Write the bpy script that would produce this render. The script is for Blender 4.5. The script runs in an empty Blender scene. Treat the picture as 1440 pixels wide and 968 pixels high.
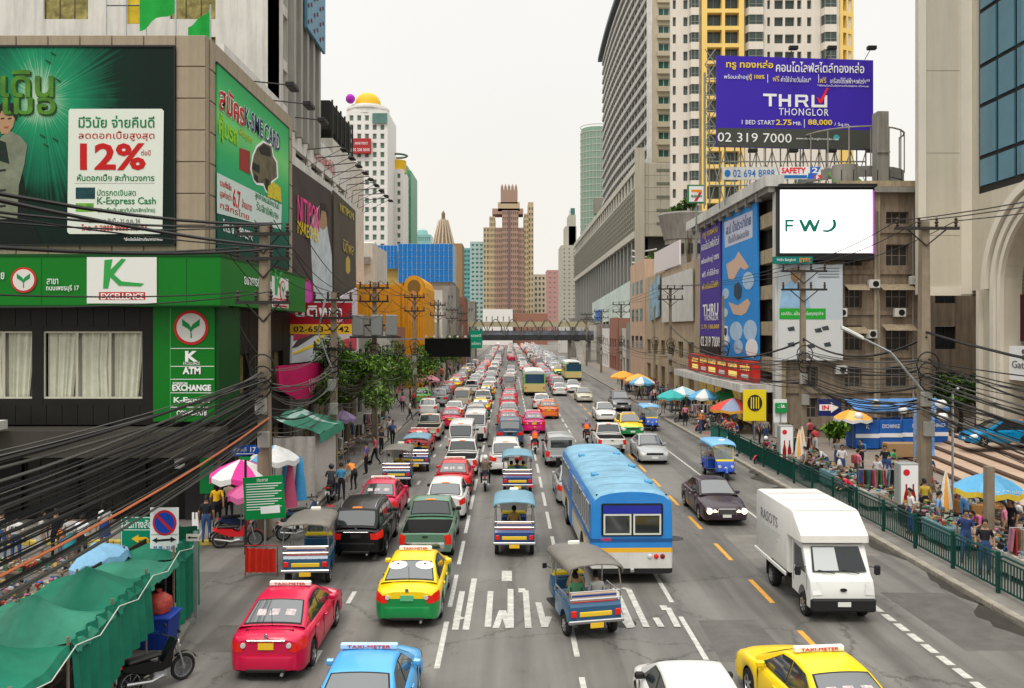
import bpy, math, random
from mathutils import Vector, Matrix
R = math.radians
S = bpy.context.scene
C = S.collection
random.seed(7)
rnd = random.Random(11)
# ---------------------------------------------------------------- camera, sky, sun, exposure
HC = 7.7
F = 1200.0
cd = bpy.data.cameras.new('camera'); cam = bpy.data.objects.new('camera', cd); C.objects.link(cam)
cam.location = (0, 0, HC); cam.rotation_euler = (R(90), 0, 0)
cd.sensor_width = 36; cd.lens = 30.0; cd.shift_x = 5/1440; cd.shift_y = -20/1440
cd.clip_start = 0.1; cd.clip_end = 6000
S.camera = cam
W = bpy.data.worlds.new('World'); S.world = W; W.use_nodes = True
wn = W.node_tree.nodes; wl = W.node_tree.links
bg = wn['Background']
SUN_EL, SUN_ROT = R(62), R(200)
sky = wn.new('ShaderNodeTexSky'); sky.sky_type = 'NISHITA'; sky.sun_disc = False
sky.sun_elevation = SUN_EL; sky.sun_rotation = SUN_ROT; sky.air_density = 1.0; sky.dust_density = 4.0
# overcast: the blue sky is veiled by an even cloud layer, brighter towards the zenith
tc = wn.new('ShaderNodeTexCoord'); sep = wn.new('ShaderNodeSeparateXYZ')
wl.new(tc.outputs['Generated'], sep.inputs[0])
ramp = wn.new('ShaderNodeValToRGB')
ramp.color_ramp.interpolation = 'EASE'
e = ramp.color_ramp.elements
e[0].position = 0.0; e[0].color = (.335,.318,.288, 1)
e[1].position = 1.0; e[1].color = (.85,.85,.83, 1)
m1 = e.new(0.12); m1.color = (.335,.325,.302, 1)
m2 = e.new(0.36); m2.color = (.338,.334,.322, 1)
m3 = e.new(0.5); m3.color = (.48,.475,.46, 1)
cl = wn.new('ShaderNodeTexNoise'); cl.inputs['Scale'].default_value = 2.2; cl.inputs['Detail'].default_value = 3
wl.new(tc.outputs['Generated'], cl.inputs['Vector'])
cm = wn.new('ShaderNodeMapRange'); cm.inputs['From Min'].default_value = .3; cm.inputs['From Max'].default_value = .7
cm.inputs['To Min'].default_value = 26.6; cm.inputs['To Max'].default_value = 28.0
wl.new(cl.outputs['Fac'], cm.inputs['Value'])
mul = wn.new('ShaderNodeVectorMath'); mul.operation = 'SCALE'
wl.new(sep.outputs['Z'], ramp.inputs['Fac']); wl.new(ramp.outputs['Color'], mul.inputs[0]); wl.new(cm.outputs[0], mul.inputs['Scale'])
mx = wn.new('ShaderNodeMixRGB'); mx.inputs['Fac'].default_value = 0.96
wl.new(sky.outputs['Color'], mx.inputs['Color1']); wl.new(mul.outputs[0], mx.inputs['Color2'])
wl.new(mx.outputs['Color'], bg.inputs['Color']); bg.inputs['Strength'].default_value = 0.098
sd = bpy.data.lights.new('sun', 'SUN'); so = bpy.data.objects.new('sun', sd); C.objects.link(so)
sd.energy = 1.5; sd.angle = R(18); sd.color = (1.0, .95, .87)
so.rotation_euler = (R(90)-SUN_EL, 0, R(180)-SUN_ROT)
S.view_settings.view_transform = 'Standard'; S.view_settings.look = 'None'
S.view_settings.exposure = 0.12; S.view_settings.gamma = 1.0
S.cycles.use_adaptive_sampling = True
S.cycles.max_bounces = 5; S.cycles.diffuse_bounces = 3; S.cycles.glossy_bounces = 3
# ---------------------------------------------------------------- helpers
def PX(px, D): return (px-715)*D/F
def PZ(py, D): return HC-(py-464)*D/F
def GD(py, z=0.0): return F*(HC-z)/(py-464)
def DX(px, X): return X*F/(px-715)
_mats = {}
def mat(name, col=(.5,.5,.5), rough=.6, metal=0., spec=.2, emit=0., noise=0., ns=1.5, bump=0., bs=40., oc=False, coat=0., streak=0., ior=None, alpha=1.):
 if name in _mats: return _mats[name]
 m = bpy.data.materials.new(name); m.use_nodes = True
 n = m.node_tree.nodes; l = m.node_tree.links; p = n['Principled BSDF']
 c = (*col, 1)
 p.inputs['Base Color'].default_value = c; p.inputs['Roughness'].default_value = rough
 p.inputs['Metallic'].default_value = metal; p.inputs['Specular IOR Level'].default_value = spec
 if ior: p.inputs['IOR'].default_value = ior
 if coat: p.inputs['Coat Weight'].default_value = coat; p.inputs['Coat Roughness'].default_value = .04
 if alpha < 1: p.inputs['Alpha'].default_value = alpha
 src = None
 if oc:
  oi = n.new('ShaderNodeObjectInfo'); src = oi.outputs['Color']
  l.new(src, p.inputs['Base Color'])
 if noise or streak:
  t = n.new('ShaderNodeTexCoord')
  out = None
  if noise:
   a = n.new('ShaderNodeTexNoise'); a.inputs['Scale'].default_value = ns; a.inputs['Detail'].default_value = 6; a.inputs['Roughness'].default_value = .65
   l.new(t.outputs['Object'], a.inputs['Vector'])
   r = n.new('ShaderNodeMapRange'); r.inputs['From Min'].default_value = .3; r.inputs['From Max'].default_value = .7
   r.inputs['To Min'].default_value = 1-noise; r.inputs['To Max'].default_value = 1+noise*.6
   l.new(a.outputs['Fac'], r.inputs['Value']); out = r.outputs[0]
  if streak:
   mp = n.new('ShaderNodeMapping'); mp.inputs['Scale'].default_value = (1.6, 1.6, .12)
   l.new(t.outputs['Object'], mp.inputs['Vector'])
   a = n.new('ShaderNodeTexNoise'); a.inputs['Scale'].default_value = 1.4; a.inputs['Detail'].default_value = 8; a.inputs['Roughness'].default_value = .7
   l.new(mp.outputs[0], a.inputs['Vector'])
   r = n.new('ShaderNodeMapRange'); r.inputs['From Min'].default_value = .42; r.inputs['From Max'].default_value = .68
   r.inputs['To Min'].default_value = 1; r.inputs['To Max'].default_value = 1-streak
   l.new(a.outputs['Fac'], r.inputs['Value'])
   if out is None: out = r.outputs[0]
   else:
    q = n.new('ShaderNodeMath'); q.operation = 'MULTIPLY'; l.new(out, q.inputs[0]); l.new(r.outputs[0], q.inputs[1]); out = q.outputs[0]
  v = n.new('ShaderNodeVectorMath'); v.operation = 'SCALE'
  if src: l.new(src, v.inputs[0])
  else: v.inputs[0].default_value = col
  l.new(out, v.inputs['Scale']); l.new(v.outputs[0], p.inputs['Base Color'])
 if bump:
  t = n.new('ShaderNodeTexCoord'); a = n.new('ShaderNodeTexNoise'); a.inputs['Scale'].default_value = bs; a.inputs['Detail'].default_value = 4
  l.new(t.outputs['Object'], a.inputs['Vector'])
  b = n.new('ShaderNodeBump'); b.inputs['Strength'].default_value = bump; b.inputs['Distance'].default_value = .02
  l.new(a.outputs['Fac'], b.inputs['Height']); l.new(b.outputs[0], p.inputs['Normal'])
 if emit:
  p.inputs['Emission Color'].default_value = c; p.inputs['Emission Strength'].default_value = emit
 _mats[name] = m
 return m
def rotz(a): return Matrix.Rotation(a, 4, 'Z')
def TR(x, y, z, rz=0.): return Matrix.Translation((x, y, z)) @ rotz(rz)
class B:
 """mesh builder"""
 def __init__(s, T=None):
  s.v = []; s.f = []; s.m = []; s.T = T
 def add(s, vs, fs, m=0):
  k = len(s.v)
  if s.T is not None: vs = [s.T @ Vector(v) for v in vs]
  s.v.extend([tuple(v) for v in vs])
  for i, f in enumerate(fs):
   s.f.append(tuple(k+j for j in f)); s.m.append(m[i] if isinstance(m, list) else m)
  return s
 def box(s, x0, x1, y0, y1, z0, z1, m=0):
  v = [(x0,y0,z0),(x1,y0,z0),(x1,y1,z0),(x0,y1,z0),(x0,y0,z1),(x1,y0,z1),(x1,y1,z1),(x0,y1,z1)]
  return s.add(v, [(0,3,2,1),(4,5,6,7),(0,1,5,4),(1,2,6,5),(2,3,7,6),(3,0,4,7)], m)
 def obox(s, c, sz, M=None, m=0):
  M = M or Matrix.Identity(4); a, b, d = sz[0]/2, sz[1]/2, sz[2]/2
  v = [(-a,-b,-d),(a,-b,-d),(a,b,-d),(-a,b,-d),(-a,-b,d),(a,-b,d),(a,b,d),(-a,b,d)]
  v = [Vector(c)+(M @ Vector(p)) for p in v]
  return s.add(v, [(0,3,2,1),(4,5,6,7),(0,1,5,4),(1,2,6,5),(2,3,7,6),(3,0,4,7)], m)
 def rbox(s, x0, x1, y0, y1, z0, z1, b=.02, m=0):
  """box with chamfered edges"""
  X = (x0,x1); Y = (y0,y1); Z = (z0,z1); vs = []; idx = {}
  for i in (0,1):
   for j in (0,1):
    for k in (0,1):
     sx, sy, sz = (b,-b)[i], (b,-b)[j], (b,-b)[k]
     for ax, p in enumerate(((X[i],Y[j]+sy,Z[k]+sz),(X[i]+sx,Y[j],Z[k]+sz),(X[i]+sx,Y[j]+sy,Z[k]))):
      idx[(i,j,k,ax)] = len(vs); vs.append(p)
  g = lambda i,j,k,a: idx[(i,j,k,a)]
  fs = [[g(0,0,0,0),g(0,0,1,0),g(0,1,1,0),g(0,1,0,0)],[g(1,0,0,0),g(1,1,0,0),g(1,1,1,0),g(1,0,1,0)],
    [g(0,0,0,1),g(1,0,0,1),g(1,0,1,1),g(0,0,1,1)],[g(0,1,0,1),g(0,1,1,1),g(1,1,1,1),g(1,1,0,1)],
    [g(0,0,0,2),g(0,1,0,2),g(1,1,0,2),g(1,0,0,2)],[g(0,0,1,2),g(1,0,1,2),g(1,1,1,2),g(0,1,1,2)]]
  for j in (0,1):
   for k in (0,1): fs.append([g(0,j,k,1),g(1,j,k,1),g(1,j,k,2),g(0,j,k,2)])
  for i in (0,1):
   for k in (0,1): fs.append([g(i,0,k,0),g(i,1,k,0),g(i,1,k,2),g(i,0,k,2)])
  for i in (0,1):
   for j in (0,1): fs.append([g(i,j,0,0),g(i,j,1,0),g(i,j,1,1),g(i,j,0,1)])
  for i in (0,1):
   for j in (0,1):
    for k in (0,1): fs.append([g(i,j,k,0),g(i,j,k,1),g(i,j,k,2)])
  cx, cy, cz = (x0+x1)/2, (y0+y1)/2, (z0+z1)/2
  out = []
  for f in fs:
   p = [Vector(vs[q]) for q in f]; n = (p[1]-p[0]).cross(p[2]-p[0]); c = sum(p, Vector())/len(p)
   out.append(tuple(f) if n.dot(c-Vector((cx,cy,cz))) > 0 else tuple(reversed(f)))
  return s.add(vs, out, m)
 def loft(s, rings, m=0, closed=True, caps=True, mf=None):
  n = len(rings[0]); vs = [p for r in rings for p in r]; fs = []; ms = []
  for i in range(len(rings)-1):
   for j in range(n if closed else n-1):
    k = (j+1) % n
    fs.append((i*n+j, i*n+k, (i+1)*n+k, (i+1)*n+j)); ms.append(mf(i, j) if mf else m)
  if caps and closed:
   fs.append(tuple(reversed(range(n)))); ms.append(mf(0, -1) if mf else m)
   fs.append(tuple((len(rings)-1)*n+j for j in range(n))); ms.append(mf(len(rings)-1, -1) if mf else m)
  return s.add(vs, fs, ms)
 def tube(s, pts, r, n=6, m=0, caps=True):
  pts = [Vector(p) for p in pts]; rings = []
  for i, p in enumerate(pts):
   d = (pts[min(i+1, len(pts)-1)]-pts[max(i-1, 0)])
   d = d.normalized() if d.length > 1e-9 else Vector((0,0,1))
   up = Vector((0,0,1)) if abs(d.z) < .95 else Vector((0,1,0))
   a = d.cross(up).normalized(); b = a.cross(d)
   rr = r[i] if isinstance(r, (list, tuple)) else r
   rings.append([p+a*math.cos(2*math.pi*k/n)*rr-b*math.sin(2*math.pi*k/n)*rr for k in range(n)])
  return s.loft(rings, m, True, caps)
 def lathe(s, prof, n=16, c=(0,0,0), axis='z', m=0, mf=None, caps=True):
  rings = []
  for r, h in prof:
   ring = []
   for k in range(n):
    a = 2*math.pi*k/n; x, y = r*math.cos(a), r*math.sin(a)
    p = (x,y,h) if axis == 'z' else ((h,x,y) if axis == 'x' else (y,h,x))
    ring.append((p[0]+c[0], p[1]+c[1], p[2]+c[2]))
   rings.append(ring)
  return s.loft(rings, m, True, caps, mf)
 def poly(s, pts, y0, y1, m=0):
  """polygon in xz pushed from y0 (front) to y1"""
  n = len(pts)
  ar = sum(pts[i][0]*pts[(i+1)%n][1]-pts[(i+1)%n][0]*pts[i][1] for i in range(n))
  if ar < 0: pts = pts[::-1]
  vs = [(x,y0,z) for x,z in pts]+[(x,y1,z) for x,z in pts]
  fs = [tuple(range(n)), tuple(reversed(range(n,2*n)))]+[(i,n+i,n+(i+1)%n,(i+1)%n) for i in range(n)]
  return s.add(vs, fs, m)
 def sheet(s, pts, z, m=0):
  return s.add([(x,y,z) for x,y in pts], [tuple(range(len(pts)))], m)
 def ell(s, cx, cz, rx, rz, y0, y1, m=0, n=20, a0=0., a1=2*math.pi):
  return s.poly([(cx+rx*math.cos(a0+(a1-a0)*i/n), cz+rz*math.sin(a0+(a1-a0)*i/n)) for i in range(n)], y0, y1, m)
 def sphere(s, c, r, n=10, m=0, sc=(1,1,1)):
  prof = [(max(math.cos(a), .02)*r, math.sin(a)*r*sc[2]) for a in [(-.5+i/(n//2+1))*math.pi for i in range(n//2+2)]]
  k = len(s.v); s.lathe(prof, n, c, 'z', m)
  return s
 def mesh(s, name, mats, smooth=None, off=(0,0,0)):
  me = bpy.data.meshes.new(name)
  if off != (0,0,0): vs = [(a-off[0], b-off[1], c-off[2]) for a,b,c in s.v]
  else: vs = s.v
  me.from_pydata(vs, [], s.f)
  for q in (mats if isinstance(mats, (list, tuple)) else [mats]): me.materials.append(q)
  me.polygons.foreach_set('material_index', s.m)
  if smooth is not None:
   me.polygons.foreach_set('use_smooth', [True]*len(me.polygons))
   me.set_sharp_from_angle(angle=R(smooth))
  me.update()
  return me
def wpos(o):
 v = Vector((0,0,0))
 while o is not None: v = v+o.location; o = o.parent
 return v
def link(name, me, parent=None):
 o = bpy.data.objects.new(name, me); C.objects.link(o)
 if parent: o.parent = parent
 return o
def tag(o, label=None, cat=None, group=None, kind=None):
 if label: o['label'] = label
 if cat: o['category'] = cat
 if group: o['group'] = group
 if kind: o['kind'] = kind
 return o
def thing(name, label, cat, loc=(0,0,0), rz=0., group=None):
 o = bpy.data.objects.new(name, None); C.objects.link(o); o.empty_display_size = .2
 o.location = loc; o.rotation_euler = (0,0,rz)
 return tag(o, label, cat, group)
def part(name, b, mats, parent=None, smooth=None, local=False, label=None, kind=None):
 """b is built in world coordinates unless local; the parent is unrotated then"""
 off = (0,0,0)
 if parent and not local: off = tuple(wpos(parent))
 o = link(name, b.mesh(name, mats, smooth, off), parent)
 if label: o['label'] = label
 if kind: o['kind'] = kind
 return o
def solo(name, b, mats, label, cat, base, group=None, smooth=None):
 o = link(name, b.mesh(name, mats, smooth, tuple(base))); o.location = base
 return tag(o, label, cat, group)
def struct(name, b, mats, parent=None, smooth=None):
 o = link(name, b.mesh(name, mats, smooth), parent)
 if not parent: o['kind'] = 'structure'
 return o
def inst(name, me, parent, loc, rz=0., world=True, scale=None, col=None):
 o = link(name, me, parent)
 if parent and world: loc = Vector(loc)-wpos(parent)
 o.location = loc; o.rotation_euler = (0,0,rz)
 if scale: o.scale = scale
 if col: o.color = (*col, 1)
 return o
FARPARTS = ('body','rear_window','windscreen','side_window','tail_light','headlight','roof_sign','wheel','tyre','rear_bumper','canopy','rear_tub')
_tree = {}
def tree_of(o):
 if o.name not in _tree: _tree[o.name] = [(c, tree_of(c)) for c in o.children]
 return _tree[o.name]
def copy_tree(o, parent=None, far=False, col=None):
 c = o.copy(); C.objects.link(c)
 if col: c.color = col
 if parent: c.parent = parent
 for ch, _ in tree_of(o):
  if far and ch.name.split('.')[0] not in FARPARTS: continue
  copy_tree(ch, c, far, col)
 return c
def paint_tree(o, col):
 o.color = (*col, 1)
 for ch, _ in tree_of(o): paint_tree(ch, col)
_txt = {}
def text_mesh(s, m, depth=.006, bold=0., space=1.):
 k = (s, m.name, depth, bold, space)
 if k in _txt: return _txt[k]
 cu = bpy.data.curves.new('lettering', 'FONT'); cu.body = s; cu.size = 1; cu.extrude = depth; cu.resolution_u = 2
 cu.align_x = 'CENTER'; cu.align_y = 'CENTER'; cu.offset = bold; cu.space_character = space
 o = bpy.data.objects.new('lettering', cu); C.objects.link(o)
 me = bpy.data.meshes.new_from_object(o)
 bpy.data.objects.remove(o); bpy.data.curves.remove(cu)
 me.name = 'lettering'; me.materials.clear(); me.materials.append(m)
 xs = [v.co.x for v in me.vertices] or [0,1]; ys = [v.co.y for v in me.vertices] or [0,1]
 cx, cy = (min(xs)+max(xs))/2, (min(ys)+max(ys))/2
 for v in me.vertices: v.co.x -= cx; v.co.y -= cy
 w, h = max(xs)-min(xs), max(ys)-min(ys)
 _txt[k] = (me, w, h); return _txt[k]
def lettering(s, m, parent, T, u, v, w=None, h=None, out=.02, name='lettering', bold=0., tilt=0., space=1., world=True, shear=0.):
 """text on the plane of T (faces local -y), centred at (u, v), fitted to w and/or h metres"""
 me, tw, th = text_mesh(s, m, .006, bold, space)
 sx = w/tw if w else (h/th); sy = h/th if h else sx
 o = link(name, me, parent)
 M = T @ Matrix.Translation((u, -out, v)) @ Matrix.Rotation(R(90), 4, 'X') @ Matrix.Rotation(tilt, 4, 'Z') @ Matrix.Diagonal((sx, sy, 1, 1))
 if parent and world: M = Matrix.Translation(-wpos(parent)) @ M
 o.matrix_local = M
 return o
# common materials
GLASS = mat('dark_window_glass', (.022,.028,.03), .06, 0, .9, ior=1.75)
GLASSG = mat('green_window_glass', (.05,.16,.13), .12, 0, .8, ior=1.6, noise=.25, ns=.4)
BLACK = mat('black_plastic', (.018,.018,.018), .5)
BMETAL = mat('black_iron', (.03,.028,.026), .55)
CHROME = mat('chrome', (.62,.62,.62), .18, 1.)
STEEL = mat('galvanised_steel', (.4,.41,.42), .42, .7, noise=.15, ns=3)
TYRE = mat('tyre_rubber', (.02,.02,.02), .85)
WHITE = mat('white_print', (.8,.8,.79), .55)
WHITED = mat('white_weathered_paint', (.62,.61,.57), .6, noise=.14, ns=.8, streak=.25)
RED = mat('red_print', (.6,.02,.03), .5)
GREEN = mat('green_print', (.01,.3,.07), .5)
YELLOW = mat('yellow_print', (.8,.58,.02), .5)
ORANGE = mat('orange_print', (.8,.28,.02), .5)
BLUE = mat('blue_print', (.02,.14,.55), .5)
PAINT = mat('car_paint', (.5,.5,.5), .3, .0, .3, oc=True, coat=.3, noise=.05, ns=2.)
CLOTH = mat('dyed_cloth', (.5,.5,.5), .9, oc=True, noise=.18, ns=6)
MATTE = mat('painted_matte', (.5,.5,.5), .7, oc=True, noise=.12, ns=1.2)
LRED = mat('red_tail_lamp', (.6,.015,.008), .15, emit=.12, coat=.5)
LORG = mat('orange_tail_lamp', (.9,.22,.02), .2, emit=.4, coat=.5)
LWHT = mat('clear_head_lamp', (.7,.7,.68), .12, .3, coat=.8)
LON = mat('lit_head_lamp', (1,.86,.6), .2, emit=1.6)
# ---------------------------------------------------------------- ground, road, pavements
ASPH = mat('worn_asphalt', (.145,.136,.122), .6, spec=.35, noise=.2, ns=.35, bump=.25, bs=60)
# tyre tracks, stains and patches in the asphalt
n = ASPH.node_tree.nodes; l = ASPH.node_tree.links; p = n['Principled BSDF']
old = p.inputs['Base Color'].links[0].from_socket
t = n.new('ShaderNodeTexCoord'); mp = n.new('ShaderNodeMapping'); mp.inputs['Scale'].default_value = (1.25, .05, 1)
l.new(t.outputs['Object'], mp.inputs['Vector'])
a = n.new('ShaderNodeTexNoise'); a.inputs['Scale'].default_value = 1.1; a.inputs['Detail'].default_value = 5; l.new(mp.outputs[0], a.inputs['Vector'])
r = n.new('ShaderNodeMapRange'); r.inputs['From Min'].default_value = .38; r.inputs['From Max'].default_value = .66; r.inputs['To Min'].default_value = 1.22; r.inputs['To Max'].default_value = .66
l.new(a.outputs['Fac'], r.inputs['Value'])
a2 = n.new('ShaderNodeTexNoise'); a2.inputs['Scale'].default_value = .9; a2.inputs['Detail'].default_value = 9; a2.inputs['Roughness'].default_value = .75; l.new(t.outputs['Object'], a2.inputs['Vector'])
r2 = n.new('ShaderNodeMapRange'); r2.inputs['From Min'].default_value = .58; r2.inputs['From Max'].default_value = .72; r2.inputs['To Min'].default_value = 1; r2.inputs['To Max'].default_value = .45
l.new(a2.outputs['Fac'], r2.inputs['Value'])
a3 = n.new('ShaderNodeTexNoise'); a3.inputs['Scale'].default_value = 45; a3.inputs['Detail'].default_value = 2; l.new(t.outputs['Object'], a3.inputs['Vector'])
r3 = n.new('ShaderNodeMapRange'); r3.inputs['From Min'].default_value = .35; r3.inputs['From Max'].default_value = .65; r3.inputs['To Min'].default_value = .86; r3.inputs['To Max'].default_value = 1.12
l.new(a3.outputs['Fac'], r3.inputs['Value'])
vo = n.new('ShaderNodeTexVoronoi'); vo.feature = 'DISTANCE_TO_EDGE'; vo.inputs['Scale'].default_value = .22
wv = n.new('ShaderNodeVectorMath'); wv.operation = 'MULTIPLY_ADD'; l.new(a2.outputs['Color'], wv.inputs[0]); wv.inputs[1].default_value = (1.6,1.6,0); l.new(t.outputs['Object'], wv.inputs[2]); l.new(wv.outputs[0], vo.inputs['Vector'])
r4 = n.new('ShaderNodeMapRange'); r4.inputs['From Min'].default_value = .002; r4.inputs['From Max'].default_value = .008; r4.inputs['To Min'].default_value = .55; r4.inputs['To Max'].default_value = 1; l.new(vo.outputs['Distance'], r4.inputs['Value'])
cur = old
for rr in (r, r2, r3, r4):
 v = n.new('ShaderNodeVectorMath'); v.operation = 'SCALE'; l.new(cur, v.inputs[0]); l.new(rr.outputs[0], v.inputs['Scale']); cur = v.outputs[0]
l.new(cur, p.inputs['Base Color'])
EARTH = mat('city_ground', (.2,.19,.17), .9, noise=.2, ns=.1)
PAVE = mat('pavement_concrete', (.2,.185,.165), .8, noise=.3, ns=.9, bump=.3, bs=20)
PAVE2 = mat('plaza_terracotta', (.34,.23,.17), .75, noise=.15, ns=1.2)
KERB = mat('kerb_concrete', (.3,.27,.22), .8, noise=.4, ns=1.4, bump=.3, bs=15)
WPAINT = mat('road_paint_white', (.5,.49,.45), .6, noise=.35, ns=5)
OPAINT = mat('road_paint_orange', (.62,.31,.05), .6, noise=.3, ns=5)
struct('ground', B().sheet([(-900,-60),(900,-60),(900,3000),(-900,3000)], -.01), EARTH)
struct('road', B().sheet([(-8.39,-30),(13.4,-30),(13.4,1200),(-8.39,1200)], 0), ASPH)
struct('side_street', B().sheet([(-60,23.2),(-8.39,23.2),(-8.39,30.6),(-60,30.6)], 0), ASPH)
# pavements: slabs 0.15 m high with a rounded corner at the side street
def pave(name, pts, m=PAVE, z=.15):
 b = B(); n_ = len(pts)
 b.add([(x,y,z) for x,y in pts]+[(x,y,-.02) for x,y in pts], [tuple(range(n_))]+[(i,n_+i,n_+(i+1)%n_,(i+1)%n_) for i in range(n_)])
 return struct(name, b, m)
pave('pavement_left', [(-60,30.6),(-10.3,30.6),(-9.3,31.0),(-8.7,31.8),(-8.4,33),(-8.4,600),(-60,600)])
pave('pavement_near_left', [(-60,-20),(-7.95,-20),(-7.95,20.5),(-8.2,22.0),(-9.2,23.0),(-10.6,23.2),(-60,23.2)])
pave('pavement_right', [(13.4,-20),(17.3,-20),(17.3,600),(13.4,600)])
pave('mall_forecourt', [(17.31,-20),(80,-20),(80,200),(17.31,200)], mat('forecourt_paving', (.25,.21,.18), .8, noise=.2, ns=.6), .146)
# kerb stones one by one
ks = B().rbox(-.12,.12,-.485,.485,0,.168,.018).mesh('kerb_stone', KERB, 30)
ks2 = B().rbox(-.12,.12,-.485,.485,0,.172,.03).mesh('kerb_stone', KERB, 30)
kr = bpy.data.objects.new('kerb_right', None); C.objects.link(kr); kr['kind'] = 'structure'
for i in range(60): inst('kerb_stone', ks if i%3 else ks2, kr, (13.42+rnd.uniform(-.012,.012), 14+i, -.005), rnd.uniform(-.01,.01))
kl = bpy.data.objects.new('kerb_left', None); C.objects.link(kl); kl['kind'] = 'structure'
for i in range(34): inst('kerb_stone', ks if i%3 else ks2, kl, (-8.42+rnd.uniform(-.012,.012), 33.5+i, -.005), rnd.uniform(-.01,.01))
for i in range(9): inst('kerb_stone', ks, kl, (-7.97, 12+i, -.005), rnd.uniform(-.01,.01))
YK = mat('kerb_yellow', (.5,.38,.08), .7, noise=.3, ns=4)
ky = B().rbox(-.12,.12,-.485,.485,0,.17,.018).mesh('kerb_stone', YK, 30)
for i in range(12): inst('kerb_stone', ky, kl, (-10.6-i, 30.58, -.005), R(90))
# gutter stains/wet patches at the right kerb
# lane dashes
lm = bpy.data.objects.new('lane_markings', None); C.objects.link(lm); lm['kind'] = 'structure'
def dash_me(L_, w, m):
 return B().add([(-w/2,-L_/2,.004),(w/2,-L_/2,.004),(w/2,L_/2,.004),(-w/2,L_/2,.004)], [(0,1,2,3)]).mesh('lane_dash', m)
def dashes(X, D0, L_, per, D1, w=.13, m=WPAINT):
 me = dash_me(L_, w, m); d = D0
 while d < D1:
  inst('lane_dash', me, lm, (X, d+L_/2, 0)); d += per
dashes(-1.63, 19.4-4.3*2, 3.1, 4.3, 140)
dashes(1.62, 20.1-4.3*2, 3.1, 4.3, 140)
dashes(-4.52, 19.4-9.2, 1.1, 4.6, 120)
dashes(4.62, 19.8-4.3, 3.1, 4.3, 24)
dashes(4.62, 24.1, 2.9, 4.3, 140)
dashes(7.45, 19.5-8.8, 2.25, 4.45, 140, .15, OPAINT)
dashes(10.17, 14.4, .56, .74, 26, .2)
inst('lane_line', dash_me(60, .1, WPAINT), lm, (10.17, 57, 0)); inst('lane_line', dash_me(90, .1, WPAINT), lm, (13.0, 5, 0)).scale.y = .16
inst('stop_bar', dash_me(1.1, .32, WPAINT), lm, (-.05, 26.7, 0))
# painted Thai word on two lanes
def gp(px, py):
 d = GD(py); return Vector((PX(px, d), d, .004))
wp = B()
for st in ([(667,814),(655,886)],[(650,832),(643,868),(640,886)],[(643,868),(651,871)],[(690,832),(686,882)],[(706,859),(697,884)],[(707,859),(716,884)],[(718,829),(718,884)],
   [(729,831),(739,831),(743,884)],[(757,848),(766,883),(772,868)],[(801,830),(808,884)],[(815,830),(826,866)],
   [(857,884),(863,854),(886,884)],[(865,828),(889,883)],[(875,828),(884,830),(909,883)],[(929,856),(939,856),(953,883)],[(922,870),(930,883)]):
 for a_, b_ in zip(st, st[1:]):
  p0, p1 = gp(*a_), gp(*b_); d = (p1-p0).normalized(); q = Vector((-d.y, d.x, 0))
  wd = .085 if abs(d.y) > .5 else .2
  vs = [p0+q*wd, p0-q*wd, p1-q*wd, p1+q*wd]
  wz = globals().get('wz', 0)+.0008
  wp.add([v+Vector((0,0,wz)) for v in vs], [(3,2,1,0)])
o = struct('painted_word', wp, WPAINT); o.location.z = .002
PAT = mat('newer_asphalt', (.112,.105,.095), .7, noise=.25, ns=1.5, bump=.3, bs=50); PAT2 = mat('faded_asphalt', (.172,.16,.144), .7, noise=.25, ns=1.5)
for k, (x0, x1, y0_, y1_, m_) in enumerate(((-3.9,-2.1,25.6,27.4,PAT2),(5.0,6.6,19.8,22.6,PAT),(8.0,9.6,27.5,32.0,PAT2),(-7.6,-5.2,20.4,22.2,PAT),(10.9,12.9,20.5,25.0,PAT),(-13,-9.2,25.0,27.2,PAT),(5.1,7.0,40,46,PAT),(.2,1.1,33,35.5,PAT),(11.0,12.6,29,31.5,PAT2))):
 rj = [rnd.uniform(-.08,.08) for _ in range(8)]; struct('road_patch', B().sheet([(x0+rj[0],y0_+rj[1]),(x1+rj[2],y0_+rj[3]),(x1+rj[4],y1_+rj[5]),(x0+rj[6],y1_+rj[7])], .0022), m_)
for x, y in ((-6.1,23.6),(3.0,22.4),(6.1,31.5),(11.9,33),(-3.2,37.5),(-11.5,28.3)):
 mh = B().lathe([(.36,.001),(.36,.006),(.3,.006),(.3,.003),(.01,.003)], 20, (0,0,0)); o = struct('manhole_cover', mh, mat('cast_iron', (.05,.047,.043), .6, noise=.3, ns=6)); o.location = (x,y,.002)
WET = mat('gutter_grime', (.045,.04,.033), .5, noise=.3, ns=2)
for k in range(16):
 y = 17+2.7*k+rnd.uniform(-.8,.8); w_ = rnd.uniform(.25,.9); L_ = rnd.uniform(.6,1.8); x = 13.28 if k % 4 else -8.2
 if x < 0 and y < 33: y += 22
 sg_ = -1 if x > 0 else 1
 struct('gutter_stain', B().sheet([(x,y-L_)]+[(x+sg_*w_*math.sin(math.pi*(i+1)/8)*rnd.uniform(.6,1.1), y-L_+2*L_*(i+1)/8) for i in range(7)]+[(x,y+L_)] if sg_ < 0 else [(x,y+L_)]+[(x+sg_*w_*math.sin(math.pi*(i+1)/8)*rnd.uniform(.6,1.1), y+L_-2*L_*(i+1)/8) for i in range(7)]+[(x,y-L_)], .0035), WET)
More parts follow.
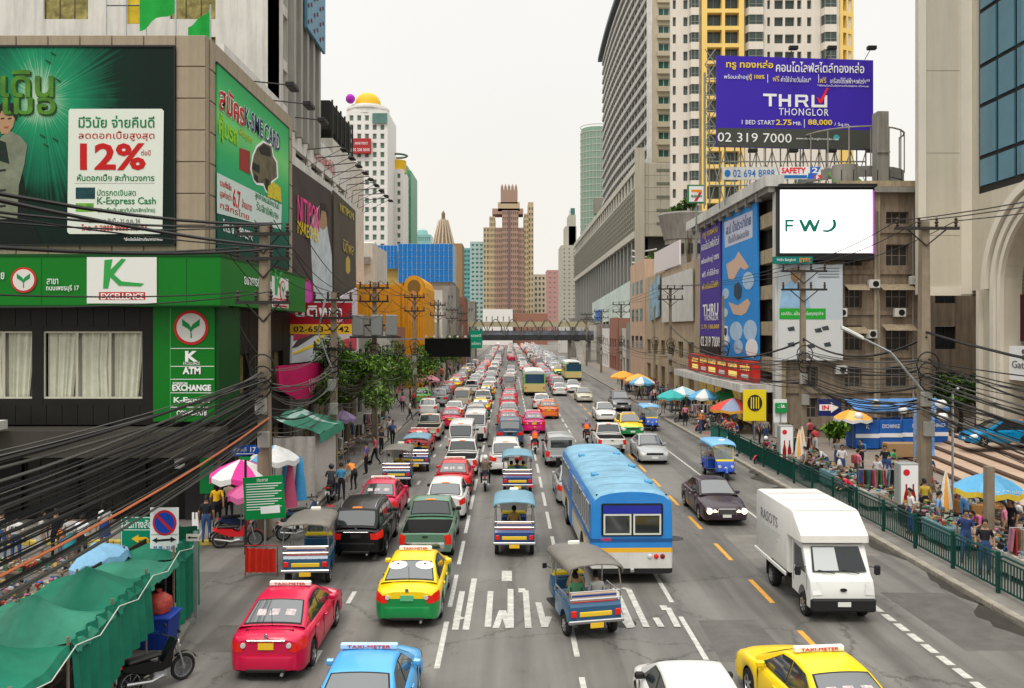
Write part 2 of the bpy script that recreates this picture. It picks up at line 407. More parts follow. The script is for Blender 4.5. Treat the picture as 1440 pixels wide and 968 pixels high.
# ---------------------------------------------------------------- people
SKIN = mat('skin', (.36,.2,.12), .55)
HAIR = mat('black_hair', (.012,.01,.009), .55)
SHOE = mat('dark_shoe', (.03,.025,.02), .6)
_cl = {}
def cloth(c):
 if c not in _cl: _cl[c] = mat('cloth_%d' % len(_cl), c, .9, noise=.12, ns=8)
 return _cl[c]
_pm = {}
POSES = {
 # name: (pelvis, chest, neck, head, [shoulder, elbow, wrist] L/R, [hip, knee, ankle] L/R)
 'stand': dict(pel=(0,0,.94), che=(0,0,1.26), nec=(0,0,1.44), hd=(0,.03,1.60), aL=[(-.25,-.03,1.13),(-.26,.06,.88)], aR=[(.25,-.03,1.13),(.26,.06,.88)], lL=[(-.10,.02,.50),(-.11,-.02,.09)], lR=[(.11,.02,.50),(.12,-.01,.09)]),
 'walk': dict(pel=(0,0,.93), che=(0,.03,1.25), nec=(0,.04,1.43), hd=(0,.08,1.59), aL=[(-.24,.1,1.13),(-.24,.3,.93)], aR=[(.24,-.1,1.14),(.25,-.16,.88)], lL=[(-.09,-.02,.50),(-.10,-.28,.13)], lR=[(.10,.16,.52),(.11,.22,.09)]),
 'carry': dict(pel=(0,0,.94), che=(0,0,1.26), nec=(0,.01,1.44), hd=(0,.06,1.59), aL=[(-.25,.02,1.12),(-.16,.28,1.10)], aR=[(.25,.02,1.12),(.16,.28,1.08)], lL=[(-.10,.03,.50),(-.12,-.02,.09)], lR=[(.11,.02,.50),(.13,-.01,.09)]),
 'bend': dict(pel=(0,-.1,.9), che=(0,.16,1.12), nec=(0,.30,1.22), hd=(0,.44,1.28), aL=[(-.24,.3,.92),(-.2,.5,.82)], aR=[(.24,.3,.92),(.2,.5,.8)], lL=[(-.10,.02,.49),(-.12,-.06,.09)], lR=[(.11,.04,.49),(.13,-.02,.09)]),
 'ride': dict(pel=(0,-.22,.86), che=(0,-.12,1.18), nec=(0,-.08,1.35), hd=(0,-.04,1.50), aL=[(-.28,.02,1.08),(-.31,.24,1.04)], aR=[(.28,.02,1.08),(.31,.24,1.04)], lL=[(-.2,.2,.72),(-.19,.12,.3)], lR=[(.2,.2,.72),(.19,.12,.3)]),
 'sit': dict(pel=(0,0,.52), che=(0,.02,.84), nec=(0,.04,1.02), hd=(0,.08,1.17), aL=[(-.24,.04,.72),(-.18,.26,.66)], aR=[(.24,.04,.72),(.18,.26,.66)], lL=[(-.12,.4,.50),(-.13,.42,.09)], lR=[(.12,.4,.50),(.13,.42,.09)]),
}
def person_mesh(pose, skirt=False, detail=True):
 k = (pose, skirt, detail)
 if k in _pm: return _pm[k]
 q = POSES[pose]; V = []; E = []; Rr = []
 def v(p, r): V.append(Vector(p)); Rr.append(r if isinstance(r, tuple) else (r, r)); return len(V)-1
 def e_(a, b): E.append((a, b))
 pel = v(q['pel'], (.155,.115)); P, Ch, N, Hd = [Vector(q[x]) for x in ('pel','che','nec','hd')]
 up = (Ch-P).normalized()
 wa = v(P.lerp(Ch, .45), (.135,.095)); ch = v(Ch, (.165,.11)); sh = v(N-up*.07, (.13,.085)); ne = v(N, .056)
 e_(pel, wa); e_(wa, ch); e_(ch, sh); e_(sh, ne)
 hu = (Hd-N).normalized()
 h0 = v(Hd-hu*.06+Vector((0,.02,0)), (.068,.075)); h1 = v(Hd+hu*.03, (.078,.095)); h2 = v(Hd+hu*.105, (.055,.07)); e_(ne, h0); e_(h0, h1); e_(h1, h2)
 nose = v(Hd+Vector((0,.105,-.005)), .014); e_(h1, nose)
 for s_, arm, leg in ((-1, q['aL'], q['lL']), (1, q['aR'], q['lR'])):
  S0 = N-up*.075+Vector((s_*.165,0,0)); a0 = v(S0, .062); el = v(arm[0], .043); wr = v(arm[1], .03)
  mid = v(S0.lerp(Vector(arm[0]), .5), .05); e_(sh, a0); e_(a0, mid); e_(mid, el)
  fm = v(Vector(arm[0]).lerp(Vector(arm[1]), .4), .039); e_(el, fm); e_(fm, wr)
  d = (Vector(arm[1])-Vector(arm[0])).normalized(); hn = v(Vector(arm[1])+d*.06, (.036,.018)); e_(wr, hn)
  if detail:
   side = d.cross(Vector((s_,0,0.01))).normalized()
   for i in range(4):
    o = side*((i-1.5)*.019); ln = (.06,.075,.07,.055)[i]
    b0 = v(Vector(arm[1])+d*.095+o, .0095); t0 = v(Vector(arm[1])+d*(.095+ln*.6)+o-Vector((s_*.012,0,0)), .0085); t1 = v(Vector(arm[1])+d*(.095+ln)+o-Vector((s_*.03,0,0)), .007); e_(hn, b0); e_(b0, t0); e_(t0, t1)
   th = v(Vector(arm[1])+d*.05+side*.04-Vector((s_*.01,0,0)), .011); t2 = v(Vector(arm[1])+d*.085+side*.055-Vector((s_*.025,0,0)), .009); e_(hn, th); e_(th, t2)
  H0 = P+Vector((s_*.095,0,-.05)); hp = v(H0, .092); kn = v(leg[0], .058); an = v(leg[1], .038); tm = v(H0.lerp(Vector(leg[0]), .5), .078)
  cf = v(Vector(leg[0]).lerp(Vector(leg[1]), .3), .056); e_(pel, hp); e_(hp, tm); e_(tm, kn); e_(kn, cf); e_(cf, an)
  to = v(Vector(leg[1])+Vector((s_*.02,.15,-.045)), (.042,.03)); e_(an, to)
 me = bpy.data.meshes.new('t'); me.from_pydata([tuple(x) for x in V], E, []); o = bpy.data.objects.new('t', me); C.objects.link(o)
 md = o.modifiers.new('s', 'SKIN'); md.use_smooth_shade = True
 for i, r_ in enumerate(Rr): me.skin_vertices[0].data[i].radius = r_
 me.skin_vertices[0].data[0].use_root = True
 sb = o.modifiers.new('u', 'SUBSURF'); sb.levels = 1; sb.render_levels = 1
 dg = bpy.context.evaluated_depsgraph_get(); dg.update()
 out = bpy.data.meshes.new_from_object(o.evaluated_get(dg)); bpy.data.objects.remove(o); bpy.data.meshes.remove(me)
 # assign skin / shirt / trousers / shoes by the nearest bone
 nb = len(V); segs = []
 legn = []
 def seg(a, b, c): segs.append((Vector(a), Vector(b), c))
 seg(P, P.lerp(Ch,.3), 2); seg(P.lerp(Ch,.3), N-up*.05, 1); seg(N-up*.02, Hd+hu*.12, 0)
 for s_, arm, leg in ((-1, q['aL'], q['lL']), (1, q['aR'], q['lR'])):
  S0 = N-up*.075+Vector((s_*.165,0,0)); seg(S0, Vector(S0).lerp(Vector(arm[0]), .75), 1); seg(S0.lerp(Vector(arm[0]), .85), arm[0], 0); seg(arm[0], Vector(arm[1])+(Vector(arm[1])-Vector(arm[0])).normalized()*.15, 0)
  H0 = P+Vector((s_*.095,0,-.05)); K, A = Vector(leg[0]), Vector(leg[1])
  seg(H0, K.lerp(H0, .1) if skirt else K, 2); seg(K, K.lerp(A, .78), 0 if skirt else 2); seg(K.lerp(A, .9), A+Vector((0,.15,-.045)), 3)
 def dist(p, a, b):
  ab = b-a; t = max(0, min(1, (p-a).dot(ab)/max(ab.dot(ab), 1e-9))); return (p-(a+ab*t)).length
 out.materials.clear()
 for m_ in (SKIN, cloth((.5,.5,.5)), cloth((.03,.03,.04)), SHOE): out.materials.append(m_)
 for f in out.polygons:
  c = Vector(f.center); f.material_index = min(segs, key=lambda s_: dist(c, s_[0], s_[1]))[2]; f.use_smooth = True
 hb = B(); M = Matrix.Translation(Hd)
 rings = []
 for a in range(6):
  ph = a/5*math.pi*.5; zr = math.cos(ph)
  rings.append([(math.cos(t_)*.092*zr, -.014+math.sin(t_)*.108*zr + 0, (.0 if math.sin(t_) < .1 else .055)*zr + .118*math.sin(ph)+(-.035 if math.sin(t_) < -.2 else 0)*zr) for t_ in [2*math.pi*k_/12 for k_ in range(12)]])
 hb.loft(rings); hb.v = [tuple(Vector(p)+Hd) for p in hb.v]
 hair = hb.mesh('hair', HAIR, 60)
 _pm[k] = (out, hair); return _pm[k]
SKIRTS = {}
def person(label, loc, rz, pose='stand', shirt=(.6,.6,.6), pants=(.03,.03,.05), skirt=False, group=None, helmet=None, vest=None, scale=1., pack=None, bag=None, detail=False, long=False):
 me, hair = person_mesh(pose, skirt, detail)
 root = thing('person', label, 'person', loc, rz, group); root.scale = (scale,)*3
 o = link('body', me, root)
 for i, c in ((1, shirt), (2, pants)):
  o.material_slots[i].link = 'OBJECT'; o.material_slots[i].material = cloth(c)
 Hd = Vector(POSES[pose]['hd']); Ch = Vector(POSES[pose]['che']); P = Vector(POSES[pose]['pel'])
 if helmet is None: link('hair', hair, root)
 else:
  if 'hm' not in _pm: _pm['hm'] = B().sphere((0,0,0), .125, 12, 0, (1,1,1.05)).mesh('helmet', PAINT, 60)
  h_ = link('helmet', _pm['hm'], root); h_.location = Hd+Vector((0,-.01,.035)); h_.color = (*helmet, 1)
 if long:
  P2(root, 'long_hair', B().lathe([(.05,.02),(.1,.06),(.09,-.1),(.06,-.25),(.01,-.27)][::-1], 10, tuple(Hd+Vector((0,-.05,.0)))), HAIR, 60)
 if vest:
  u = (Ch-P); r_ = []
  for f, w, d in ((.25,.17,.12),(.6,.165,.115),(1.0,.185,.125),(1.35,.16,.105)):
   c = P+u*f; r_.append([(c.x+math.cos(t_)*w*1.03, c.y+math.sin(t_)*d*1.05, c.z) for t_ in [2*math.pi*k_/12 for k_ in range(12)]])
  P2(root, 'vest', B().loft(r_), cloth(vest), 50)
 if skirt:
  r_ = [[(P.x+math.cos(t_)*w, P.y+math.sin(t_)*w*.75, P.z+z) for t_ in [2*math.pi*k_/14 for k_ in range(14)]] for z, w in ((-.42,.22),(-.2,.2),(.08,.15))]
  P2(root, 'skirt', B().loft(r_), cloth(pants), 50)
 if pack: P2(root, 'rucksack', B().rbox(-.15,.15,Ch.y-.28,Ch.y-.1,Ch.z-.25,Ch.z+.17,.05), cloth(pack), 40)
 if bag:
  w = POSES[pose]['aR'][1]; P2(root, 'carrier_bag', B().lathe([(.03,-.02),(.09,-.12),(.11,-.3),(.02,-.36)][::-1], 10, (w[0], w[1], w[2]-.05)), cloth(bag), 50)
 return root
for _p in ('ride','walk','stand','carry','bend','sit'):
 for _sk in ((False, True) if _p in ('stand','walk') else (False,)): person_mesh(_p, _sk, False)
person_mesh('stand', False, True); person_mesh('walk', False, True); person_mesh('carry', False, True); person_mesh('stand', True, True)
# ---------------------------------------------------------------- vehicles (local +Y is forward, origin on the ground)
def tab(t, y):
 if y <= t[0][0]: return t[0][1]
 for (a, va), (b, vb) in zip(t, t[1:]):
  if y <= b: return va+(vb-va)*(y-a)/(b-a)
 return t[-1][1]
def smooth_tab(t, y, k=.06):
 return (tab(t, y-k)+tab(t, y)*2+tab(t, y+k))/4
PLATE_Y = mat('yellow_number_plate', (.8,.5,.03), .5)
PLATE_W = mat('white_number_plate', (.7,.7,.66), .5)
WELL = mat('wheel_well', (.012,.012,.012), .9)
RIM = mat('alloy_rim', (.5,.5,.51), .3, .9)
CABIN = mat('dark_cabin', (.03,.028,.028), .7)
REARG = mat('rear_window_glass', (.022,.03,.032), .06, 0, .8, ior=1.85)
_whl = {}
def wheel_meshes(r, w, steel=False):
 k = (r, w, steel)
 if k in _whl: return _whl[k]
 t = B().lathe([(r*.62,-w/2),(r*.93,-w/2),(r,-w*.3),(r,w*.3),(r*.93,w/2),(r*.62,w/2),(r*.62,-w/2)], 20, axis='x', caps=False).mesh('tyre', TYRE, 40)
 b = B(); b.lathe([(r*.64,-w*.42),(r*.66,-w*.3),(r*.66,w*.3),(r*.64,w*.42)], 20, axis='x', m=1)
 b.lathe([(r*.6,w*.36),(r*.62,w*.47),(r*.66,w*.5),(r*.66,w*.4)], 20, axis='x', caps=False)
 b.lathe([(r*.6,-w*.36),(r*.62,-w*.47),(r*.66,-w*.5),(r*.66,-w*.4)][::-1], 20, axis='x', caps=False)
 for s_ in (-1, 1):
  b.lathe([(r*.16, s_*w*.3),(r*.16, s_*w*.48),(r*.05, s_*w*.5)], 10, axis='x')
  nsp = 8 if steel else 5
  for i in range(nsp):
   a = 2*math.pi*i/nsp
   M = Matrix.Rotation(a, 4, 'X')
   b.obox(M @ Vector((s_*w*.43, r*.37, 0)), (w*.12, r*.52, r*(.13 if steel else .17)), M)
 _whl[k] = (t, b.mesh('rim', [RIM, WELL], 40)); return _whl[k]
def add_wheel(root, x, y, r, w, steel=False):
 t, rm = wheel_meshes(r, w, steel)
 e_ = bpy.data.objects.new('wheel', None); C.objects.link(e_); e_.parent = root; e_.location = (x, y, r)
 a = link('tyre', t, e_); b = link('rim', rm, e_)
def P2(root, name, b, mats, smooth=None, label=None): return part(name, b, mats, root, smooth, True, label)
def make_car(name, label, cat, q):
 root = thing(name, label, cat)
 L, Wd, Ht = q['L'], q['W']/2, q['H']; wr = q.get('wr', .31); ax = q['ax']; ra = wr+.055
 zt = lambda y: smooth_tab(q['zt'], y); zd = lambda y: smooth_tab(q['zd'], y)
 y0, y1 = -L/2, L/2; tp = q.get('taper', .3)
 def hw(y):
  d = min(y-y0, y1-y)
  f = .80+.20*math.sin(min(1, max(0, d)/tp)*math.pi/2)**.8 if d < tp else 1.0
  return Wd*f*(1-.045*max(0, (abs(y)-L*.28)/(L*.22)))
 ys = [y0, y0+.015, y0+.05, y0+.11, y0+.2, y0+.3]
 y = y0+.42
 while y < y1-.36: ys.append(y); y += .14
 ys += [y1-.3, y1-.2, y1-.11, y1-.05, y1-.015, y1]
 for a in ax:
  for k in range(9): ys.append(a+ra*math.cos(math.pi*k/8)*1.001)
 ys = sorted(set(round(v, 3) for v in ys))
 ys = [v for i, v in enumerate(ys) if i == 0 or v-ys[i-1] > .008]
 zb = q.get('zb', .24); bed = q.get('bed')
 rings = []
 def half(y):
  w = hw(y); d = min(y-y0, y1-y); e_ = max(0, 1-d/.06)*.04
  s_ = zb+e_+.02*(1 if d > .3 else 0); arch = False
  for a in ax:
   if abs(y-a) < ra: s_ = max(s_, wr+math.sqrt(max(0, ra*ra-(y-a)**2))); arch = True
  t = zt(y)-e_; k = zd(y)-e_
  lp = lambda f: s_+(t-s_)*f
  if bed and bed[0] < y < bed[1]: a9, a10 = (w-.13, bed[2]), (0, bed[2])
  else: a9, a10 = (w*.5, k-.008), (0, k)
  belly = zb+.02
  return [(0, belly),(w-.26, belly),(w-.24, s_),(w-.03, s_),(w-.008, lp(.12)),(w, lp(.4)),(w-.004, lp(.62)),(w-.018, lp(.8)),(w-.045, lp(.93)),(w-.10, t), a9, a10]
 for y in ys:
  h_ = half(y); rings.append([(x, y, z) for x, z in h_]+[(-x, y, z) for x, z in h_[-2:0:-1]])
 nh = 12; nr = len(rings[0]); tz = q.get('two', None)
 def mf(i, j):
  if j in (0,1,2,nr-1,nr-2,nr-3): return 1
  a = rings[i][j][2]; b_ = rings[i][(j+1)%nr][2]
  if bed and j in (9,10,11,12) and bed[0] < ys[i] < bed[1]: return 3
  if tz and (a+b_)/2 < tz: return 2
  if q.get('lowtrim') and (a+b_)/2 < q['lowtrim']: return 3
  return 0
 b = B(); b.loft(rings, closed=True, caps=False, mf=mf)
 for i, rv in ((0, True), (len(rings)-1, False)):
  rg = rings[i]
  for j in range(nh-1):
   f = (j, (j+1), (nr-j-1) % nr, (nr-j) % nr)
   ids = [rg[j], rg[j+1], rg[(nr-j-1) % nr], rg[(nr-j) % nr]]
   if j == 0: ids = [rg[0], rg[1], rg[nr-1]]
   if j == nh-2: ids = [rg[j], rg[j+1], rg[nr-j]]
   if not rv: ids = ids[::-1]
   zz = (rg[j][2]+rg[j+1][2])/2
   b.add(ids, [tuple(range(len(ids)))], 1 if j < 2 else (2 if tz and zz < tz else 0))
 # greenhouse
 rb, rt, ft, fb = q['rb'], q['rt'], q['ft'], q['fb']; wtp = q['wt']*Wd
 prof = [(rb[0], rb[1]), (rt[0], rt[1]), ((rt[0]+ft[0])/2, Ht), (ft[0], ft[1]), (fb[0], fb[1])]
 gs = []; nseg = 5
 for i in range(nseg+1): gs.append(rb[0]+(rt[0]-rb[0])*i/nseg)
 for i in range(1, 9): gs.append(rt[0]+(ft[0]-rt[0])*i/8)
 for i in range(1, nseg+1): gs.append(ft[0]+(fb[0]-ft[0])*i/nseg)
 def hh(y):
  if rt[0] <= y <= ft[0]:
   f = (y-rt[0])/(ft[0]-rt[0]); return rt[1]+(ft[1]-rt[1])*f+(Ht-max(rt[1],ft[1]))*math.sin(f*math.pi)
  return tab(prof, y)
 def ztb(y): return zt(max(y0+.1, min(y1-.1, y)))-.012
 def sidew(y, z):
  t = ztb(y); wb = hw(y)-.095; f = max(0, min(1, (z-t)/(Ht-t))); return wb-(wb-wtp)*f
 def crown(x, w):
  a = abs(x)/max(w, .01); return .035*(1-a*a)
 rg2 = []
 for y in gs:
  h_ = max(hh(y), ztb(y)+.004); t = ztb(y)-.03; wt_ = sidew(y, h_)
  e_ = min(.05, max(.004, (h_-t)*.3))
  pts = [(hw(y)-.092, t), (sidew(y, t+(h_-t)*.5), t+(h_-t)*.5), (sidew(y, h_-e_), h_-e_), (wt_-.012, h_-e_*.35), (wt_-.05, h_), (wt_*.72, h_+crown(.72,1)), (wt_*.36, h_+crown(.36,1)), (0, h_+crown(0,1))]
  rg2.append([(x,y,z) for x,z in pts]+[(-x,y,z) for x,z in pts[-2::-1]])
 b.loft(rg2, closed=False, caps=False)
 P2(root, 'body', b, [PAINT, WELL, q.get('twom', BLACK), BLACK], 38)
 # glazing
 def top(x, y, dz):
  h_ = max(hh(y), ztb(y)+.004); return h_+crown(x, sidew(y, h_))+dz
 def screen(nm, ya, yb, m, mg, n_=6):
  dz = .006 if nm == 'window_seal' else .014
  bb = B(); rows = []
  for i in range(5):
   y = ya+(yb-ya)*i/4; w = sidew(y, hh(y))-mg
   rows.append([(w*(2*j/n_-1), y, top(w*(2*j/n_-1), y, dz)) for j in range(n_+1)])
  if yb < ya: rows = rows[::-1]
  bb.loft(rows, closed=False, caps=False)
  P2(root, nm, bb, m, 50)
 if not q.get('norear'):
  d = rt[0]-rb[0]; lo = q.get('rlo', .1); hi = q.get('rhi', .92)
  # black surround then glass
  screen('window_seal', rb[0]+d*(lo-.05), rb[0]+d*(hi+.05), BLACK, .065); P2_dz = .02
  screen('rear_window', rb[0]+d*lo, rb[0]+d*hi, REARG, .10)
 d = fb[0]-ft[0]
 screen('window_seal', ft[0]+d*.01, ft[0]+d*.98, BLACK, .06)
 screen('windscreen', ft[0]+d*.06, ft[0]+d*.93, REARG if q.get('bright') else GLASS, .09)
 for sgn in (1, -1):
  for wn_, pg in enumerate(q['sw']):
   bb = B(); out = [(sgn*(sidew(y, z)+.008), y, z) for y, z in pg]; inn = [(sgn*(sidew(y, z)-.02), y, z) for y, z in pg]
   nn = len(pg); fc = [tuple(range(nn))]+[(i, nn+i, nn+(i+1)%nn, (i+1)%nn) for i in range(nn)]
   if sgn < 0: fc = [tuple(reversed(f)) for f in fc]
   bb.add(out+inn, fc); P2(root, 'side_window', bb, GLASS)
   cy_, cz_ = sum(a_[0] for a_ in pg)/nn, sum(a_[1] for a_ in pg)/nn; g2 = [(cy_+(y-cy_)*1.07, cz_+(z-cz_)*1.12) for y, z in pg]
   b3 = B().add([(sgn*(sidew(y, z)+.004), y, z) for y, z in g2], [tuple(range(nn)) if sgn > 0 else tuple(reversed(range(nn)))]); P2(root, 'window_trim', b3, BLACK)
  for yy in q.get('doors', []):
   bb = B(); x = hw(yy)+.004; z = zt(yy)-.13
   bb.rbox(x*sgn-.02, x*sgn+.02, yy-.09, yy+.09, z-.018, z+.018, .008); P2(root, 'door_handle', bb, PAINT if q.get('ph', 1) else CHROME)
  # shut lines as thin recessed dark strips
  for yy in q.get('lines', []):
   bb = B(); x0_ = hw(yy)
   for k in range(5):
    za = zb+.14+(zt(yy)-.06-zb-.14)*k/5; zc = zb+.14+(zt(yy)-.06-zb-.14)*(k+1)/5
    bb.obox((sgn*(x0_-.007), yy, (za+zc)/2), (.022, .008, zc-za+.001))
   P2(root, 'door_gap', bb, BLACK)
  ym = fb[0]-.52 if not q.get('ym') else q['ym']; bb = B(); x = sidew(ym, ztb(ym)+.08)
  xa, xb = sorted((sgn*(x+.03), sgn*(x+.22)))
  bb.rbox(xa, xb, ym-.05, ym+.05, ztb(ym)+.02, ztb(ym)+.16, .035); bb.box(*sorted((sgn*(x-.02), sgn*(x+.05))), ym-.02, ym+.02, ztb(ym)+.03, ztb(ym)+.07)
  P2(root, 'wing_mirror', bb, BLACK if q.get('bm') else PAINT)
  # lamps: patches of the body surface lifted off by some millimetres
  def lamp(nm, ya, yb, ja, jb, m, capw=0):
   yy = [v for v in ys if ya-1e-6 <= v <= yb+1e-6]; rr = []
   for y in yy:
    h_ = half(y)
    rr.append([(sgn*(x+.008), y, z) for x, z in h_[ja:jb+1]])
   off = -.012 if ya < 0 else .012
   if capw:   # wrap on to the end face
    yc = y0 if ya < 0 else y1
    first = [(x-sgn*capw, yc+off, z) for x, _, z in (rr[0] if ya < 0 else rr[-1])]
    edge = [(x, yc+off, z) for x, _, z in (rr[0] if ya < 0 else rr[-1])]
    rr = ([first, edge]+rr) if ya < 0 else (rr+[edge, first])
   if (sgn > 0): rr = [list(reversed(r_)) for r_ in rr]
   bb = B().loft(rr, closed=False, caps=False); P2(root, nm, bb, m, 40)
  tl = q.get('tl', (.30, 6, 8, .15)); hl = q.get('hl', (.4, 6, 9, .12))
  if tl: lamp('tail_light', y0, y0+tl[0], tl[1], tl[2], LRED, tl[3])
  if hl: lamp('headlight', y1-hl[0], y1, hl[1], hl[2], LON if q.get('lit') else LWHT, hl[3])
  if q.get('rev'):
   bb = B().lathe([(.001, -.03),(.055, -.028),(.06, 0)], 12, (sgn*.5*Wd*1.15, y0-.004, q['rev']), 'y'); P2(root, 'reversing_lamp', bb, LWHT, 40)
  for a in ax: add_wheel(root, sgn*(Wd-.115), a, wr, .2, q.get('steel', False))
 # bumpers follow the plan of the ends
 bm = q.get('bump', PAINT)
 for sy, nm in ((-1, 'rear_bumper'), (1, 'front_bumper')):
  zc = zb+.2; ring = []; ye = y0 if sy < 0 else y1
  pl = []
  for k in range(-6, 7):
   a = k/6; dd = .45*max(0, (abs(a)-.72)/.28)**1.6
   yy = ye-sy*dd; pl.append((math.copysign(min(abs(a)*1.15, 1)*hw(yy)+ (.012 if abs(a)>.7 else 0), a), yy+sy*.045*(1-max(0,(abs(a)-.72)/.28)*.8)))
  rr = []
  for x, y in pl:
   inx, iny = x*.93, y-sy*.12
   rr.append([(x*.985, y-sy*.012, zc-.16), (x, y, zc-.1), (x, y, zc+.1), (x*.985, y-sy*.012, zc+.14), (inx, iny, zc+.14), (inx, iny, zc-.16)])
  if sy > 0: rr = rr[::-1]
  bb = B().loft(rr, m=0); P2(root, nm, bb, q.get('twom', PAINT) if tz else bm, 45)
 P2(root, 'bumper_insert', B().rbox(-.5*Wd,.5*Wd, y0-.06, y0-.02, zb+.0, zb+.07, .01), BLACK); P2(root, 'exhaust', B().lathe([(.03,-.1),(.035,-.1),(.035,.1),(.03,.1)], 8, (.42*Wd, y0-.0, zb-.03), 'y'), STEEL)
 # plate, grille, trims
 zp = q.get('zp', .72)
 P2(root, 'number_plate', B().box(-.17,.17, y0-.028, y0-.004, zp-.07, zp+.07), q.get('plate', PLATE_W))
 bb = B().box(-.42*Wd*1.3,.42*Wd*1.3, y1-.02, y1+.014, zb+.33, zb+.36+q.get('gh', .1)); P2(root, 'grille', bb, BLACK)
 P2(root, 'front_plate', B().box(-.17,.17, y1+.046, y1+.062, zb+.14, zb+.26), PLATE_W)
 if q.get('strip'): P2(root, 'chrome_strip', B().rbox(-.42,.42, y0-.028, y0, zp+.1, zp+.14, .01), CHROME)
 bb = B().rbox(-.16,.16, y0-.0, y0+.02, .2, .21, .001)
 if q.get('badge'):
  P2(root, 'badge', B().lathe([(.001,-.02),(.045,-.018),(.05,0)], 12, (0, y0-.002, zp+.2 if not q.get('strip') else zp+.22), 'y'), CHROME)
 if q.get('brake3'):
  y = rb[0]+(rt[0]-rb[0])*1.0+.03; P2(root, 'high_brake_lamp', B().rbox(-.16,.16, y-.04, y+.03, top(0,y,0)-.01, top(0,y,0)+.035, .01), LORG)
 if q.get('strip') and not q.get('rails'): P2(root, 'boot_gap', B().box(-.62*Wd,.62*Wd, y0+.3, y0+.312, zd(y0+.3)-.03, zd(y0+.3)+.0), BLACK)
 if q.get('rails'):
  for sgn in (1,-1):
   bb = B().tube([(sgn*(wtp-.08), y, hh(y)+.06-(0.05 if i in (0,6) else 0)) for i, y in enumerate([rt[0]+.1+(ft[0]-rt[0]-.2)*k/6 for k in range(7)])], .018, 6)
   P2(root, 'roof_rail', bb, CHROME)
 if q.get('antenna'): P2(root, 'antenna', B().tube([(0, rb[0]+.02, rb[1]+.0),(0, rb[0]-.04, rb[1]+.42)], .006, 4), BLACK)
 q['f'] = (top, sidew, hh)
 return root
SIGN = mat('taxi_sign_plastic', (.78,.78,.7), .4)
def taxi_sign(root, q, txt='TAXI-METER', y=None, m=None, w=.5):
 top = q['f'][0]; y = q['ft'][0]-.28 if y is None else y
 z = top(0, y, 0)
 s_ = P2(root, 'roof_sign', B().rbox(-w,w, y-.06, y+.06, z, z+.11, .02), m or SIGN)
 for rz, yo in ((0, -.066), (math.pi, .066)):
  o = lettering(txt, RED, s_, TR(0, y+yo, z+.06, rz), 0, 0, w=w*1.5, h=.062, out=.002, world=False);
SED = dict(L=4.53, W=1.74, H=1.47, ax=(-1.37, 1.25), wr=.31, zb=.22,
 zt=[(-2.3,.92),(-2.1,.97),(-1.6,.98),(-.5,.95),(1.1,.90),(1.7,.82),(2.1,.70),(2.3,.64)],
 zd=[(-2.3,.97),(-2.1,1.04),(-1.5,1.06),(0,1.0),(1.15,.97),(1.7,.90),(2.1,.78),(2.3,.66)],
 rb=(-1.78,1.045), rt=(-.98,1.40), ft=(.12,1.42), fb=(1.08,.975), wt=.66,
 sw=[[(-.35,.99),(.74,.975),(.58,1.06),(.06,1.35),(-.35,1.385)], [(-.43,.99),(-.43,1.385),(-.92,1.35),(-1.25,1.17),(-1.28,1.01)]],
 doors=(-1.05,-.15), lines=(-1.28,-.39,.72), antenna=True, badge=True, strip=True, rev=.8, plate=PLATE_Y, zp=.78)
PROTO = {}
YG = mat('taxi_green_paint', (.01,.24,.06), .28, .1, coat=.6)
def proto(kind, far=False, col=None):
 """returns (root, fresh) : the prototype itself the first time, later a copy"""
 if kind in PROTO: return copy_tree(PROTO[kind], None, far, col)
 r_ = KINDS[kind](); PROTO[kind] = r_; paint_tree(r_, col[:3] if col else (.5,.5,.5))
 return r_
def k_sedan():
 q = dict(SED); q['plate'] = PLATE_W; return make_car('sedan', '', 'car', q)
def k_taxi():
 q = dict(SED); r_ = make_car('taxi', '', 'taxi', q); taxi_sign(r_, q)
 # stickers on the rear window
 top = q['f'][0]
 for x, w in ((-.18, .5), (.33, .22)):
  y = -1.42; b = B(); dz = (1.40-1.045)/.8
  b.add([(x-w/2, y-.09, top(x-w/2,y-.09,.018)),(x+w/2, y-.09, top(x+w/2,y-.09,.018)),(x+w/2, y+.1, top(x+w/2,y+.1,.018)),(x-w/2, y+.1, top(x-w/2,y+.1,.018))], [(0,1,2,3)])
  P2(r_, 'window_sticker', b, mat('sticker_pale', (.5,.42,.42), .5, noise=.5, ns=14))
 return r_
def k_taxi_yg():
 q = dict(SED); q.update(two=.76, twom=YG, antenna=True, strip=False, plate=mat('green_plate', (.1,.42,.2), .5))
 r_ = make_car('taxi', '', 'taxi', q); taxi_sign(r_, q, 'TAXI-METER', w=.46)
 top = q['f'][0]
 for x in (-.36, .36):
  b = B(); n_ = 14; y = -1.2
  pts = [(x+.25*math.cos(2*math.pi*i/n_), y+.16*math.sin(2*math.pi*i/n_)) for i in range(n_)]
  b.add([(px_, py_, top(px_, py_, .02)) for px_, py_ in pts], [tuple(range(n_))])
  pts = [(x+.035*math.cos(2*math.pi*i/n_), y+.05+.03*math.sin(2*math.pi*i/n_)) for i in range(n_)]
  b.add([(px_, py_, top(px_, py_, .026)) for px_, py_ in pts], [tuple(range(n_))], 1)
  P2(r_, 'window_sunshade', b, [WHITE, BLACK])
 return r_
def k_taxi_curve():
 q = dict(SED); q.update(strip=False)
 r_ = make_car('taxi', '', 'taxi', q); taxi_sign(r_, q, 'TAXI-METER', y=.02, m=mat('pale_blue_sign', (.4,.6,.8), .4), w=.56); return r_
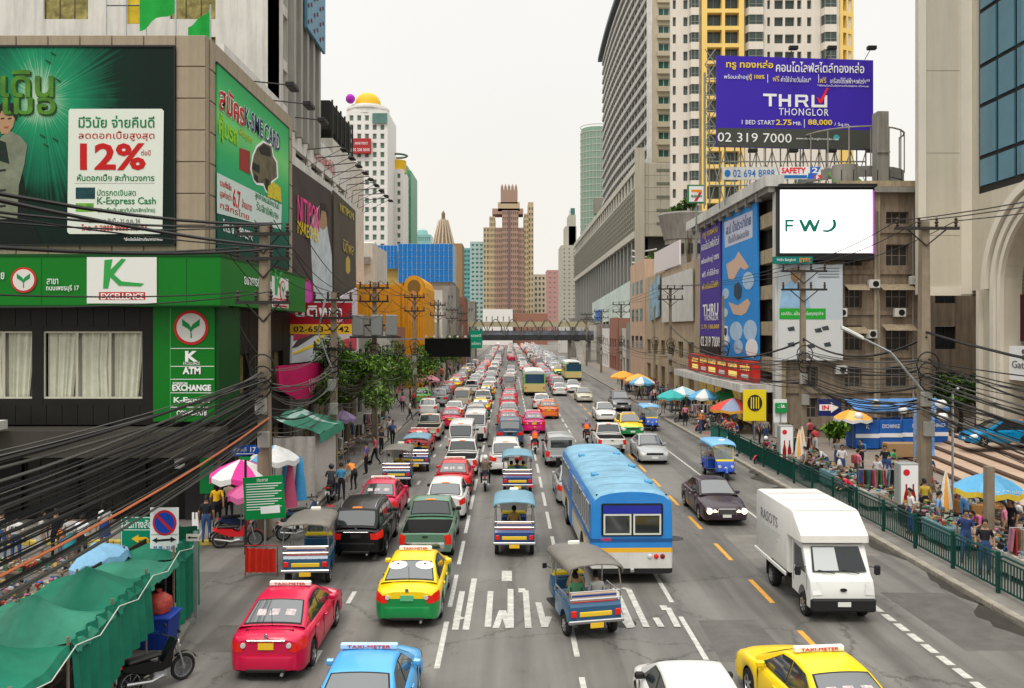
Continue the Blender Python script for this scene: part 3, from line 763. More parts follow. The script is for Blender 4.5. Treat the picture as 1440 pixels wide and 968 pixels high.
def k_limo():
 q = dict(SED); q.update(L=4.8, W=1.8, H=1.44, ax=(-1.5,1.33), lit=False, hl=None, zt=[(-2.4,.9),(-1.7,.95),(0,.95),(1.1,.9),(1.9,.78),(2.4,.66)],
  zd=[(-2.4,.95),(-2.2,1.0),(-1.5,1.03),(1.15,.98),(1.9,.88),(2.3,.76),(2.4,.7)], antenna=False, rev=None, bright=True, ph=0, doors=(-1.1,-.2), plate=PLATE_W)
 r_ = make_car('limousine', '', 'car', q)
 for s_ in (1,-1):
  for x, z, rr in ((.68,.60,.115),(.46,.575,.085)):
   P2(r_, 'headlight', B().lathe([(rr*1.12,-.16),(rr*1.12,.02),(rr*1.0,.035),(rr*.96,.02),(.001,.045)], 16, (s_*x, 2.40, z), 'y', mf=lambda i,j: 0 if i<2 else 1), [CHROME, LON], 40)
 g = B(); g.rbox(-.33,.33,2.38,2.46,.46,.68,.03)
 gr = P2(r_, 'radiator_grille', g, BLACK)
 for i in range(6): P2(gr, 'grille_bar', B().box(-.3,.3,2.462,2.47,.485+i*.033,.493+i*.033), CHROME)
 fr = B()
 for a,b_ in (((-.35,.45),(-.33,.69)),((-.33,.69),(.33,.69)),((.33,.69),(.35,.45))): fr.tube([(a[0],2.46,a[1]),(b_[0],2.46,b_[1])], .018, 6)
 P2(r_, 'grille_frame', fr, CHROME)
 return r_
HATCH = dict(L=3.95, W=1.70, H=1.50, ax=(-1.18,1.32), wr=.30, zb=.22,
 zt=[(-2,.93),(-1.8,.98),(0,.95),(1,.9),(1.5,.80),(2,.66)], zd=[(-2,.98),(-1.8,1.02),(0,1.0),(1,.98),(1.5,.9),(2,.68)],
 rb=(-1.86,1.0), rt=(-1.42,1.41), ft=(.1,1.45), fb=(1.1,.98), wt=.70,
 sw=[[(-.35,.99),(.76,.97),(.6,1.05),(.08,1.37),(-.35,1.40)], [(-.43,.99),(-.43,1.40),(-1.15,1.36),(-1.38,1.2),(-1.3,1.03)]],
 doors=(-1.0,-.15), lines=(-1.2,-.39,.72), tl=(.3,6,8,.06), brake3=True, zp=.62, bm=True)
def k_hatch(): return make_car('hatchback', '', 'car', dict(HATCH))
SUV = dict(L=4.65, W=1.82, H=1.80, ax=(-1.35,1.38), wr=.38, zb=.32,
 zt=[(-2.3,1.05),(-2,1.12),(0,1.1),(1.1,1.08),(1.7,1.0),(2.3,.86)], zd=[(-2.3,1.1),(-2,1.14),(1.1,1.14),(1.7,1.08),(2.2,.95),(2.3,.88)],
 rb=(-2.27,1.12), rt=(-1.98,1.70), ft=(.22,1.74), fb=(1.12,1.14), wt=.72,
 sw=[[(-.3,1.16),(.8,1.13),(.62,1.24),(.18,1.62),(-.3,1.66)], [(-.38,1.16),(-.38,1.66),(-1.25,1.65),(-1.3,1.16)], [(-1.4,1.16),(-1.38,1.64),(-1.85,1.58),(-2.0,1.2)]],
 doors=(-1.1,-.1), lines=(-1.35,-.34,.78), tl=(.3,6,8,.2), rails=True, brake3=True, zp=.88, gh=.2, badge=True, strip=True, rhi=.86, plate=BLACK, bm=True)
def k_suv(): return make_car('suv', '', 'car', dict(SUV))
PICK = dict(L=5.1, W=1.80, H=1.70, ax=(-1.35,1.60), wr=.37, zb=.36, bed=(-2.49,-.62,.62),
 zt=[(-2.6,1.0),(-.55,1.02),(-.45,1.06),(1.3,1.04),(1.9,.96),(2.5,.84)], zd=[(-2.6,1.0),(-.6,1.02),(-.45,1.1),(1.35,1.1),(1.9,1.05),(2.4,.93),(2.55,.86)],
 rb=(-.50,1.1), rt=(-.36,1.62), ft=(.45,1.66), fb=(1.35,1.1), wt=.74,
 sw=[[(.05,1.13),(1.02,1.1),(.84,1.2),(.42,1.57),(.05,1.59)], [(-.03,1.13),(-.03,1.59),(-.26,1.58),(-.3,1.15)]],
 doors=(.15,), lines=(-.52,.0,1.02), tl=(.12,5,8,.03), brake3=True, zp=.5, gh=.2, bump=CHROME, plate=PLATE_W, rlo=.15, steel=True, bm=True, taper=.12)
def k_pickup():
 q = dict(PICK); r_ = make_car('pickup_truck', '', 'pickup', q)
 P2(r_, 'tailgate_handle', B().rbox(-.09,.09,-2.575,-2.545,.86,.91,.01), BLACK)
 return r_
def k_canopy():
 """pickup with a caged or closed canopy over the bed"""
 q = dict(PICK); r_ = make_car('pickup_truck', '', 'pickup', q)
 b = B(); rg = []
 for y in (-2.52,-2.46,-.62,-.54):
  k = .03 if y in (-2.52,-.54) else 0
  h_ = [(.80-k,1.0),(.78-k,1.35),(.72-k,1.66),(.62-k,1.74-k),(0,1.78-k)]
  rg.append([(x,y,z) for x,z in h_]+[(-x,y,z) for x,z in h_[-2::-1]])
 b.loft(rg, closed=True, caps=True); P2(r_, 'bed_canopy', b, PAINT, 35)
 P2(r_, 'canopy_window', B().rbox(-.6,.6,-2.535,-2.5,1.12,1.58,.02), REARG)
 for s_ in (1,-1): P2(r_, 'canopy_side_window', B().add([(s_*.812,-2.3,1.12),(s_*.812,-.8,1.12),(s_*.765,-.8,1.52),(s_*.765,-2.3,1.52)], [(0,1,2,3) if s_>0 else (3,2,1,0)]), GLASS)
 return r_
VAN = dict(L=4.9, W=1.72, H=2.02, ax=(-1.45,1.5), wr=.32, zb=.26, zt=[(-2.5,1.1),(1.9,1.1),(2.2,1.0),(2.5,.86)], zd=[(-2.5,1.14),(1.9,1.14),(2.2,1.06),(2.5,.9)],
 rb=(-2.42,1.16), rt=(-2.2,1.94), ft=(1.15,1.96), fb=(2.1,1.12), wt=.80,
 sw=[[(.7,1.2),(1.75,1.18),(1.5,1.35),(1.1,1.8),(.7,1.83)], [(-.6,1.2),(.6,1.2),(.6,1.82),(-.6,1.82)], [(-2.1,1.2),(-.7,1.2),(-.7,1.82),(-2.1,1.8)]],
 doors=(.8,), lines=(-.65,.65,1.7), tl=(.1,5,8,.03), rhi=.8, brake3=True, zp=.7, bump=BLACK, steel=True, bm=True, taper=.2)
def k_van(): return make_car('minivan', '', 'van', dict(VAN))
# ---------------------------------------------------------------- bus
def k_bus():
 root = thing('city_bus', '', 'bus')
 L_, w = 10.7, 1.25
 BW = mat('bus_white', (.62,.61,.58), .4, noise=.12, ns=1.2, streak=.15); BY = mat('bus_yellow_band', (.78,.42,.03), .4); BB = mat('bus_blue', (.025,.22,.6), .35, noise=.06, ns=2, coat=.3)
 BL = mat('bus_pale_blue_roof', (.2,.40,.54), .5, noise=.28, ns=.9, streak=.15); BN = mat('bus_navy_line', (.02,.09,.26), .4)
 h_ = [(1.16,.34),(1.24,.36),(1.25,.5),(1.25,.98),(1.25,1.12),(1.25,1.28),(1.25,1.4),(1.24,1.9),(1.215,2.45),(1.16,2.6),(1.0,2.72),(.7,2.80),(.35,2.84),(0,2.85)]
 cols = [4,4,0,1,2,3,2,2,2,5,5,5,5]
 rings = []
 for y, k, dz in ((-5.35,.955,.04),(-5.33,.975,.02),(-5.27,.992,.0),(-5.1,1,0),(5.1,1,0),(5.25,.985,0),(5.33,.96,.03),(5.35,.93,.06)):
  r_ = [(x*k, y, z-(dz if z > 2 else 0)) for x, z in h_]; rings.append(r_+[(-x,y,z) for x,_,z in r_[-2::-1]])
 nr = len(rings[0])
 def mf(i, j):
  if j < 13: return cols[j]
  if j < 26: return cols[25-j]
  return 4
 b = B(); b.loft(rings, caps=False, mf=mf)
 for i in (0, -1):
  rg = rings[i]
  for j in range(13):
   ids = [rg[j], rg[j+1], rg[nr-2-j], rg[nr-1-j]] if j < 12 else [rg[12], rg[13], rg[14]]
   if i == -1: ids = ids[::-1]
   b.add(ids, [tuple(range(len(ids)))], cols[j] if j < 9 else 2)
 P2(root, 'body', b, [BW, BY, BB, BN, BLACK, BL], 40)
 # roof: panel joints and hatches
 for y in (-4.1,-2.9,-1.7,-.5,.7,1.9,3.1): P2(root, 'roof_rib', B().add([(x_,y+d_,z_+.007) for d_ in (-.02,.02) for x_,z_ in ((-1.0,2.72),(-.7,2.8),(-.35,2.84),(0,2.85),(.35,2.84),(.7,2.8),(1.0,2.72))], [(i,i+1,i+8,i+7) for i in range(6)]), BL)
 for x, y in ((-.75,-2.2),(-.72,2.2),(.82,-3.6),(.82,-.4),(.7,2.6)): P2(root, 'roof_vent', B().rbox(x-.12,x+.12,y-.16,y+.16,2.77,2.86,.02), mat('vent_blue', (.08,.3,.5), .5))
 # rear window: surround, blue strip, two panes with pale frames and dark rubber
 P2(root, 'rear_window_surround', B().rbox(-.93,.93,-5.385,-5.345,1.48,2.46,.04), BLACK)
 P2(root, 'sun_strip', B().box(-.88,.88,-5.40,-5.38,2.16,2.40), mat('navy_film', (.02,.03,.3), .2))
 for s_ in (-1,1):
  x0, x1 = sorted((s_*.03, s_*.87))
  f = P2(root, 'window_frame', B().box(x0,x1,-5.40,-5.388,1.52,1.57).box(x0,x1,-5.40,-5.388,2.1,2.15).box(x0,x0+.05,-5.401,-5.388,1.57,2.1).box(x1-.05,x1,-5.401,-5.388,1.57,2.1), mat('pale_window_frame', (.6,.62,.55), .5))
  P2(f, 'pane', B().box(x0+.05,x1-.05,-5.395,-5.39,1.57,2.1), GLASS)
 for s_ in (-1,1):
  for k, (x, m) in enumerate(((.92, mat('dark_red_lamp', (.22,.01,.01), .2, coat=.5)), (.73, LORG if s_ < 0 else LRED), (.54, LWHT))):
   if s_ < 0 and k == 2: continue
   P2(root, 'rear_lamp', B().lathe([(.075,0),(.075,-.04),(.06,-.05),(.001,-.055)][::-1], 14, (s_*x, -5.33, .86), 'y'), m, 40)
 P2(root, 'number_plate', B().box(-.19,.19,-5.345,-5.30,.62,.8), PLATE_Y)
 P2(root, 'plate_bracket', B().box(-.24,.24,-5.335,-5.3,.58,.84), WHITED)
 P2(root, 'tow_hook', B().rbox(-.06,.06,-5.4,-5.3,.38,.5,.02), STEEL)
 P2(root, 'badge', B().box(-.14,.1,-5.335,-5.3,.93,.955), BLACK)
 for s_ in (-1, 1): P2(root, 'marker_lamp', B().rbox(s_*1.05-.03,s_*1.05+.03,-5.25,-5.19,2.65,2.72,.01), BLACK)
 # side windows, each with a frame, on both sides; a door on the left
 fr = mat('dull_alloy_frame', (.34,.36,.36), .5, .3); dark = GLASS
 for s_ in (-1, 1):
  y = -5.0
  for k in range(9):
   if s_ < 0 and k == 5: y += 1.1; continue
   x = s_*1.252
   f = P2(root, 'side_window', B().box(*sorted((x-s_*.03, x)), y, y+1.02, 1.5, 2.34), dark)
   g = B()
   for (a,b_,c,d) in ((y,y+1.02,1.48,1.53),(y,y+1.02,2.32,2.37),(y,y+.05,1.48,2.37),(y+.97,y+1.02,1.48,2.37),(y+.48,y+.53,1.53,2.32)): g.box(*sorted((x-s_*.02, x+s_*.012)), a,b_,c,d)
   P2(f, 'frame', g, fr)
   y += 1.1
  P2(root, 'rear_arch', B().lathe([(.56,0),(.56,.02),(.001,.025)] if s_ > 0 else [(.001,-.025),(.56,-.02),(.56,0)], 20, (s_*1.244, -2.9, .5), 'x'), WELL)
  P2(root, 'front_arch', B().lathe([(.56,0),(.56,.02),(.001,.025)] if s_ > 0 else [(.001,-.025),(.56,-.02),(.56,0)], 20, (s_*1.244, 2.9, .5), 'x'), WELL)
  add_wheel(root, s_*1.15, -2.9, .46, .26, True); add_wheel(root, s_*1.15, 2.9, .46, .26, True)
 P2(root, 'door', B().box(-1.262,-1.24,.55,1.6,.42,2.34), [mat('door_blue', (.02,.2,.6), .4)])
 P2(root, 'windscreen', B().rbox(-1.1,1.1,5.33,5.37,1.3,2.4,.03), GLASS)
 P2(root, 'mirror', B().rbox(-1.5,-1.3,5.1,5.16,1.9,2.3,.03).tube([(-1.2,5.2,2.3),(-1.4,5.14,2.25)],.015,4), BLACK)
 return root
def k_bus_far():
 """smaller city bus seen far up the road"""
 root = thing('city_bus', '', 'bus')
 b = B(); cols = [4,0,0,1,2,3,3]
 h_ = [(1.2,.35),(1.25,.5),(1.25,.85),(1.25,1.25),(1.25,1.4),(1.25,2.6),(1.1,2.85),(0,2.95)]
 rings = []
 for y, k in ((-5,.97),(-4.9,1),(4.9,1),(5,.97)):
  r_ = [(x*k,y,z) for x,z in h_]; rings.append(r_+[(-x,y,z) for x,_,z in r_[-2::-1]])
 nr = len(rings[0]); b.loft(rings, caps=False, mf=lambda i,j: cols[j] if j < 7 else (cols[13-j] if j < 14 else 4))
 for i in (0,-1):
  rg = rings[i]
  for j in range(7):
   ids = [rg[j], rg[j+1], rg[nr-2-j], rg[nr-1-j]] if j < 6 else [rg[6], rg[7], rg[8]]
   b.add(ids if i == 0 else ids[::-1], [tuple(range(len(ids)))], cols[j])
 P2(root, 'body', b, [mat('bus_cream', (.62,.5,.2), .5), mat('bus_cream2', (.65,.5,.25), .5), mat('bus_lime', (.25,.5,.12), .5), mat('bus_grey_white', (.55,.56,.55), .5), BLACK], 40)
 for s_ in (-1,1):
  P2(root, 'end_window', B().rbox(-1.1,1.1,s_*5-.03,s_*5+.03,1.5,2.55,.04), mat('blue_bus_glass', (.02,.06,.12), .08, ior=1.8))
  P2(root, 'side_windows', B().rbox(s_*1.25-.02,s_*1.25+.02,-4.6,4.6,1.5,2.4,.02), GLASS)
  P2(root, 'rear_lamp', B().rbox(s_*1.05-.1,s_*1.05+.1,-5.05,-4.98,.9,1.05,.02), LRED)
  P2(root, 'front_lamp', B().rbox(s_*.95-.14,s_*.95+.14,4.96,5.03,.75,.92,.02), LWHT)
  for yy in (-2.6, 2.9): add_wheel(root, s_*1.12, yy, .46, .26, True)
 P2(root, 'destination_box', B().rbox(-.8,.8,4.98,5.04,2.6,2.8,.02), BLACK)
 return root
# ---------------------------------------------------------------- box truck
def profile_x(b, prof, xs, m=0, mf=None):
 """prof: list of (y,z); xs: list of (x, inset) ; lofted along x"""
 cy = sum(p_[0] for p_ in prof)/len(prof); cz = sum(p_[1] for p_ in prof)/len(prof); rings = []
 for x, i in xs:
  rr = []
  for y, z in prof:
   d = math.hypot(y-cy, z-cz); k = max(0, 1-i/d); rr.append((x, cy+(y-cy)*k, cz+(z-cz)*k))
  rings.append(rr)
 ar = sum(prof[i][0]*prof[(i+1)%len(prof)][1]-prof[(i+1)%len(prof)][0]*prof[i][1] for i in range(len(prof)))
 if ar < 0: rings = rings[::-1]
 return b.loft(rings, m, True, True, mf)
def k_truck():
 root = thing('box_truck', '', 'truck')
 TW = mat('truck_white', (.66,.66,.63), .35, noise=.05, ns=1.5, coat=.3); TB = mat('fibreglass_white', (.68,.66,.62), .5, noise=.06, ns=.9, streak=.08)
 # cargo box with a slanted nose over the cab
 b = B(); pr = [(-2.45,.86),(-2.45,2.5),(-2.35,2.66),(-2.2,2.7),(.9,2.72),(1.05,2.68),(1.72,2.16),(1.74,1.98),(1.62,1.96),(.62,1.94),(.6,.86)]
 profile_x(b, pr, [(-.93,.10),(-.91,.04),(-.85,0),(.85,0),(.91,.04),(.93,.10)]); P2(root, 'cargo_box', b, TB, 28)
 for y in (-1.4,-.35,.55): P2(root, 'box_joint', B().box(-.86,.86,y-.012,y+.012,2.695,2.726), mat('joint_grey', (.42,.4,.37), .7))
 P2(root, 'box_joint', B().box(-.86,.86,1.02,1.045,2.66,2.7), mat('joint_grey', (.42,.4,.37), .7))
 # cab
 b = B(); pr = [(.72,.48),(.72,1.80),(.8,1.93),(1.45,1.95),(1.6,1.9),(2.02,1.22),(2.2,1.08),(2.26,.9),(2.3,.7),(2.28,.36),(1.95,.33),(1.95,.5),(1.86,.68),(1.7,.78),(1.5,.78),(1.34,.68),(1.25,.5),(1.25,.45)]
 profile_x(b, pr, [(-.84,.05),(-.82,.015),(-.76,0),(.76,0),(.82,.015),(.84,.05)]); P2(root, 'cab', b, TW, 30)
 nrm = Vector((0,.85,.53))
 b = B(); b.add([(-.72,2.005,1.27),(.72,2.005,1.27),(.64,1.64,1.855),(-.64,1.64,1.855)], [(0,1,2,3)][::-1] and [(3,2,1,0)]); b.v = [(x,y+.02,z+.012) for x,y,z in b.v]
 ws = P2(root, 'windscreen', b, mat('truck_glass', (.02,.024,.026), .08, ior=1.7))
 b = B(); b.v = []; b.add([(.02,1.99+.03,1.3+.012),(.66,1.99+.03,1.3+.012),(.6,1.655+.03,1.835+.012),(.02,1.655+.03,1.835+.012)], [(3,2,1,0)])
 P2(ws, 'sunshade', b, mat('sunshade_silver', (.42,.44,.44), .5, .2))
 for x in (-.5,.15): P2(root, 'wiper', B().tube([(x,2.08,1.25),(x+.42,2.03,1.33)], .012, 4), BLACK)
 for s_ in (-1,1):
  pg = [(.95,1.2),(1.86,1.2),(1.5,1.78),(.95,1.82)]
  P2(root, 'side_window', B().add([(s_*.846,y,z) for y,z in pg], [(0,1,2,3) if s_ > 0 else (3,2,1,0)]), GLASS)
  b = B();
  for yy in (.88, 1.93): b.box(*sorted((s_*.83, s_*.845)), yy-.006, yy+.006, .78, 1.85 if yy < 1 else 1.18)
  P2(root, 'door_gap', b, BLACK); P2(root, 'door_handle', B().rbox(*sorted((s_*.83, s_*.87)), .98, 1.12, 1.04, 1.08, .01), BLACK)
  P2(root, 'headlight', B().add([(s_*.85,2.06,1.02),(s_*.85,2.2,.72),(s_*.81,2.31,.74),(s_*.56,2.315,.76),(s_*.6,2.24,1.04),(s_*.8,2.17,1.1)], [(0,1,2,5),(5,2,3,4)] if s_ > 0 else [(5,2,1,0),(4,3,2,5)]), LWHT)
  P2(root, 'mirror', B().rbox(*sorted((s_*.98, s_*1.14)), 1.84, 1.93, 1.16, 1.42, .03).tube([(s_*.83,1.86,1.38),(s_*1.0,1.88,1.36)], .012, 4), BLACK)
  add_wheel(root, s_*.74, 1.6, .31, .19, True); add_wheel(root, s_*.74, -1.1, .31, .24, True)
  P2(root, 'side_rail', B().rbox(*sorted((s_*.9, s_*.96)), -2.5, .5, .74, .86, .02), TW)
  P2(root, 'mud_flap', B().box(s_*.74-.12, s_*.74+.12, -1.56, -1.54, .22, .7), BLACK)
 P2(root, 'front_bumper', B().rbox(-.85,.85,2.18,2.35,.30,.66,.05), BLACK)
 P2(root, 'number_plate', B().box(-.17,.17,2.352,2.365,.46,.58), PLATE_W)
 P2(root, 'badge', B().ell(0,.88,.09,.045,2.29,2.315), BLACK)
 P2(root, 'chassis', B().box(-.4,.4,-2.4,2.0,.42,.74).box(-.7,.7,-1.14,-1.06,.27,.35).box(.4,.7,-.3,.3,.35,.6), BLACK)
 T = TR(.935, 0, 0, R(90))
 GR = mat('grey_lettering', (.12,.12,.13), .6)
 lettering('RASOTS', GR, root, T, -1.05, 2.06, w=1.6, h=.3, out=0, world=False, bold=-.01)
 for k in range(9): P2(root, 'small_print', B(T).box(-1.75, .05-.12*(k%3)-.06*k, -.004, .004, 1.75-.075*k, 1.765-.075*k), mat('grey_small_print', (.36,.36,.36), .6))
 P2(root, 'door_emblem', B(TR(.852,0,0,R(90))).ell(1.3,1.08,.06,.09,-.002,.01), BLACK)
 return root
# ---------------------------------------------------------------- tuk-tuk
def k_tuk(roofm='ROOF', body='NAVY', label='', canopy_grey=False, driver=True, rearcol=None):
 root = thing('tuk_tuk', '', 'tuk-tuk')
 RF = {'blue': mat('tuk_roof_blue_grey', (.16,.30,.38), .55, noise=.15, ns=2), 'grey': mat('tuk_roof_grey', (.17,.155,.135), .5, noise=.2, ns=2), 'sky': mat('tuk_roof_sky', (.18,.42,.68), .45, noise=.1, ns=2)}[roofm]
 BD = {'navy': mat('tuk_navy', (.02,.06,.2), .35, coat=.4), 'teal': mat('tuk_steel_blue', (.03,.10,.19), .35, coat=.4), 'blue': mat('tuk_bright_blue', (.02,.08,.42), .3, coat=.5)}[body]
 tube = mat('tuk_chrome_tube', (.45,.45,.46), .3, .9)
 # rear tub with flared arches
 b = B(); profile_x(b, [(-1.42,.5),(-1.42,.84),(-1.36,.92),(-.1,.92),(-.1,.42),(-.55,.36),(-.62,.55),(-.78,.66),(-1.0,.66),(-1.16,.55),(-1.22,.42)], [(-.68,.04),(-.66,0),(.66,0),(.68,.04)]); P2(root, 'rear_tub', b, BD, 30)
 P2(root, 'floor', B().box(-.6,.6,-.4,1.0,.30,.36), BLACK)
 P2(root, 'rear_bumper', B().rbox(-.72,.72,-1.5,-1.42,.44,.53,.02), tube)
 P2(root, 'number_plate', B().box(-.17,.17,-1.52,-1.505,.34,.46), PLATE_Y)
 P2(root, 'rear_panel', B().rbox(-.42,.42,-1.45,-1.41,.6,.72,.015), rearcol or mat('tuk_rear_yellow', (.75,.5,.04), .5))
 for s_ in (-1,1):
  P2(root, 'tail_light', B().rbox(*sorted((s_*.5, s_*.64)), -1.46,-1.41,.6,.76,.015), LRED)
  add_wheel(root, s_*.6, -.9, .26, .14, True)
  P2(root, 'side_guard', B().tube([(s_*.68,-1.3,.95),(s_*.7,-1.3,1.1),(s_*.7,-.25,1.1),(s_*.68,-.1,.92)], .016, 5).tube([(s_*.7,-.9,.93),(s_*.7,-.9,1.1)], .012, 4).tube([(s_*.7,-.55,.93),(s_*.7,-.55,1.1)], .012, 4), tube)
  P2(root, 'roof_post', B().tube([(s_*.66,-1.34,.9),(s_*.67,-1.36,1.4),(s_*.62,-1.36,1.74)], .018, 6), tube)
  P2(root, 'roof_post', B().tube([(s_*.62,-.05,.5),(s_*.64,-.05,1.4),(s_*.6,-.05,1.76)], .018, 6), tube)
  P2(root, 'roof_post', B().tube([(s_*.42,1.0,.9),(s_*.5,.82,1.4),(s_*.52,.72,1.74)], .018, 6), tube)
 P2(root, 'bench_seat', B().rbox(-.56,.56,-.95,-.42,.62,.78,.05), mat('tuk_seat_red', (.35,.03,.04), .6))
 bk = P2(root, 'seat_back', B().rbox(-.6,.6,-1.3,-1.18,.8,1.16,.04), mat('tuk_seat_cream', (.55,.42,.3), .6))
 for z, m in ((.84, WHITE), (.92, RED), (1.0, WHITE), (1.08, mat('tuk_stripe_blue', (.02,.08,.4), .5))): P2(bk, 'stripe', B().box(-.58,.58,-1.315,-1.302,z-.02,z+.02), m)
 P2(root, 'rear_rail', B().tube([(-.67,-1.36,1.2),(.67,-1.36,1.2)], .016, 5).tube([(-.67,-1.4,1.02),(.67,-1.4,1.02)], .016, 5), tube)
 # canopy
 rg = []
 for y, dz, k in ((-1.46,-.03,1.0),(-1.42,.0,1.02),(-.6,.03,1.02),(.3,.02,1.0),(.8,-.03,.92),(.9,-.08,.86)):
  h_ = [(.70,1.70),(.71,1.76),(.66,1.84),(.45,1.90),(0,1.93)]
  r_ = [(x*k,y,z+dz) for x,z in h_]; r_ = r_+[(-x,y_,z) for x,y_,z in r_[-2::-1]]
  rg.append(r_+[(x*.97,y_,z-.03) for x,y_,z in r_[::-1]])
 P2(root, 'canopy', B().loft(rg), RF, 45)
 P2(root, 'roof_sign', B().rbox(-.16,.16,.38,.46,1.92,2.03,.02), SIGN)
 for rz, yy in ((0,.376),(math.pi,.464)): lettering('TAXI', RED, root.children[-1], TR(0,yy,1.975,rz), 0,0, w=.24, h=.07, out=.002, world=False)
 # front
 b = B(); profile_x(b, [(.78,.36),(.78,.9),(.95,1.02),(1.15,1.0),(1.3,.78),(1.34,.5),(1.2,.42)], [(-.46,.08),(-.42,0),(.42,0),(.46,.08)]); P2(root, 'front_cowl', b, BD, 35)
 P2(root, 'cowl_band', B().rbox(-.44,.44,.9,1.16,.95,1.06,.03), YELLOW)
 P2(root, 'windscreen', B().add([(-.44,1.0,1.05),(.44,1.0,1.05),(.46,.78,1.62),(-.46,.78,1.62)], [(3,2,1,0)]), mat('tuk_glass', (.2,.24,.24), .1, ior=1.6, alpha=.6))
 P2(root, 'windscreen_frame', B().tube([(-.46,1.01,1.03),(.46,1.01,1.03),(.48,.78,1.63),(-.48,.78,1.63),(-.46,1.01,1.03)], .018, 5), YELLOW)
 for s_ in (-1,0,1): P2(root, 'headlight', B().lathe([(.001,.05),(.075,.045),(.085,.02),(.08,-.06)][::-1], 12, (s_*.32,1.30 if s_ else 1.34,.74 if s_ else .66), 'y'), LWHT, 40)
 P2(root, 'mudguard', B().tube([(0,1.0,.5),(0,1.15,.66),(0,1.35,.62),(0,1.5,.42)], .09, 6), BD)
 add_wheel(root, 0, 1.25, .26, .13, True)
 P2(root, 'handlebar', B().tube([(-.36,.66,1.0),(-.1,.78,.96),(.1,.78,.96),(.36,.66,1.0)], .016, 5), BLACK)
 P2(root, 'driver_seat', B().rbox(-.26,.26,.05,.4,.55,.68,.04), BLACK)
 for s_ in (-1,1): P2(root, 'mirror', B().tube([(s_*.5,.86,1.2),(s_*.66,.9,1.28)], .01, 4).rbox(*sorted((s_*.62,s_*.74)),.88,.92,1.2,1.34,.01), BLACK)
 return root
# ---------------------------------------------------------------- motorcycle
def k_moto():
 root = thing('motorcycle', '', 'motorcycle')
 for y in (-.58,.62):
  e_ = bpy.data.objects.new('wheel', None); C.objects.link(e_); e_.parent = root; e_.location = (0,y,.29)
  key = 'mw'
  if key not in _whl:
   t_ = []
   b = B(); n_ = 20
   rg = [[((math.cos(a)*.045), math.cos(u)*(.25+math.sin(a)*.04), math.sin(u)*(.25+math.sin(a)*.04)) for a in [k*math.pi/3 for k in range(6)]] for u in [2*math.pi*i/n_ for i in range(n_+1)]]
   b.loft(rg, caps=False); me1 = b.mesh('tyre', TYRE, 40)
   b = B().lathe([(.2,-.02),(.22,-.02),(.22,.02),(.2,.02),(.2,-.02)], 20, axis='x')
   b.lathe([(.001,-.05),(.04,-.05),(.04,.05),(.001,.05)], 8, axis='x')
   for i in range(8):
    a = 2*math.pi*i/8; M = Matrix.Rotation(a,4,'X'); b.obox(M @ Vector((0,.12,0)), (.01,.18,.01), M)
   _whl[key] = (me1, b.mesh('rim', STEEL, 40))
  link('tyre', _whl[key][0], e_); link('rim', _whl[key][1], e_)
 b = B(); profile_x(b, [(-.75,.72),(-.8,.62),(-.35,.42),(.1,.36),(.3,.42),(.36,.75),(.46,.98),(.38,1.0),(.26,.8),(.12,.56),(-.05,.55),(-.2,.68)], [(-.12,.04),(-.09,0),(.09,0),(.12,.04)]); P2(root, 'fairing', b, PAINT, 35)
 P2(root, 'seat', B().rbox(-.12,.12,-.68,.08,.70,.79,.035), BLACK)
 P2(root, 'engine', B().rbox(-.11,.11,-.12,.22,.22,.44,.03), STEEL)
 P2(root, 'exhaust', B().tube([(.12,.1,.3),(.14,-.2,.26),(.15,-.75,.36)], [.025,.04,.045], 8), CHROME, 40)
 P2(root, 'fork', B().tube([(.07,.62,.3),(.07,.42,.92)], .022, 6).tube([(-.07,.62,.3),(-.07,.42,.92)], .022, 6), STEEL)
 P2(root, 'swingarm', B().tube([(.08,-.58,.3),(.08,0,.36)], .02, 5).tube([(-.08,-.58,.3),(-.08,0,.36)], .02, 5), BLACK)
 P2(root, 'handlebar', B().tube([(-.33,.3,1.02),(-.12,.4,.98),(.12,.4,.98),(.33,.3,1.02)], .015, 5), BLACK)
 for s_ in (-1,1): P2(root, 'mirror', B().tube([(s_*.2,.38,1.0),(s_*.27,.36,1.16)], .007, 4).ell(s_*.27,1.2,.06,.045,.35,.37,n=8), BLACK)
 P2(root, 'front_mudguard', B().loft([[(x,.62+math.cos(a)*.34,.29+math.sin(a)*.34) for x in (-.05,0,.05)] for a in [R(20+15*k) for k in range(8)]], closed=False, caps=False), PAINT, 40)
 P2(root, 'rear_mudguard', B().tube([(0,-.72,.62),(0,-.9,.48),(0,-.95,.36)], .05, 6), BLACK)
 P2(root, 'headlight', B().lathe([(.001,.06),(.07,.04),(.08,-.04)][::-1], 12, (0,.46,.88), 'y'), LWHT, 40)
 P2(root, 'tail_light', B().rbox(-.07,.07,-.83,-.77,.66,.73,.015), LRED)
 P2(root, 'number_plate', B().box(-.1,.1,-.93,-.92,.42,.56), PLATE_W)
 return root
KINDS = dict(sedan=k_sedan, taxi=k_taxi, taxi_yg=k_taxi_yg, taxi_curve=k_taxi_curve, limo=k_limo, hatch=k_hatch, suv=k_suv, pickup=k_pickup, canopy=k_canopy, van=k_van,
 bus=k_bus, bus_far=k_bus_far, truck=k_truck, moto=k_moto, tuk_grey=lambda: k_tuk('grey','teal'), tuk_blue=lambda: k_tuk('blue','navy'), tuk_sky=lambda: k_tuk('sky','blue'))
LEN = dict(sedan=4.53, taxi=4.53, taxi_yg=4.53, taxi_curve=4.53, limo=4.8, hatch=3.95, suv=4.65, pickup=5.1, canopy=5.1, van=4.9, bus=10.7, bus_far=10, truck=4.7, moto=1.8, tuk_grey=2.9, tuk_blue=2.9, tuk_sky=2.9)
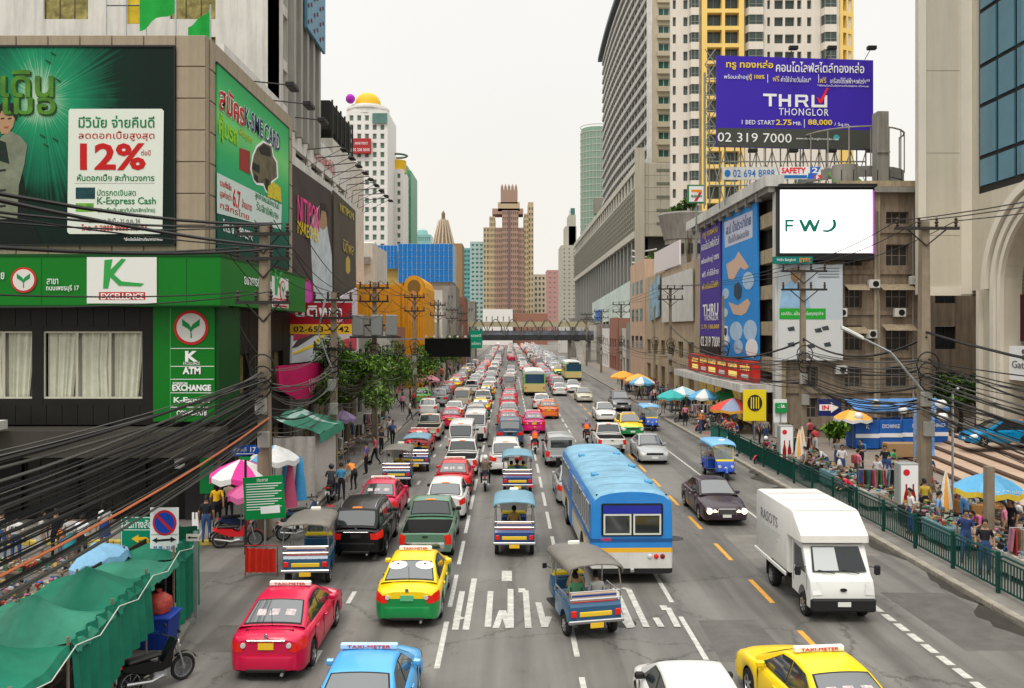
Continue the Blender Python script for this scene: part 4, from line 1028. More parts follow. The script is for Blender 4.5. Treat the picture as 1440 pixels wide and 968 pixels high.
# ---------------------------------------------------------------- the traffic
COL = dict(pink=(.56,.006,.055), magenta=(.62,.006,.15), red=(.58,.012,.02), yellow=(.86,.58,.008), white=(.68,.67,.64), silver=(.36,.37,.37), grey=(.17,.17,.18), black=(.004,.004,.005), green=(.10,.20,.13),
 blue=(.08,.36,.70), navy=(.02,.035,.10), dblue=(.04,.09,.16), orange=(.75,.16,.02), beige=(.5,.46,.36), plum=(.035,.02,.03), lime=(.12,.5,.08), teal=(.0,.2,.42))
placed = []
def veh(kind, col, X, rear, label, cat=None, group=None, rot=0., facing=False, front=None):
 """rear/front: distance up the road of the end nearest the camera"""
 L_ = LEN[kind]; D = rear+L_/2
 o = proto(kind, rear > 150, (*COL[col], 1) if col else None); o.location = (X, D, 0); o.rotation_euler = (0, 0, R(180 if facing else 0)+R(rot))
 o['label'] = label
 if cat: o['category'] = cat
 if group: o['group'] = group
 elif 'group' in o: del o['group']
 placed.append((X, D, L_))
 return o
v_ = veh('taxi', 'pink', -5.3, 18.65, 'deep pink taxi with white stickers on its rear window, nearest car on the left')
veh('taxi_curve', 'blue', -2.72, 14.4, 'sky blue taxi cut off by the bottom edge, curved lettered sign on its roof')
veh('taxi_yg', 'yellow', -2.62, 22.0, 'yellow and green taxi with two white oval sunshades in its rear window')
veh('pickup', 'green', -2.75, 28.1, 'sage green pickup truck with an empty black bed ahead of the yellow and green taxi')
veh('suv', 'black', -5.05, 28.2, 'glossy black suv with roof rails beside the green pickup truck', 'car')
veh('taxi', 'pink', -5.25, 33.6, 'pink taxi directly ahead of the black suv')
veh('tuk_grey', None, -5.45, 41.4, 'grey canopied tuk-tuk ahead of the pink taxi in the left lane')
veh('tuk_blue', None, -5.0, 46.0, 'blue-bodied tuk-tuk half hidden behind the grey canopied one in the left lane')
veh('taxi', 'red', -5.6, 51.2, 'red taxi ahead of the two small tuk-tuks by the left kerb')
veh('pickup', 'beige', -5.6, 58.6, 'beige pickup with an open bed ahead of the red taxi by the left kerb')
veh('taxi', 'pink', -4.5, 66.0, 'rose pink taxi with lit rear lamps beside the white minivan')
veh('hatch', 'white', -2.56, 34.3, 'white hatchback with one lit orange tail lamp just ahead of the green pickup')
veh('taxi', 'red', -2.58, 39.0, 'red and white taxi between the white hatchback and the white pickup')
veh('pickup', 'white', -2.5, 44.3, 'white pickup truck with an empty dark bed ahead of the red and white taxi')
veh('van', 'white', -2.9, 51.8, 'white minivan with a big rear window ahead of the white pickup truck')
veh('suv', 'white', -.15, 45.0, 'white suv with a black rear window beyond the dark blue tuk-tuk', 'car')
veh('tuk_blue', None, .42, 39.6, 'dark blue tuk-tuk with passengers behind the white suv')
veh('tuk_blue', None, .2, 28.8, 'tuk-tuk with red and white striped seat back and yellow rear panel')
veh('tuk_grey', None, 1.85, 21.1, 'nearest tuk-tuk, grey canopy and steel blue tub, turned across the lane behind the bus', rot=13)
veh('suv', 'dblue', .1, 56.0, 'slate blue suv between two lanes ahead of the white suv', 'car')
veh('taxi', 'red', 0.0, 63.8, 'red taxi just ahead of the slate blue suv')
veh('sedan', 'silver', .0, 71.5, 'silver saloon ahead of the red taxi in the third lane')
veh('taxi', 'red', .0, 80, 'red taxi with open boot lid look ahead of the silver saloon in the third lane')
veh('canopy', 'silver', 2.95, 47.5, 'silver pickup truck with a canopy over its bed ahead of the blue bus')
veh('sedan', 'silver', 2.98, 37.2, 'silver car mostly hidden in front of the blue bus')
veh('bus', None, 3.62, 25.75, 'blue and white city bus with a yellow band and pale blue roof', rot=1.2)
veh('hatch', 'white', 3.4, 14.0, 'white hatchback cut off by the bottom edge beside the yellow taxi')
veh('taxi', 'yellow', 5.98, 14.4, 'all yellow taxi at the bottom edge with a flat white roof sign', rot=6)
veh('taxi', 'magenta', 1.9, 63, 'magenta taxi in front of the silver canopied pickup')
veh('taxi', 'orange', 3.5, 73.5, 'orange taxi in the lane of the blue bus beyond the magenta taxi')
veh('hatch', 'white', 3.2, 82, 'white hatchback with red lamps directly behind the far city bus')
veh('bus_far', None, 3.05, 99, 'cream and lime city bus with a dark blue rear window up the road')
veh('pickup', 'white', 6.4, 52.5, 'white pickup with glowing red rear lamps right of the blue bus roof')
veh('sedan', 'white', 6.0, 99, 'white saloon to the right of the far cream bus')
# oncoming side
veh('limo', 'plum', 8.55, 33.4, 'dark plum limousine with four round lit headlights and chrome grille', facing=True)
veh('truck', None, 8.78, 22.3, 'white box truck with a slanted cab fairing and faint lettering on its side', facing=True)
veh('tuk_sky', None, 11.05, 43.2, 'oncoming tuk-tuk with sky blue canopy and yellow windscreen frame', facing=True)
veh('sedan', 'silver', 8.35, 48.6, 'oncoming silver saloon beyond the dark limousine', facing=True)
veh('taxi_yg', 'yellow', 8.9, 61, 'oncoming yellow and green taxi behind the silver saloon', facing=True)
veh('tuk_sky', None, 10.9, 64.5, 'small oncoming tuk-tuk beside the oncoming yellow and green taxi', facing=True)
veh('sedan', 'white', 8.2, 71, 'oncoming white saloon beyond the yellow and green taxi', facing=True)
veh('suv', 'grey', 10.7, 80, 'oncoming dark grey suv with lit headlamps near the orange market umbrellas', 'car', facing=True)
veh('sedan', 'beige', 8.1, 90, 'oncoming champagne saloon, last one before the clear stretch of road', facing=True)
veh('sedan', 'white', 8.0, 104, 'oncoming white saloon further up beyond the champagne one', facing=True)
veh('bus_far', None, 9.8, 128, 'oncoming red-fronted city bus beneath the poles on the right', facing=True)
veh('hatch', 'teal', 28.75, 48.2, 'metallic blue-teal hatchback parked in front of the arched mall', rot=92)
# motorcycles in the traffic with their riders
def bike(X, D, col, label, rider=None, rot=0., facing=False, helm=(.7,.7,.7), shirt=(.1,.1,.1), vest=None, pants=(.03,.03,.05)):
 o = veh('moto', col, X, D-.9, label, rot=rot, facing=facing)
 if rider:
  person(rider, o.location, o.rotation_euler.z, 'ride', shirt, pants, helmet=helm, vest=vest)
 return o
bike(-1.12, 41.3, 'silver', 'scooter with orange rear lamps between the white suv and the white hatchback', 'person in a brown jacket and white helmet riding the scooter between lanes', helm=(.75,.75,.72), shirt=(.14,.1,.07))
bike(1.66, 53.5, 'red', 'small red motorcycle ahead of the blue bus on its left', 'person in an orange vest and red helmet riding between the lanes', helm=(.5,.05,.03), shirt=(.5,.04,.2), vest=(.8,.17,.03))
bike(5.35, 58.5, 'black', 'dark motorcycle to the right of the silver canopied pickup', 'person in an orange vest with lilac helmet carrying a bundle', helm=(.25,.2,.35), shirt=(.2,.1,.3), vest=(.8,.17,.03))
bike(-8.0, 38.6, 'black', 'black motorcycle waiting by the left kerb near the white stall cloth', 'person in a dark jacket seated on the motorcycle by the left kerb', helm=(.02,.02,.02), shirt=(.05,.055,.06))
bike(-1.9, 92, 'black', 'motorcycle far up between the two left lanes', 'person in black riding far up between the left lanes', helm=(.1,.1,.1))
bike(-.9, 112, 'red', 'distant motorcycle in the gap of the third lane', 'person in red on a distant motorcycle in the gap', helm=(.4,.1,.1), shirt=(.4,.05,.05))
# lit lamps on the sidewalk motorcycles row
bike(-9.6, 30.2, 'red', 'red and white motorcycle parked at the corner behind the red barrier', rot=-78)
bike(-10.0, 31.9, 'navy', 'blue motorcycle parked behind the red and white one', rot=-70)
bike(-7.7, 31.4, 'white', 'white motorcycle parked beside the green notice board pole', rot=-60)
bike(-7.9, 33.2, 'dblue', 'slate blue motorcycle behind the tuk-tuk at the corner', rot=-55)
bike(-7.55, 18.3, 'black', 'black motorcycle parked beside the blue bin under the tarpaulins', rot=-38)
veh('tuk_grey', None, -6.15, 25.5, 'tuk-tuk with grey canopy and blue and tan striped seat parked behind the pink taxi', rot=3)
for i, (X, D, c) in enumerate([(14.5,64,'red'),(15.3,64.6,'white'),(16.2,63.6,'black'),(17.0,64.2,'dblue'),(14.2,70,'black'),(14.6,48.5,'red'),(15.5,50.2,'green'),(16.4,49,'black')]):
 bike(X, D, c, ['red','white','black','slate blue','far black','cherry red','green','glossy black'][i]+' motorcycle parked '+('in the row before the market umbrellas' if i < 5 else 'at the head of the green railing'),
   rot=rnd.uniform(100, 140), rider=['person in an orange vest sitting on the red motorcycle in the row', None, 'person in a dark shirt sitting on the black motorcycle in the row', None, None, 'person in a maroon shirt on the cherry red motorcycle', None, None][i], vest=(.8,.2,.03) if i == 0 else None, shirt=[(.3,.1,.1),0,(.05,.05,.06),0,0,(.2,.03,.05)][i] if i in (0,2,5) else (.1,.1,.1))
# the jam beyond: one vehicle after the other in every lane
cols_left = ['white','silver','white','pink','white','grey','yellow','silver','white','red','white','beige','white','silver','magenta','white','grey','orange','white','silver','black','yellow']
names = dict(pink='pink', white='white', yellow='yellow', silver='silver', red='red', magenta='magenta', grey='grey', orange='orange', black='black', lime='lime green', beige='beige', dblue='slate blue')
def jam(X, D0, D1, away=True, gap=(2.4, 6.0), lane='', pal=cols_left):
 D = D0; i = 0
 while D < D1:
  if D > 190: c = rnd.choice(['white','white','silver','white','pink','grey','beige','red','white'])
  else: c = rnd.choice(pal)
  k = rnd.choices(['taxi','sedan','hatch','suv','van','pickup','taxi_yg'], [5 if c in ('pink','red','magenta','orange') else 0, 3, 2, 2, 1, 2, 0])[0]
  if c == 'yellow': k = 'taxi_yg'
  if c in ('pink','magenta','orange','red'): k = 'taxi'
  typ = dict(taxi='taxi', sedan='saloon', hatch='hatchback', suv='suv', van='minivan', pickup='pickup', taxi_yg='taxi')[k]
  where = 'in the near part of the jam' if D < 110 else 'in the jam before the footbridge' if D < 195 else 'in the far jam beyond the footbridge'
  cc = 'yellow and green' if k == 'taxi_yg' else names[c]
  nn = '%s %s %s, %s lane' % (cc, typ, where, lane)
  xx = X+rnd.uniform(-.25, .25)
  veh(k, c, xx, D, nn, 'taxi' if 'taxi' in k else ('pickup' if k == 'pickup' else 'van' if k == 'van' else 'car'), group=nn, facing=not away)
  D += LEN[k]+rnd.uniform(*gap)*(1 if D < 200 else 1.3); i += 1
jam(-7.0, 76, 180, lane='leftmost')
jam(-4.6, 73, 400, lane='second from left')
jam(-1.7, 60, 86, lane='inner left', gap=(1.2, 2)) if False else None
jam(-2.5, 58.5, 400, lane='third from left')
jam(.3, 88, 150, lane='middle', gap=(6, 14)); jam(.6, 210, 420, lane='middle')
jam(3.1, 113, 400, lane='bus')
jam(6.0, 106, 400, lane='lane beside the bus', pal=['white','silver','white','pink','yellow','grey'])
jam(8.6, 145, 420, away=False, lane='inner oncoming', pal=['white','silver','white','grey','yellow'])
jam(11.2, 150, 400, away=False, lane='outer oncoming', gap=(4, 9), pal=['white','silver','pink','grey'])
veh('taxi_yg', 'yellow', -8.0, 64.5, 'yellow and green taxi pulled up by the left kerb beneath the trees') if False else None
veh('taxi', 'lime', -9.0, 88, 'lime green taxi parked on the left under the black hoarding')
for k_ in (0, 2):
 pass
# ---------------------------------------------------------------- buildings
_win = {}
def window_mesh(w, h, fm, gm, nx=2, ny=1, ft=.05):
 k = (round(w,2), round(h,2), fm.name, gm.name, nx, ny, ft)
 if k in _win: return _win[k]
 b = B(); b.box(-w/2,w/2,.04,.07,0,h,1)
 for x0, x1, z0, z1 in [(-w/2,w/2,0,ft),(-w/2,w/2,h-ft,h),(-w/2,-w/2+ft,ft,h-ft),(w/2-ft,w/2,ft,h-ft)]+[(-w/2+w*i/nx-ft/2,-w/2+w*i/nx+ft/2,ft,h-ft) for i in range(1,nx)]: b.box(x0,x1,0,.05,z0,z1)
 for j in range(1,ny): b.box(-w/2+ft,w/2-ft,.005,.045,h*j/ny-ft/2,h*j/ny+ft/2)
 _win[k] = b.mesh('window', [fm, gm]); return _win[k]
def facade(root, T, u0, u1, v0, v1, cols, rows, mw, fm=None, gm=None, dep=.22, nx=2, ny=1, name='wall', thick=.35, objs=True, ft=.05, sill=None):
 """a wall slab with real openings, a window object in each (or one joined part when too small)"""
 b = B(T); fm = fm or WHITED; gm = gm or GLASS
 cols = sorted(cols); e = [u0]+[x for c in cols for x in c]+[u1]
 for i in range(0, len(e), 2):
  if e[i+1]-e[i] > .001: b.box(e[i], e[i+1], 0, thick, v0, v1)
 rows = sorted(rows); f = [v0]+[x for r_ in rows for x in r_]+[v1]
 for c in cols:
  for i in range(0, len(f), 2):
   if f[i+1]-f[i] > .001: b.box(c[0], c[1], .012, thick-.01, f[i], f[i+1])
 w = part(name, b, mw, root)
 jb = B()
 if sill:
  sb = B(T)
  for c in cols:
   for r_ in rows: sb.box(c[0]-.06, c[1]+.06, -.1, .012, r_[0]-.1, r_[0]-.002)
  part('sills', sb, sill, w, kind='stuff')
 for c in cols:
  for r_ in rows:
   me = window_mesh(c[1]-c[0]-.01, r_[1]-r_[0]-.01, fm, gm, nx, ny, ft)
   M = T @ Matrix.Translation(((c[0]+c[1])/2, dep, r_[0]+.005))
   if objs:
    o = link('window', me, w); o.matrix_local = Matrix.Translation(-wpos(root)) @ M
   else:
    jb.add([M @ v.co for v in me.vertices], [tuple(p_.vertices) for p_ in me.polygons], [p_.material_index for p_ in me.polygons])
 if not objs and jb.v: part('windows', jb, [fm, gm], w, kind='stuff')
 return w
def spread(a, b, n, fill):
 """n openings evenly between a and b, each `fill` of its bay"""
 s_ = (b-a)/n; return [(a+s_*(i+.5-fill/2), a+s_*(i+.5+fill/2)) for i in range(n)]
def FT(D, x=0, z=0): return TR(x, D, z, 0)             # plane facing the camera; u = world x - x
def RT_(X): return TR(X, 0, 0, R(90))                   # plane facing +x; u = world y
def LT_(X): return TR(X, 0, 0, R(-90))                  # plane facing -x; u = -world y
def mass(root, x0, x1, y0, y1, z0, z1, m, name='core'): return part(name, B().box(x0,x1,y0,y1,z0,z1), m, root)
BEIGE = mat('beige_panel', (.33,.27,.19), .6, noise=.1, ns=.8, streak=.2)
DGREY = mat('dark_grey_tile', (.014,.0125,.011), .45, noise=.2, ns=1.2)
GRN = mat('bank_green', (.003,.155,.011), .45, noise=.06, ns=.5)
DKGRN = mat('poster_dark_green', (.003,.05,.03), .5)
# ======== bank building on the left corner
bank = thing('bank_building', 'bank branch with a green fascia and two huge green billboards at the left corner', 'building', (-16, 38, 0))
D0 = 34.0; XS = -12.04; YE = 47.3; fx = lambda px: PX(px, D0); fz = lambda py: PZ(py, D0)
mass(bank, -30, XS-.6, D0+.6, 47, 0.1, 19.2, DGREY)
# upper box: beige panels in a grid around the billboards
zt_, zb_ = fz(50), fz(362)
pn = B().box(-.5,.5,-.06,0,-.5,.5)
def panels(T, cells):
 h_ = part('panel_cladding', B(T).box(min(c[0] for c in cells), max(c[1] for c in cells), .0, .3, min(c[2] for c in cells), max(c[3] for c in cells)), BEIGE, bank)
 for c in cells:
  k = ('pn', round(c[1]-c[0],2), round(c[3]-c[2],2))
  if k not in _win: w2, h2 = (c[1]-c[0])/2-.02, (c[3]-c[2])/2-.02; _win[k] = B().rbox(-w2,w2,-.07,-.002,-h2,h2,.015).mesh('panel', BEIGE)
  o = link('panel', _win[k], h_); o.matrix_local = Matrix.Translation(-wpos(bank)) @ T @ Matrix.Translation(((c[0]+c[1])/2, 0, (c[2]+c[3])/2))
Tf = FT(D0); Ts = RT_(XS)
bx0, bx1, bz0, bz1 = -26, fx(248), fz(345), fz(68)
cells = []
for i in range(12): cells += [(bx1-1.27*(i+1), bx1-1.27*i, bz1, zt_), (bx1-1.27*(i+1), bx1-1.27*i, zb_, bz0)]
panels(Tf, [c for c in cells if c[2] > 12]); panels(Tf, [c for c in cells if c[2] < 12])
nr_ = 7; panels(Tf, [(bx1, XS, zb_+(zt_-zb_)*i/nr_, zb_+(zt_-zb_)*(i+1)/nr_) for i in range(nr_)])
panels(Ts, [(D0+.31, D0+.9, zb_+(zt_-zb_)*i/nr_, zb_+(zt_-zb_)*(i+1)/nr_) for i in range(nr_)])
panels(Ts, [(46.2, YE, zb_+(zt_-zb_)*i/nr_, zb_+(zt_-zb_)*(i+1)/nr_) for i in range(nr_)])
panels(Ts, [(D0+.9+1.41*i, D0+.9+1.41*(i+1), zt_-.85, zt_) for i in range(8)])
panels(Ts, [(D0+.9+1.41*i, D0+.9+1.41*(i+1), zb_, zb_+.4) for i in range(8)])
mass(bank, -30, XS-.32, D0+.32, YE, zt_-.06, zt_, WHITED, 'roof')
# front billboard
bb_ = thing('billboard', 'huge green and black bank billboard showing 12% and a man in a white jacket', 'billboard', (bx1-7, D0, bz0))
mg = mat('poster_glow_green', (.01,.27,.13), .6, spec=.15)
n = mg.node_tree.nodes; l = mg.node_tree.links; p = n['Principled BSDF']
t = n.new('ShaderNodeTexCoord'); vm = n.new('ShaderNodeVectorMath'); vm.operation = 'SUBTRACT'; l.new(t.outputs['Object'], vm.inputs[0]); vm.inputs[1].default_value = (1.7, 0, 5.8)
sc_ = n.new('ShaderNodeVectorMath'); sc_.operation = 'MULTIPLY'; l.new(vm.outputs[0], sc_.inputs[0]); sc_.inputs[1].default_value = (1.0, 0, .75)
ln = n.new('ShaderNodeVectorMath'); ln.operation = 'LENGTH'; l.new(sc_.outputs[0], ln.inputs[0])
nz = n.new('ShaderNodeTexNoise'); nz.inputs['Scale'].default_value = .6; nz.inputs['Detail'].default_value = 5; l.new(t.outputs['Object'], nz.inputs['Vector'])
ad = n.new('ShaderNodeMath'); ad.operation = 'MULTIPLY_ADD'; l.new(nz.outputs['Fac'], ad.inputs[0]); ad.inputs[1].default_value = 1.6; l.new(ln.outputs['Value'], ad.inputs[2])
# rays
at = n.new('ShaderNodeSeparateXYZ'); l.new(vm.outputs[0], at.inputs[0]); a2 = n.new('ShaderNodeMath'); a2.operation = 'ARCTAN2'; l.new(at.outputs['Z'], a2.inputs[0]); l.new(at.outputs['X'], a2.inputs[1])
n1 = n.new('ShaderNodeTexNoise'); n1.noise_dimensions = '1D'; n1.inputs['Scale'].default_value = 26; l.new(a2.outputs[0], n1.inputs['W'])
a4 = n.new('ShaderNodeMath'); a4.operation = 'MULTIPLY_ADD'; l.new(n1.outputs['Fac'], a4.inputs[0]); a4.inputs[1].default_value = 1.5; l.new(ad.outputs[0], a4.inputs[2])
rp = n.new('ShaderNodeValToRGB'); rp.color_ramp.elements[0].position = 0; rp.color_ramp.elements[0].color = (.5,.62,.5,1); rp.color_ramp.elements[1].position = 1; rp.color_ramp.elements[1].color = (.003,.012,.008,1)
for po, c_ in ((.3,(.4,.55,.4,1)),(.42,(.012,.25,.11,1)),(.6,(.004,.12,.06,1)),(.78,(.001,.018,.01,1))): q_ = rp.color_ramp.elements.new(po); q_.color = c_
dv = n.new('ShaderNodeMath'); dv.operation = 'DIVIDE'; l.new(a4.outputs[0], dv.inputs[0]); dv.inputs[1].default_value = 5.9; l.new(dv.outputs[0], rp.inputs['Fac']); l.new(rp.outputs['Color'], p.inputs['Base Color'])
part('panel', B(Tf).box(bx0,bx1-.03,-.16,-.075,bz0+.02,bz1-.02), mg, bb_)
part('frame', B(Tf).box(bx0,bx1,-.2,-.07,bz1-.02,bz1+.06).box(bx0,bx1,-.2,-.07,bz0-.04,bz0+.02).box(bx1-.03,bx1+.02,-.2,-.07,bz0+.02,bz1-.02), BLACK, bb_)
def gpoly(root, T, pts, m, y=-.175, d=.006, name='print', fx_=fx, fz_=fz): return part(name, B(T).poly([(fx_(a), fz_(b)) for a, b in pts], y-d, y), m, root)
# figure of a man in a white jacket pointing
CLR = lambda nm, c, **k: mat(nm, c, .65, spec=.2, **k)
gpoly(bb_, Tf, [(-2,345),(-2,250),(0,225),(30,215),(44,300),(62,343),(62,344)], CLR('print_black_trousers', (.004,.008,.006)), -.17)
gpoly(bb_, Tf, [(-4,205),(8,192),(18,186),(32,193),(42,205),(38,232),(30,262),(28,308),(-4,310)], CLR('print_white_jacket', (.17,.19,.13), noise=.3, ns=2), -.176)
gpoly(bb_, Tf, [(-4,196),(12,202),(17,232),(-4,225)], CLR('print_dark_sleeve', (.008,.02,.012)), -.182)
gpoly(bb_, Tf, [(1,160),(4,152),(14,149),(24,153),(25,168),(22,180),(15,190),(6,190),(1,178)], CLR('print_face', (.36,.22,.12), noise=.15, ns=3), -.182)
gpoly(bb_, Tf, [(-1,168),(0,152),(8,146),(22,147),(29,155),(27,172),(23,166),(18,157),(6,158),(2,166)], CLR('print_hair', (.01,.012,.008)), -.188)
for x in (7,17): gpoly(bb_, Tf, [(x-2,168),(x+3,167),(x+3,169),(x-2,170)], BLACK, -.189)
gpoly(bb_, Tf, [(9,180),(16,179),(15,182),(10,182)], CLR('print_lips', (.3,.08,.05)), -.189)
for z in (215,240,268,290): gpoly(bb_, Tf, [(2,z),(12,z-1),(12,z+2),(2,z+3)], BLACK, -.183)
L3D = CLR('print_lime_letters', (.07,.2,.02), noise=.5, ns=1.5); DKL = CLR('print_shadow_letters', (.01,.05,.01))
for s_, u, v, w, h_, m_ in (('เดิน', 42, 120, 74, 38, L3D), ('เมอ', 45, 151, 74, 24, L3D)):
 lettering(s_, DKL, bb_, Tf, fx(u+1.5), fz(v+2), w=w*D0/F, h=h_*D0/F, out=.19, bold=.03); lettering(s_, m_, bb_, Tf, fx(u), fz(v), w=w*D0/F, h=h_*D0/F, out=.20, bold=.02)
for a,b_ in ((68,86),(75,75),(60,190),(78,195),(82,112),(65,203)): gpoly(bb_, Tf, [(a,b_),(a+7,b_+4),(a+6,b_+6),(a-1,b_+1)], DKL, -.182)
# white notice
NW = CLR('notice_white', (.62,.66,.58))
gpoly(bb_, Tf, [(102,155),(230,155),(233,158),(231,327),(228,330),(101,330),(98,327),(100,158)], NW, -.185, name='notice_panel')
def LT(s_, m_, cx, cy, w, h_, root=bb_, T=Tf, fx_=fx, fz_=fz, out=.20, **k): return lettering(s_, m_, root, T, fx_(cx), fz_(cy), w=w*D0/F, h=h_*D0/F, out=out, **k)
G2 = CLR('notice_green_ink', (.0,.17,.05)); R2 = CLR('notice_red_ink', (.45,.01,.01))
LT('มีวินัย จ่ายคืนดี', G2, 167,173,106,17,bold=.012); LT('ลดดอกเบี้ยสูงสุด', R2, 167,193,106,14); LT('12%', R2, 162,222,92,38,bold=.03); LT('ต่อปี', R2, 208,216,13,8)
LT('หั่นดอกเบี้ย สะท้านวงการ', G2, 166,251,108,10,bold=.01); LT('บัตรกดเงินสด', G2, 167,272,54,9); LT('K-Express Cash', G2, 181,285,82,13,bold=.01); LT('(สินเชื่อเงินสดทันใจกสิกรไทย)', G2, 181,297,80,8)
LT('สมัครเลย วันนี้ - 31 ต.ค. 56', CLR('ink_grey', (.1,.1,.1)), 164,311,72,7); LT('โทร. 0 2888 8888 กด 04', R2, 164,321,92,9,bold=.01)
LT('*เงื่อนไขเป็นไปตามที่ธนาคารกำหนด', WHITE, 204,337,54,5, out=.18)
gpoly(bb_, Tf, [(110,265),(137,265),(137,281),(110,281)], CLR('card_dark', (.01,.05,.06), noise=.5, ns=3), -.192); gpoly(bb_, Tf, [(110,287),(135,287),(135,299),(110,299)], CLR('card_green', (.15,.4,.05), noise=.5, ns=3), -.192)
gpoly(bb_, Tf, [(108,258.6),(220,258.6),(220,259.4),(108,259.4)], CLR('rule_grey', (.4,.42,.4)), -.192)
# side billboard (faces the road)
sb_ = thing('billboard', 'green billboard advertising a K-SME CARD with a bronze pickup, facing the road', 'billboard', (XS, D0+6, bz0))
u0, u1 = D0+.9, 46.2; zz0, zz1 = zb_+.4, zt_-.85
mgs = mat('poster_side_green', (.02,.36,.12), .6, spec=.15)
n = mgs.node_tree.nodes; l = mgs.node_tree.links; t = n.new('ShaderNodeTexCoord'); sp = n.new('ShaderNodeSeparateXYZ'); l.new(t.outputs['Object'], sp.inputs[0])
mr = n.new('ShaderNodeMapRange'); mr.inputs['From Min'].default_value = 0; mr.inputs['From Max'].default_value = 8; l.new(sp.outputs['Z'], mr.inputs['Value'])
rp = n.new('ShaderNodeValToRGB'); el = rp.color_ramp.elements; el[0].color = (.003,.05,.035,1); el[1].color = (.01,.25,.06,1)
for po, c_ in ((.2,(.004,.09,.06,1)),(.3,(.02,.3,.16,1)),(.5,(.03,.38,.12,1)),(.68,(.16,.55,.16,1)),(.85,(.04,.4,.12,1))): q_ = el.new(po); q_.color = c_
l.new(mr.outputs[0], rp.inputs['Fac']); l.new(rp.outputs['Color'], n['Principled BSDF'].inputs['Base Color'])
part('panel', B(Ts).box(u0,u1,-.14,-.075,zz0,zz1), mgs, sb_)
part('frame', B(Ts).box(u0-.05,u1+.05,-.16,-.073,zz1,zz1+.08).box(u0-.05,u1+.05,-.16,-.073,zz0-.08,zz0).box(u1,u1+.06,-.16,-.073,zz0,zz1), BLACK, sb_)
def SP(px, py): D_ = DX(px, XS); return (D_, PZ(py, D_))
def spoly(pts, m, y=-.15, root=sb_, name='print'): return part(name, B(Ts).poly([SP(a,b) for a,b in pts], y-.006, y), m, root)
def LS(s_, m_, pl, pr, w=None, h=None, out=.165, **k):
 """text whose left-centre and right-centre are the given picture points"""
 a, b_ = SP(*pl), SP(*pr); return lettering(s_, m_, sb_, Ts, (a[0]+b_[0])/2, (a[1]+b_[1])/2, w=abs(b_[0]-a[0]), h=h, out=out, **k)
LS('สมัคร', WHITE, (303,128),(338,168), h=1.15, bold=.05); LS('สมัคร', R2, (303,128),(338,168), h=1.1, out=.18, bold=.015)
LS('K-SME CARD', WHITE, (339,160),(389,205), h=.95, bold=.05); LS('K-SME CARD', CLR('ink_navy', (.01,.04,.1)), (339,160),(389,205), h=.9, out=.18, bold=.01)
LS('คุ้มรถ', CLR('ink_lime', (.25,.55,.02)), (302,178),(329,194), h=1.2, bold=.03); LS('เพื่อธุรกิจ', CLR('ink_olive', (.45,.5,.05)), (331,186),(350,198), h=.45)
spoly([(332,208),(347,213),(347,246),(332,238)], CLR('ink_brick', (.28,.03,.02)))
BZ = CLR('print_bronze', (.13,.11,.06), noise=.5, ns=2); DKP = CLR('print_dark', (.012,.012,.01))
spoly([(347,238),(350,218),(356,205),(365,198),(378,203),(380,218),(386,228),(387,250),(378,258),(374,275),(369,270),(366,262),(356,260),(352,255)], WHITE, -.152)
spoly([(349,237),(352,219),(357,208),(366,201),(377,206),(379,220),(384,229),(385,249),(377,255),(373,272),(369,266),(366,258),(356,257),(352,252)], BZ, -.160)
spoly([(359,209),(366,203),(375,208),(376,221),(362,217)], DKP, -.168); spoly([(350,228),(360,233),(360,244),(350,238)], DKP, -.168); spoly([(353,245),(358,248),(358,258),(354,254)], DKP, -.168); spoly([(368,250),(374,254),(373,272),(369,266)], DKP, -.170)
spoly([(372,262),(380,256),(390,264),(391,285),(380,280),(371,277)], CLR('print_yellow_flower', (.6,.5,.03), noise=.5, ns=8), -.172)
spoly([(300,243),(392,288),(391,323),(300,300)], CLR('notice_white_green', (.55,.64,.58)), -.152, name='notice_panel')
LS('มูลค่ากว่า', R2, (304,272),(320,280), h=.42); LS('6.7', R2, (322,277),(333,283), h=.8, bold=.02); LS('ล้านบาท', R2, (335,286),(349,291), h=.4); LS('รวมทั้งสิ้น', R2, (304,256),(320,264), h=.3)
LS('ลูกค้าใหม่สมัครวันนี้', G2, (354,274),(388,292), h=.45); LS('รับสิทธิพิเศษ', G2, (356,290),(387,303), h=.4); LS('โทร. 0 2888 8822', WHITE, (308,316),(350,332), h=.5); LS('กสิกรไทย', R2, (304,290),(345,303), h=.3)
# green fascia running round the corner
fa0, fa1 = fz(430), fz(364)
fas = part('fascia', B().box(-30, XS+.9, D0-1.0, D0-.1, fa0, fa1).box(XS-.3, XS+.9, D0-.1, 46.8, fa0, fa1), GRN, bank)
Tfa = FT(D0-1.0); fz1 = lambda py: PZ(py, D0-1.0); fx1 = lambda px: PX(px, D0-1.0)
part('fascia_trim', B().box(-30, XS+.93, D0-1.03, D0-.1, fa1, fa1+.1).box(XS-.3, XS+.93, D0-.1, 46.83, fa1, fa1+.1).box(-30, XS+.93, D0-1.03, D0-.1, fa0-.06, fa0), mat('trim_dark_green', (.002,.06,.008), .5), bank)
gpoly(fas, Tfa, [(123,362),(221,362),(221,427),(123,427)], CLR('sign_white', (.66,.66,.62)), -.03, .02, 'white_sign_panel', fx1, fz1)
for px_ in (58, 178, 262): gpoly(fas, Tfa, [(px_,363),(px_+.7,363),(px_+.7,428),(px_,428)], mat('trim_dark_green', (.004,.12,.02)), -.001, .006, 'panel_joint', fx1, fz1)
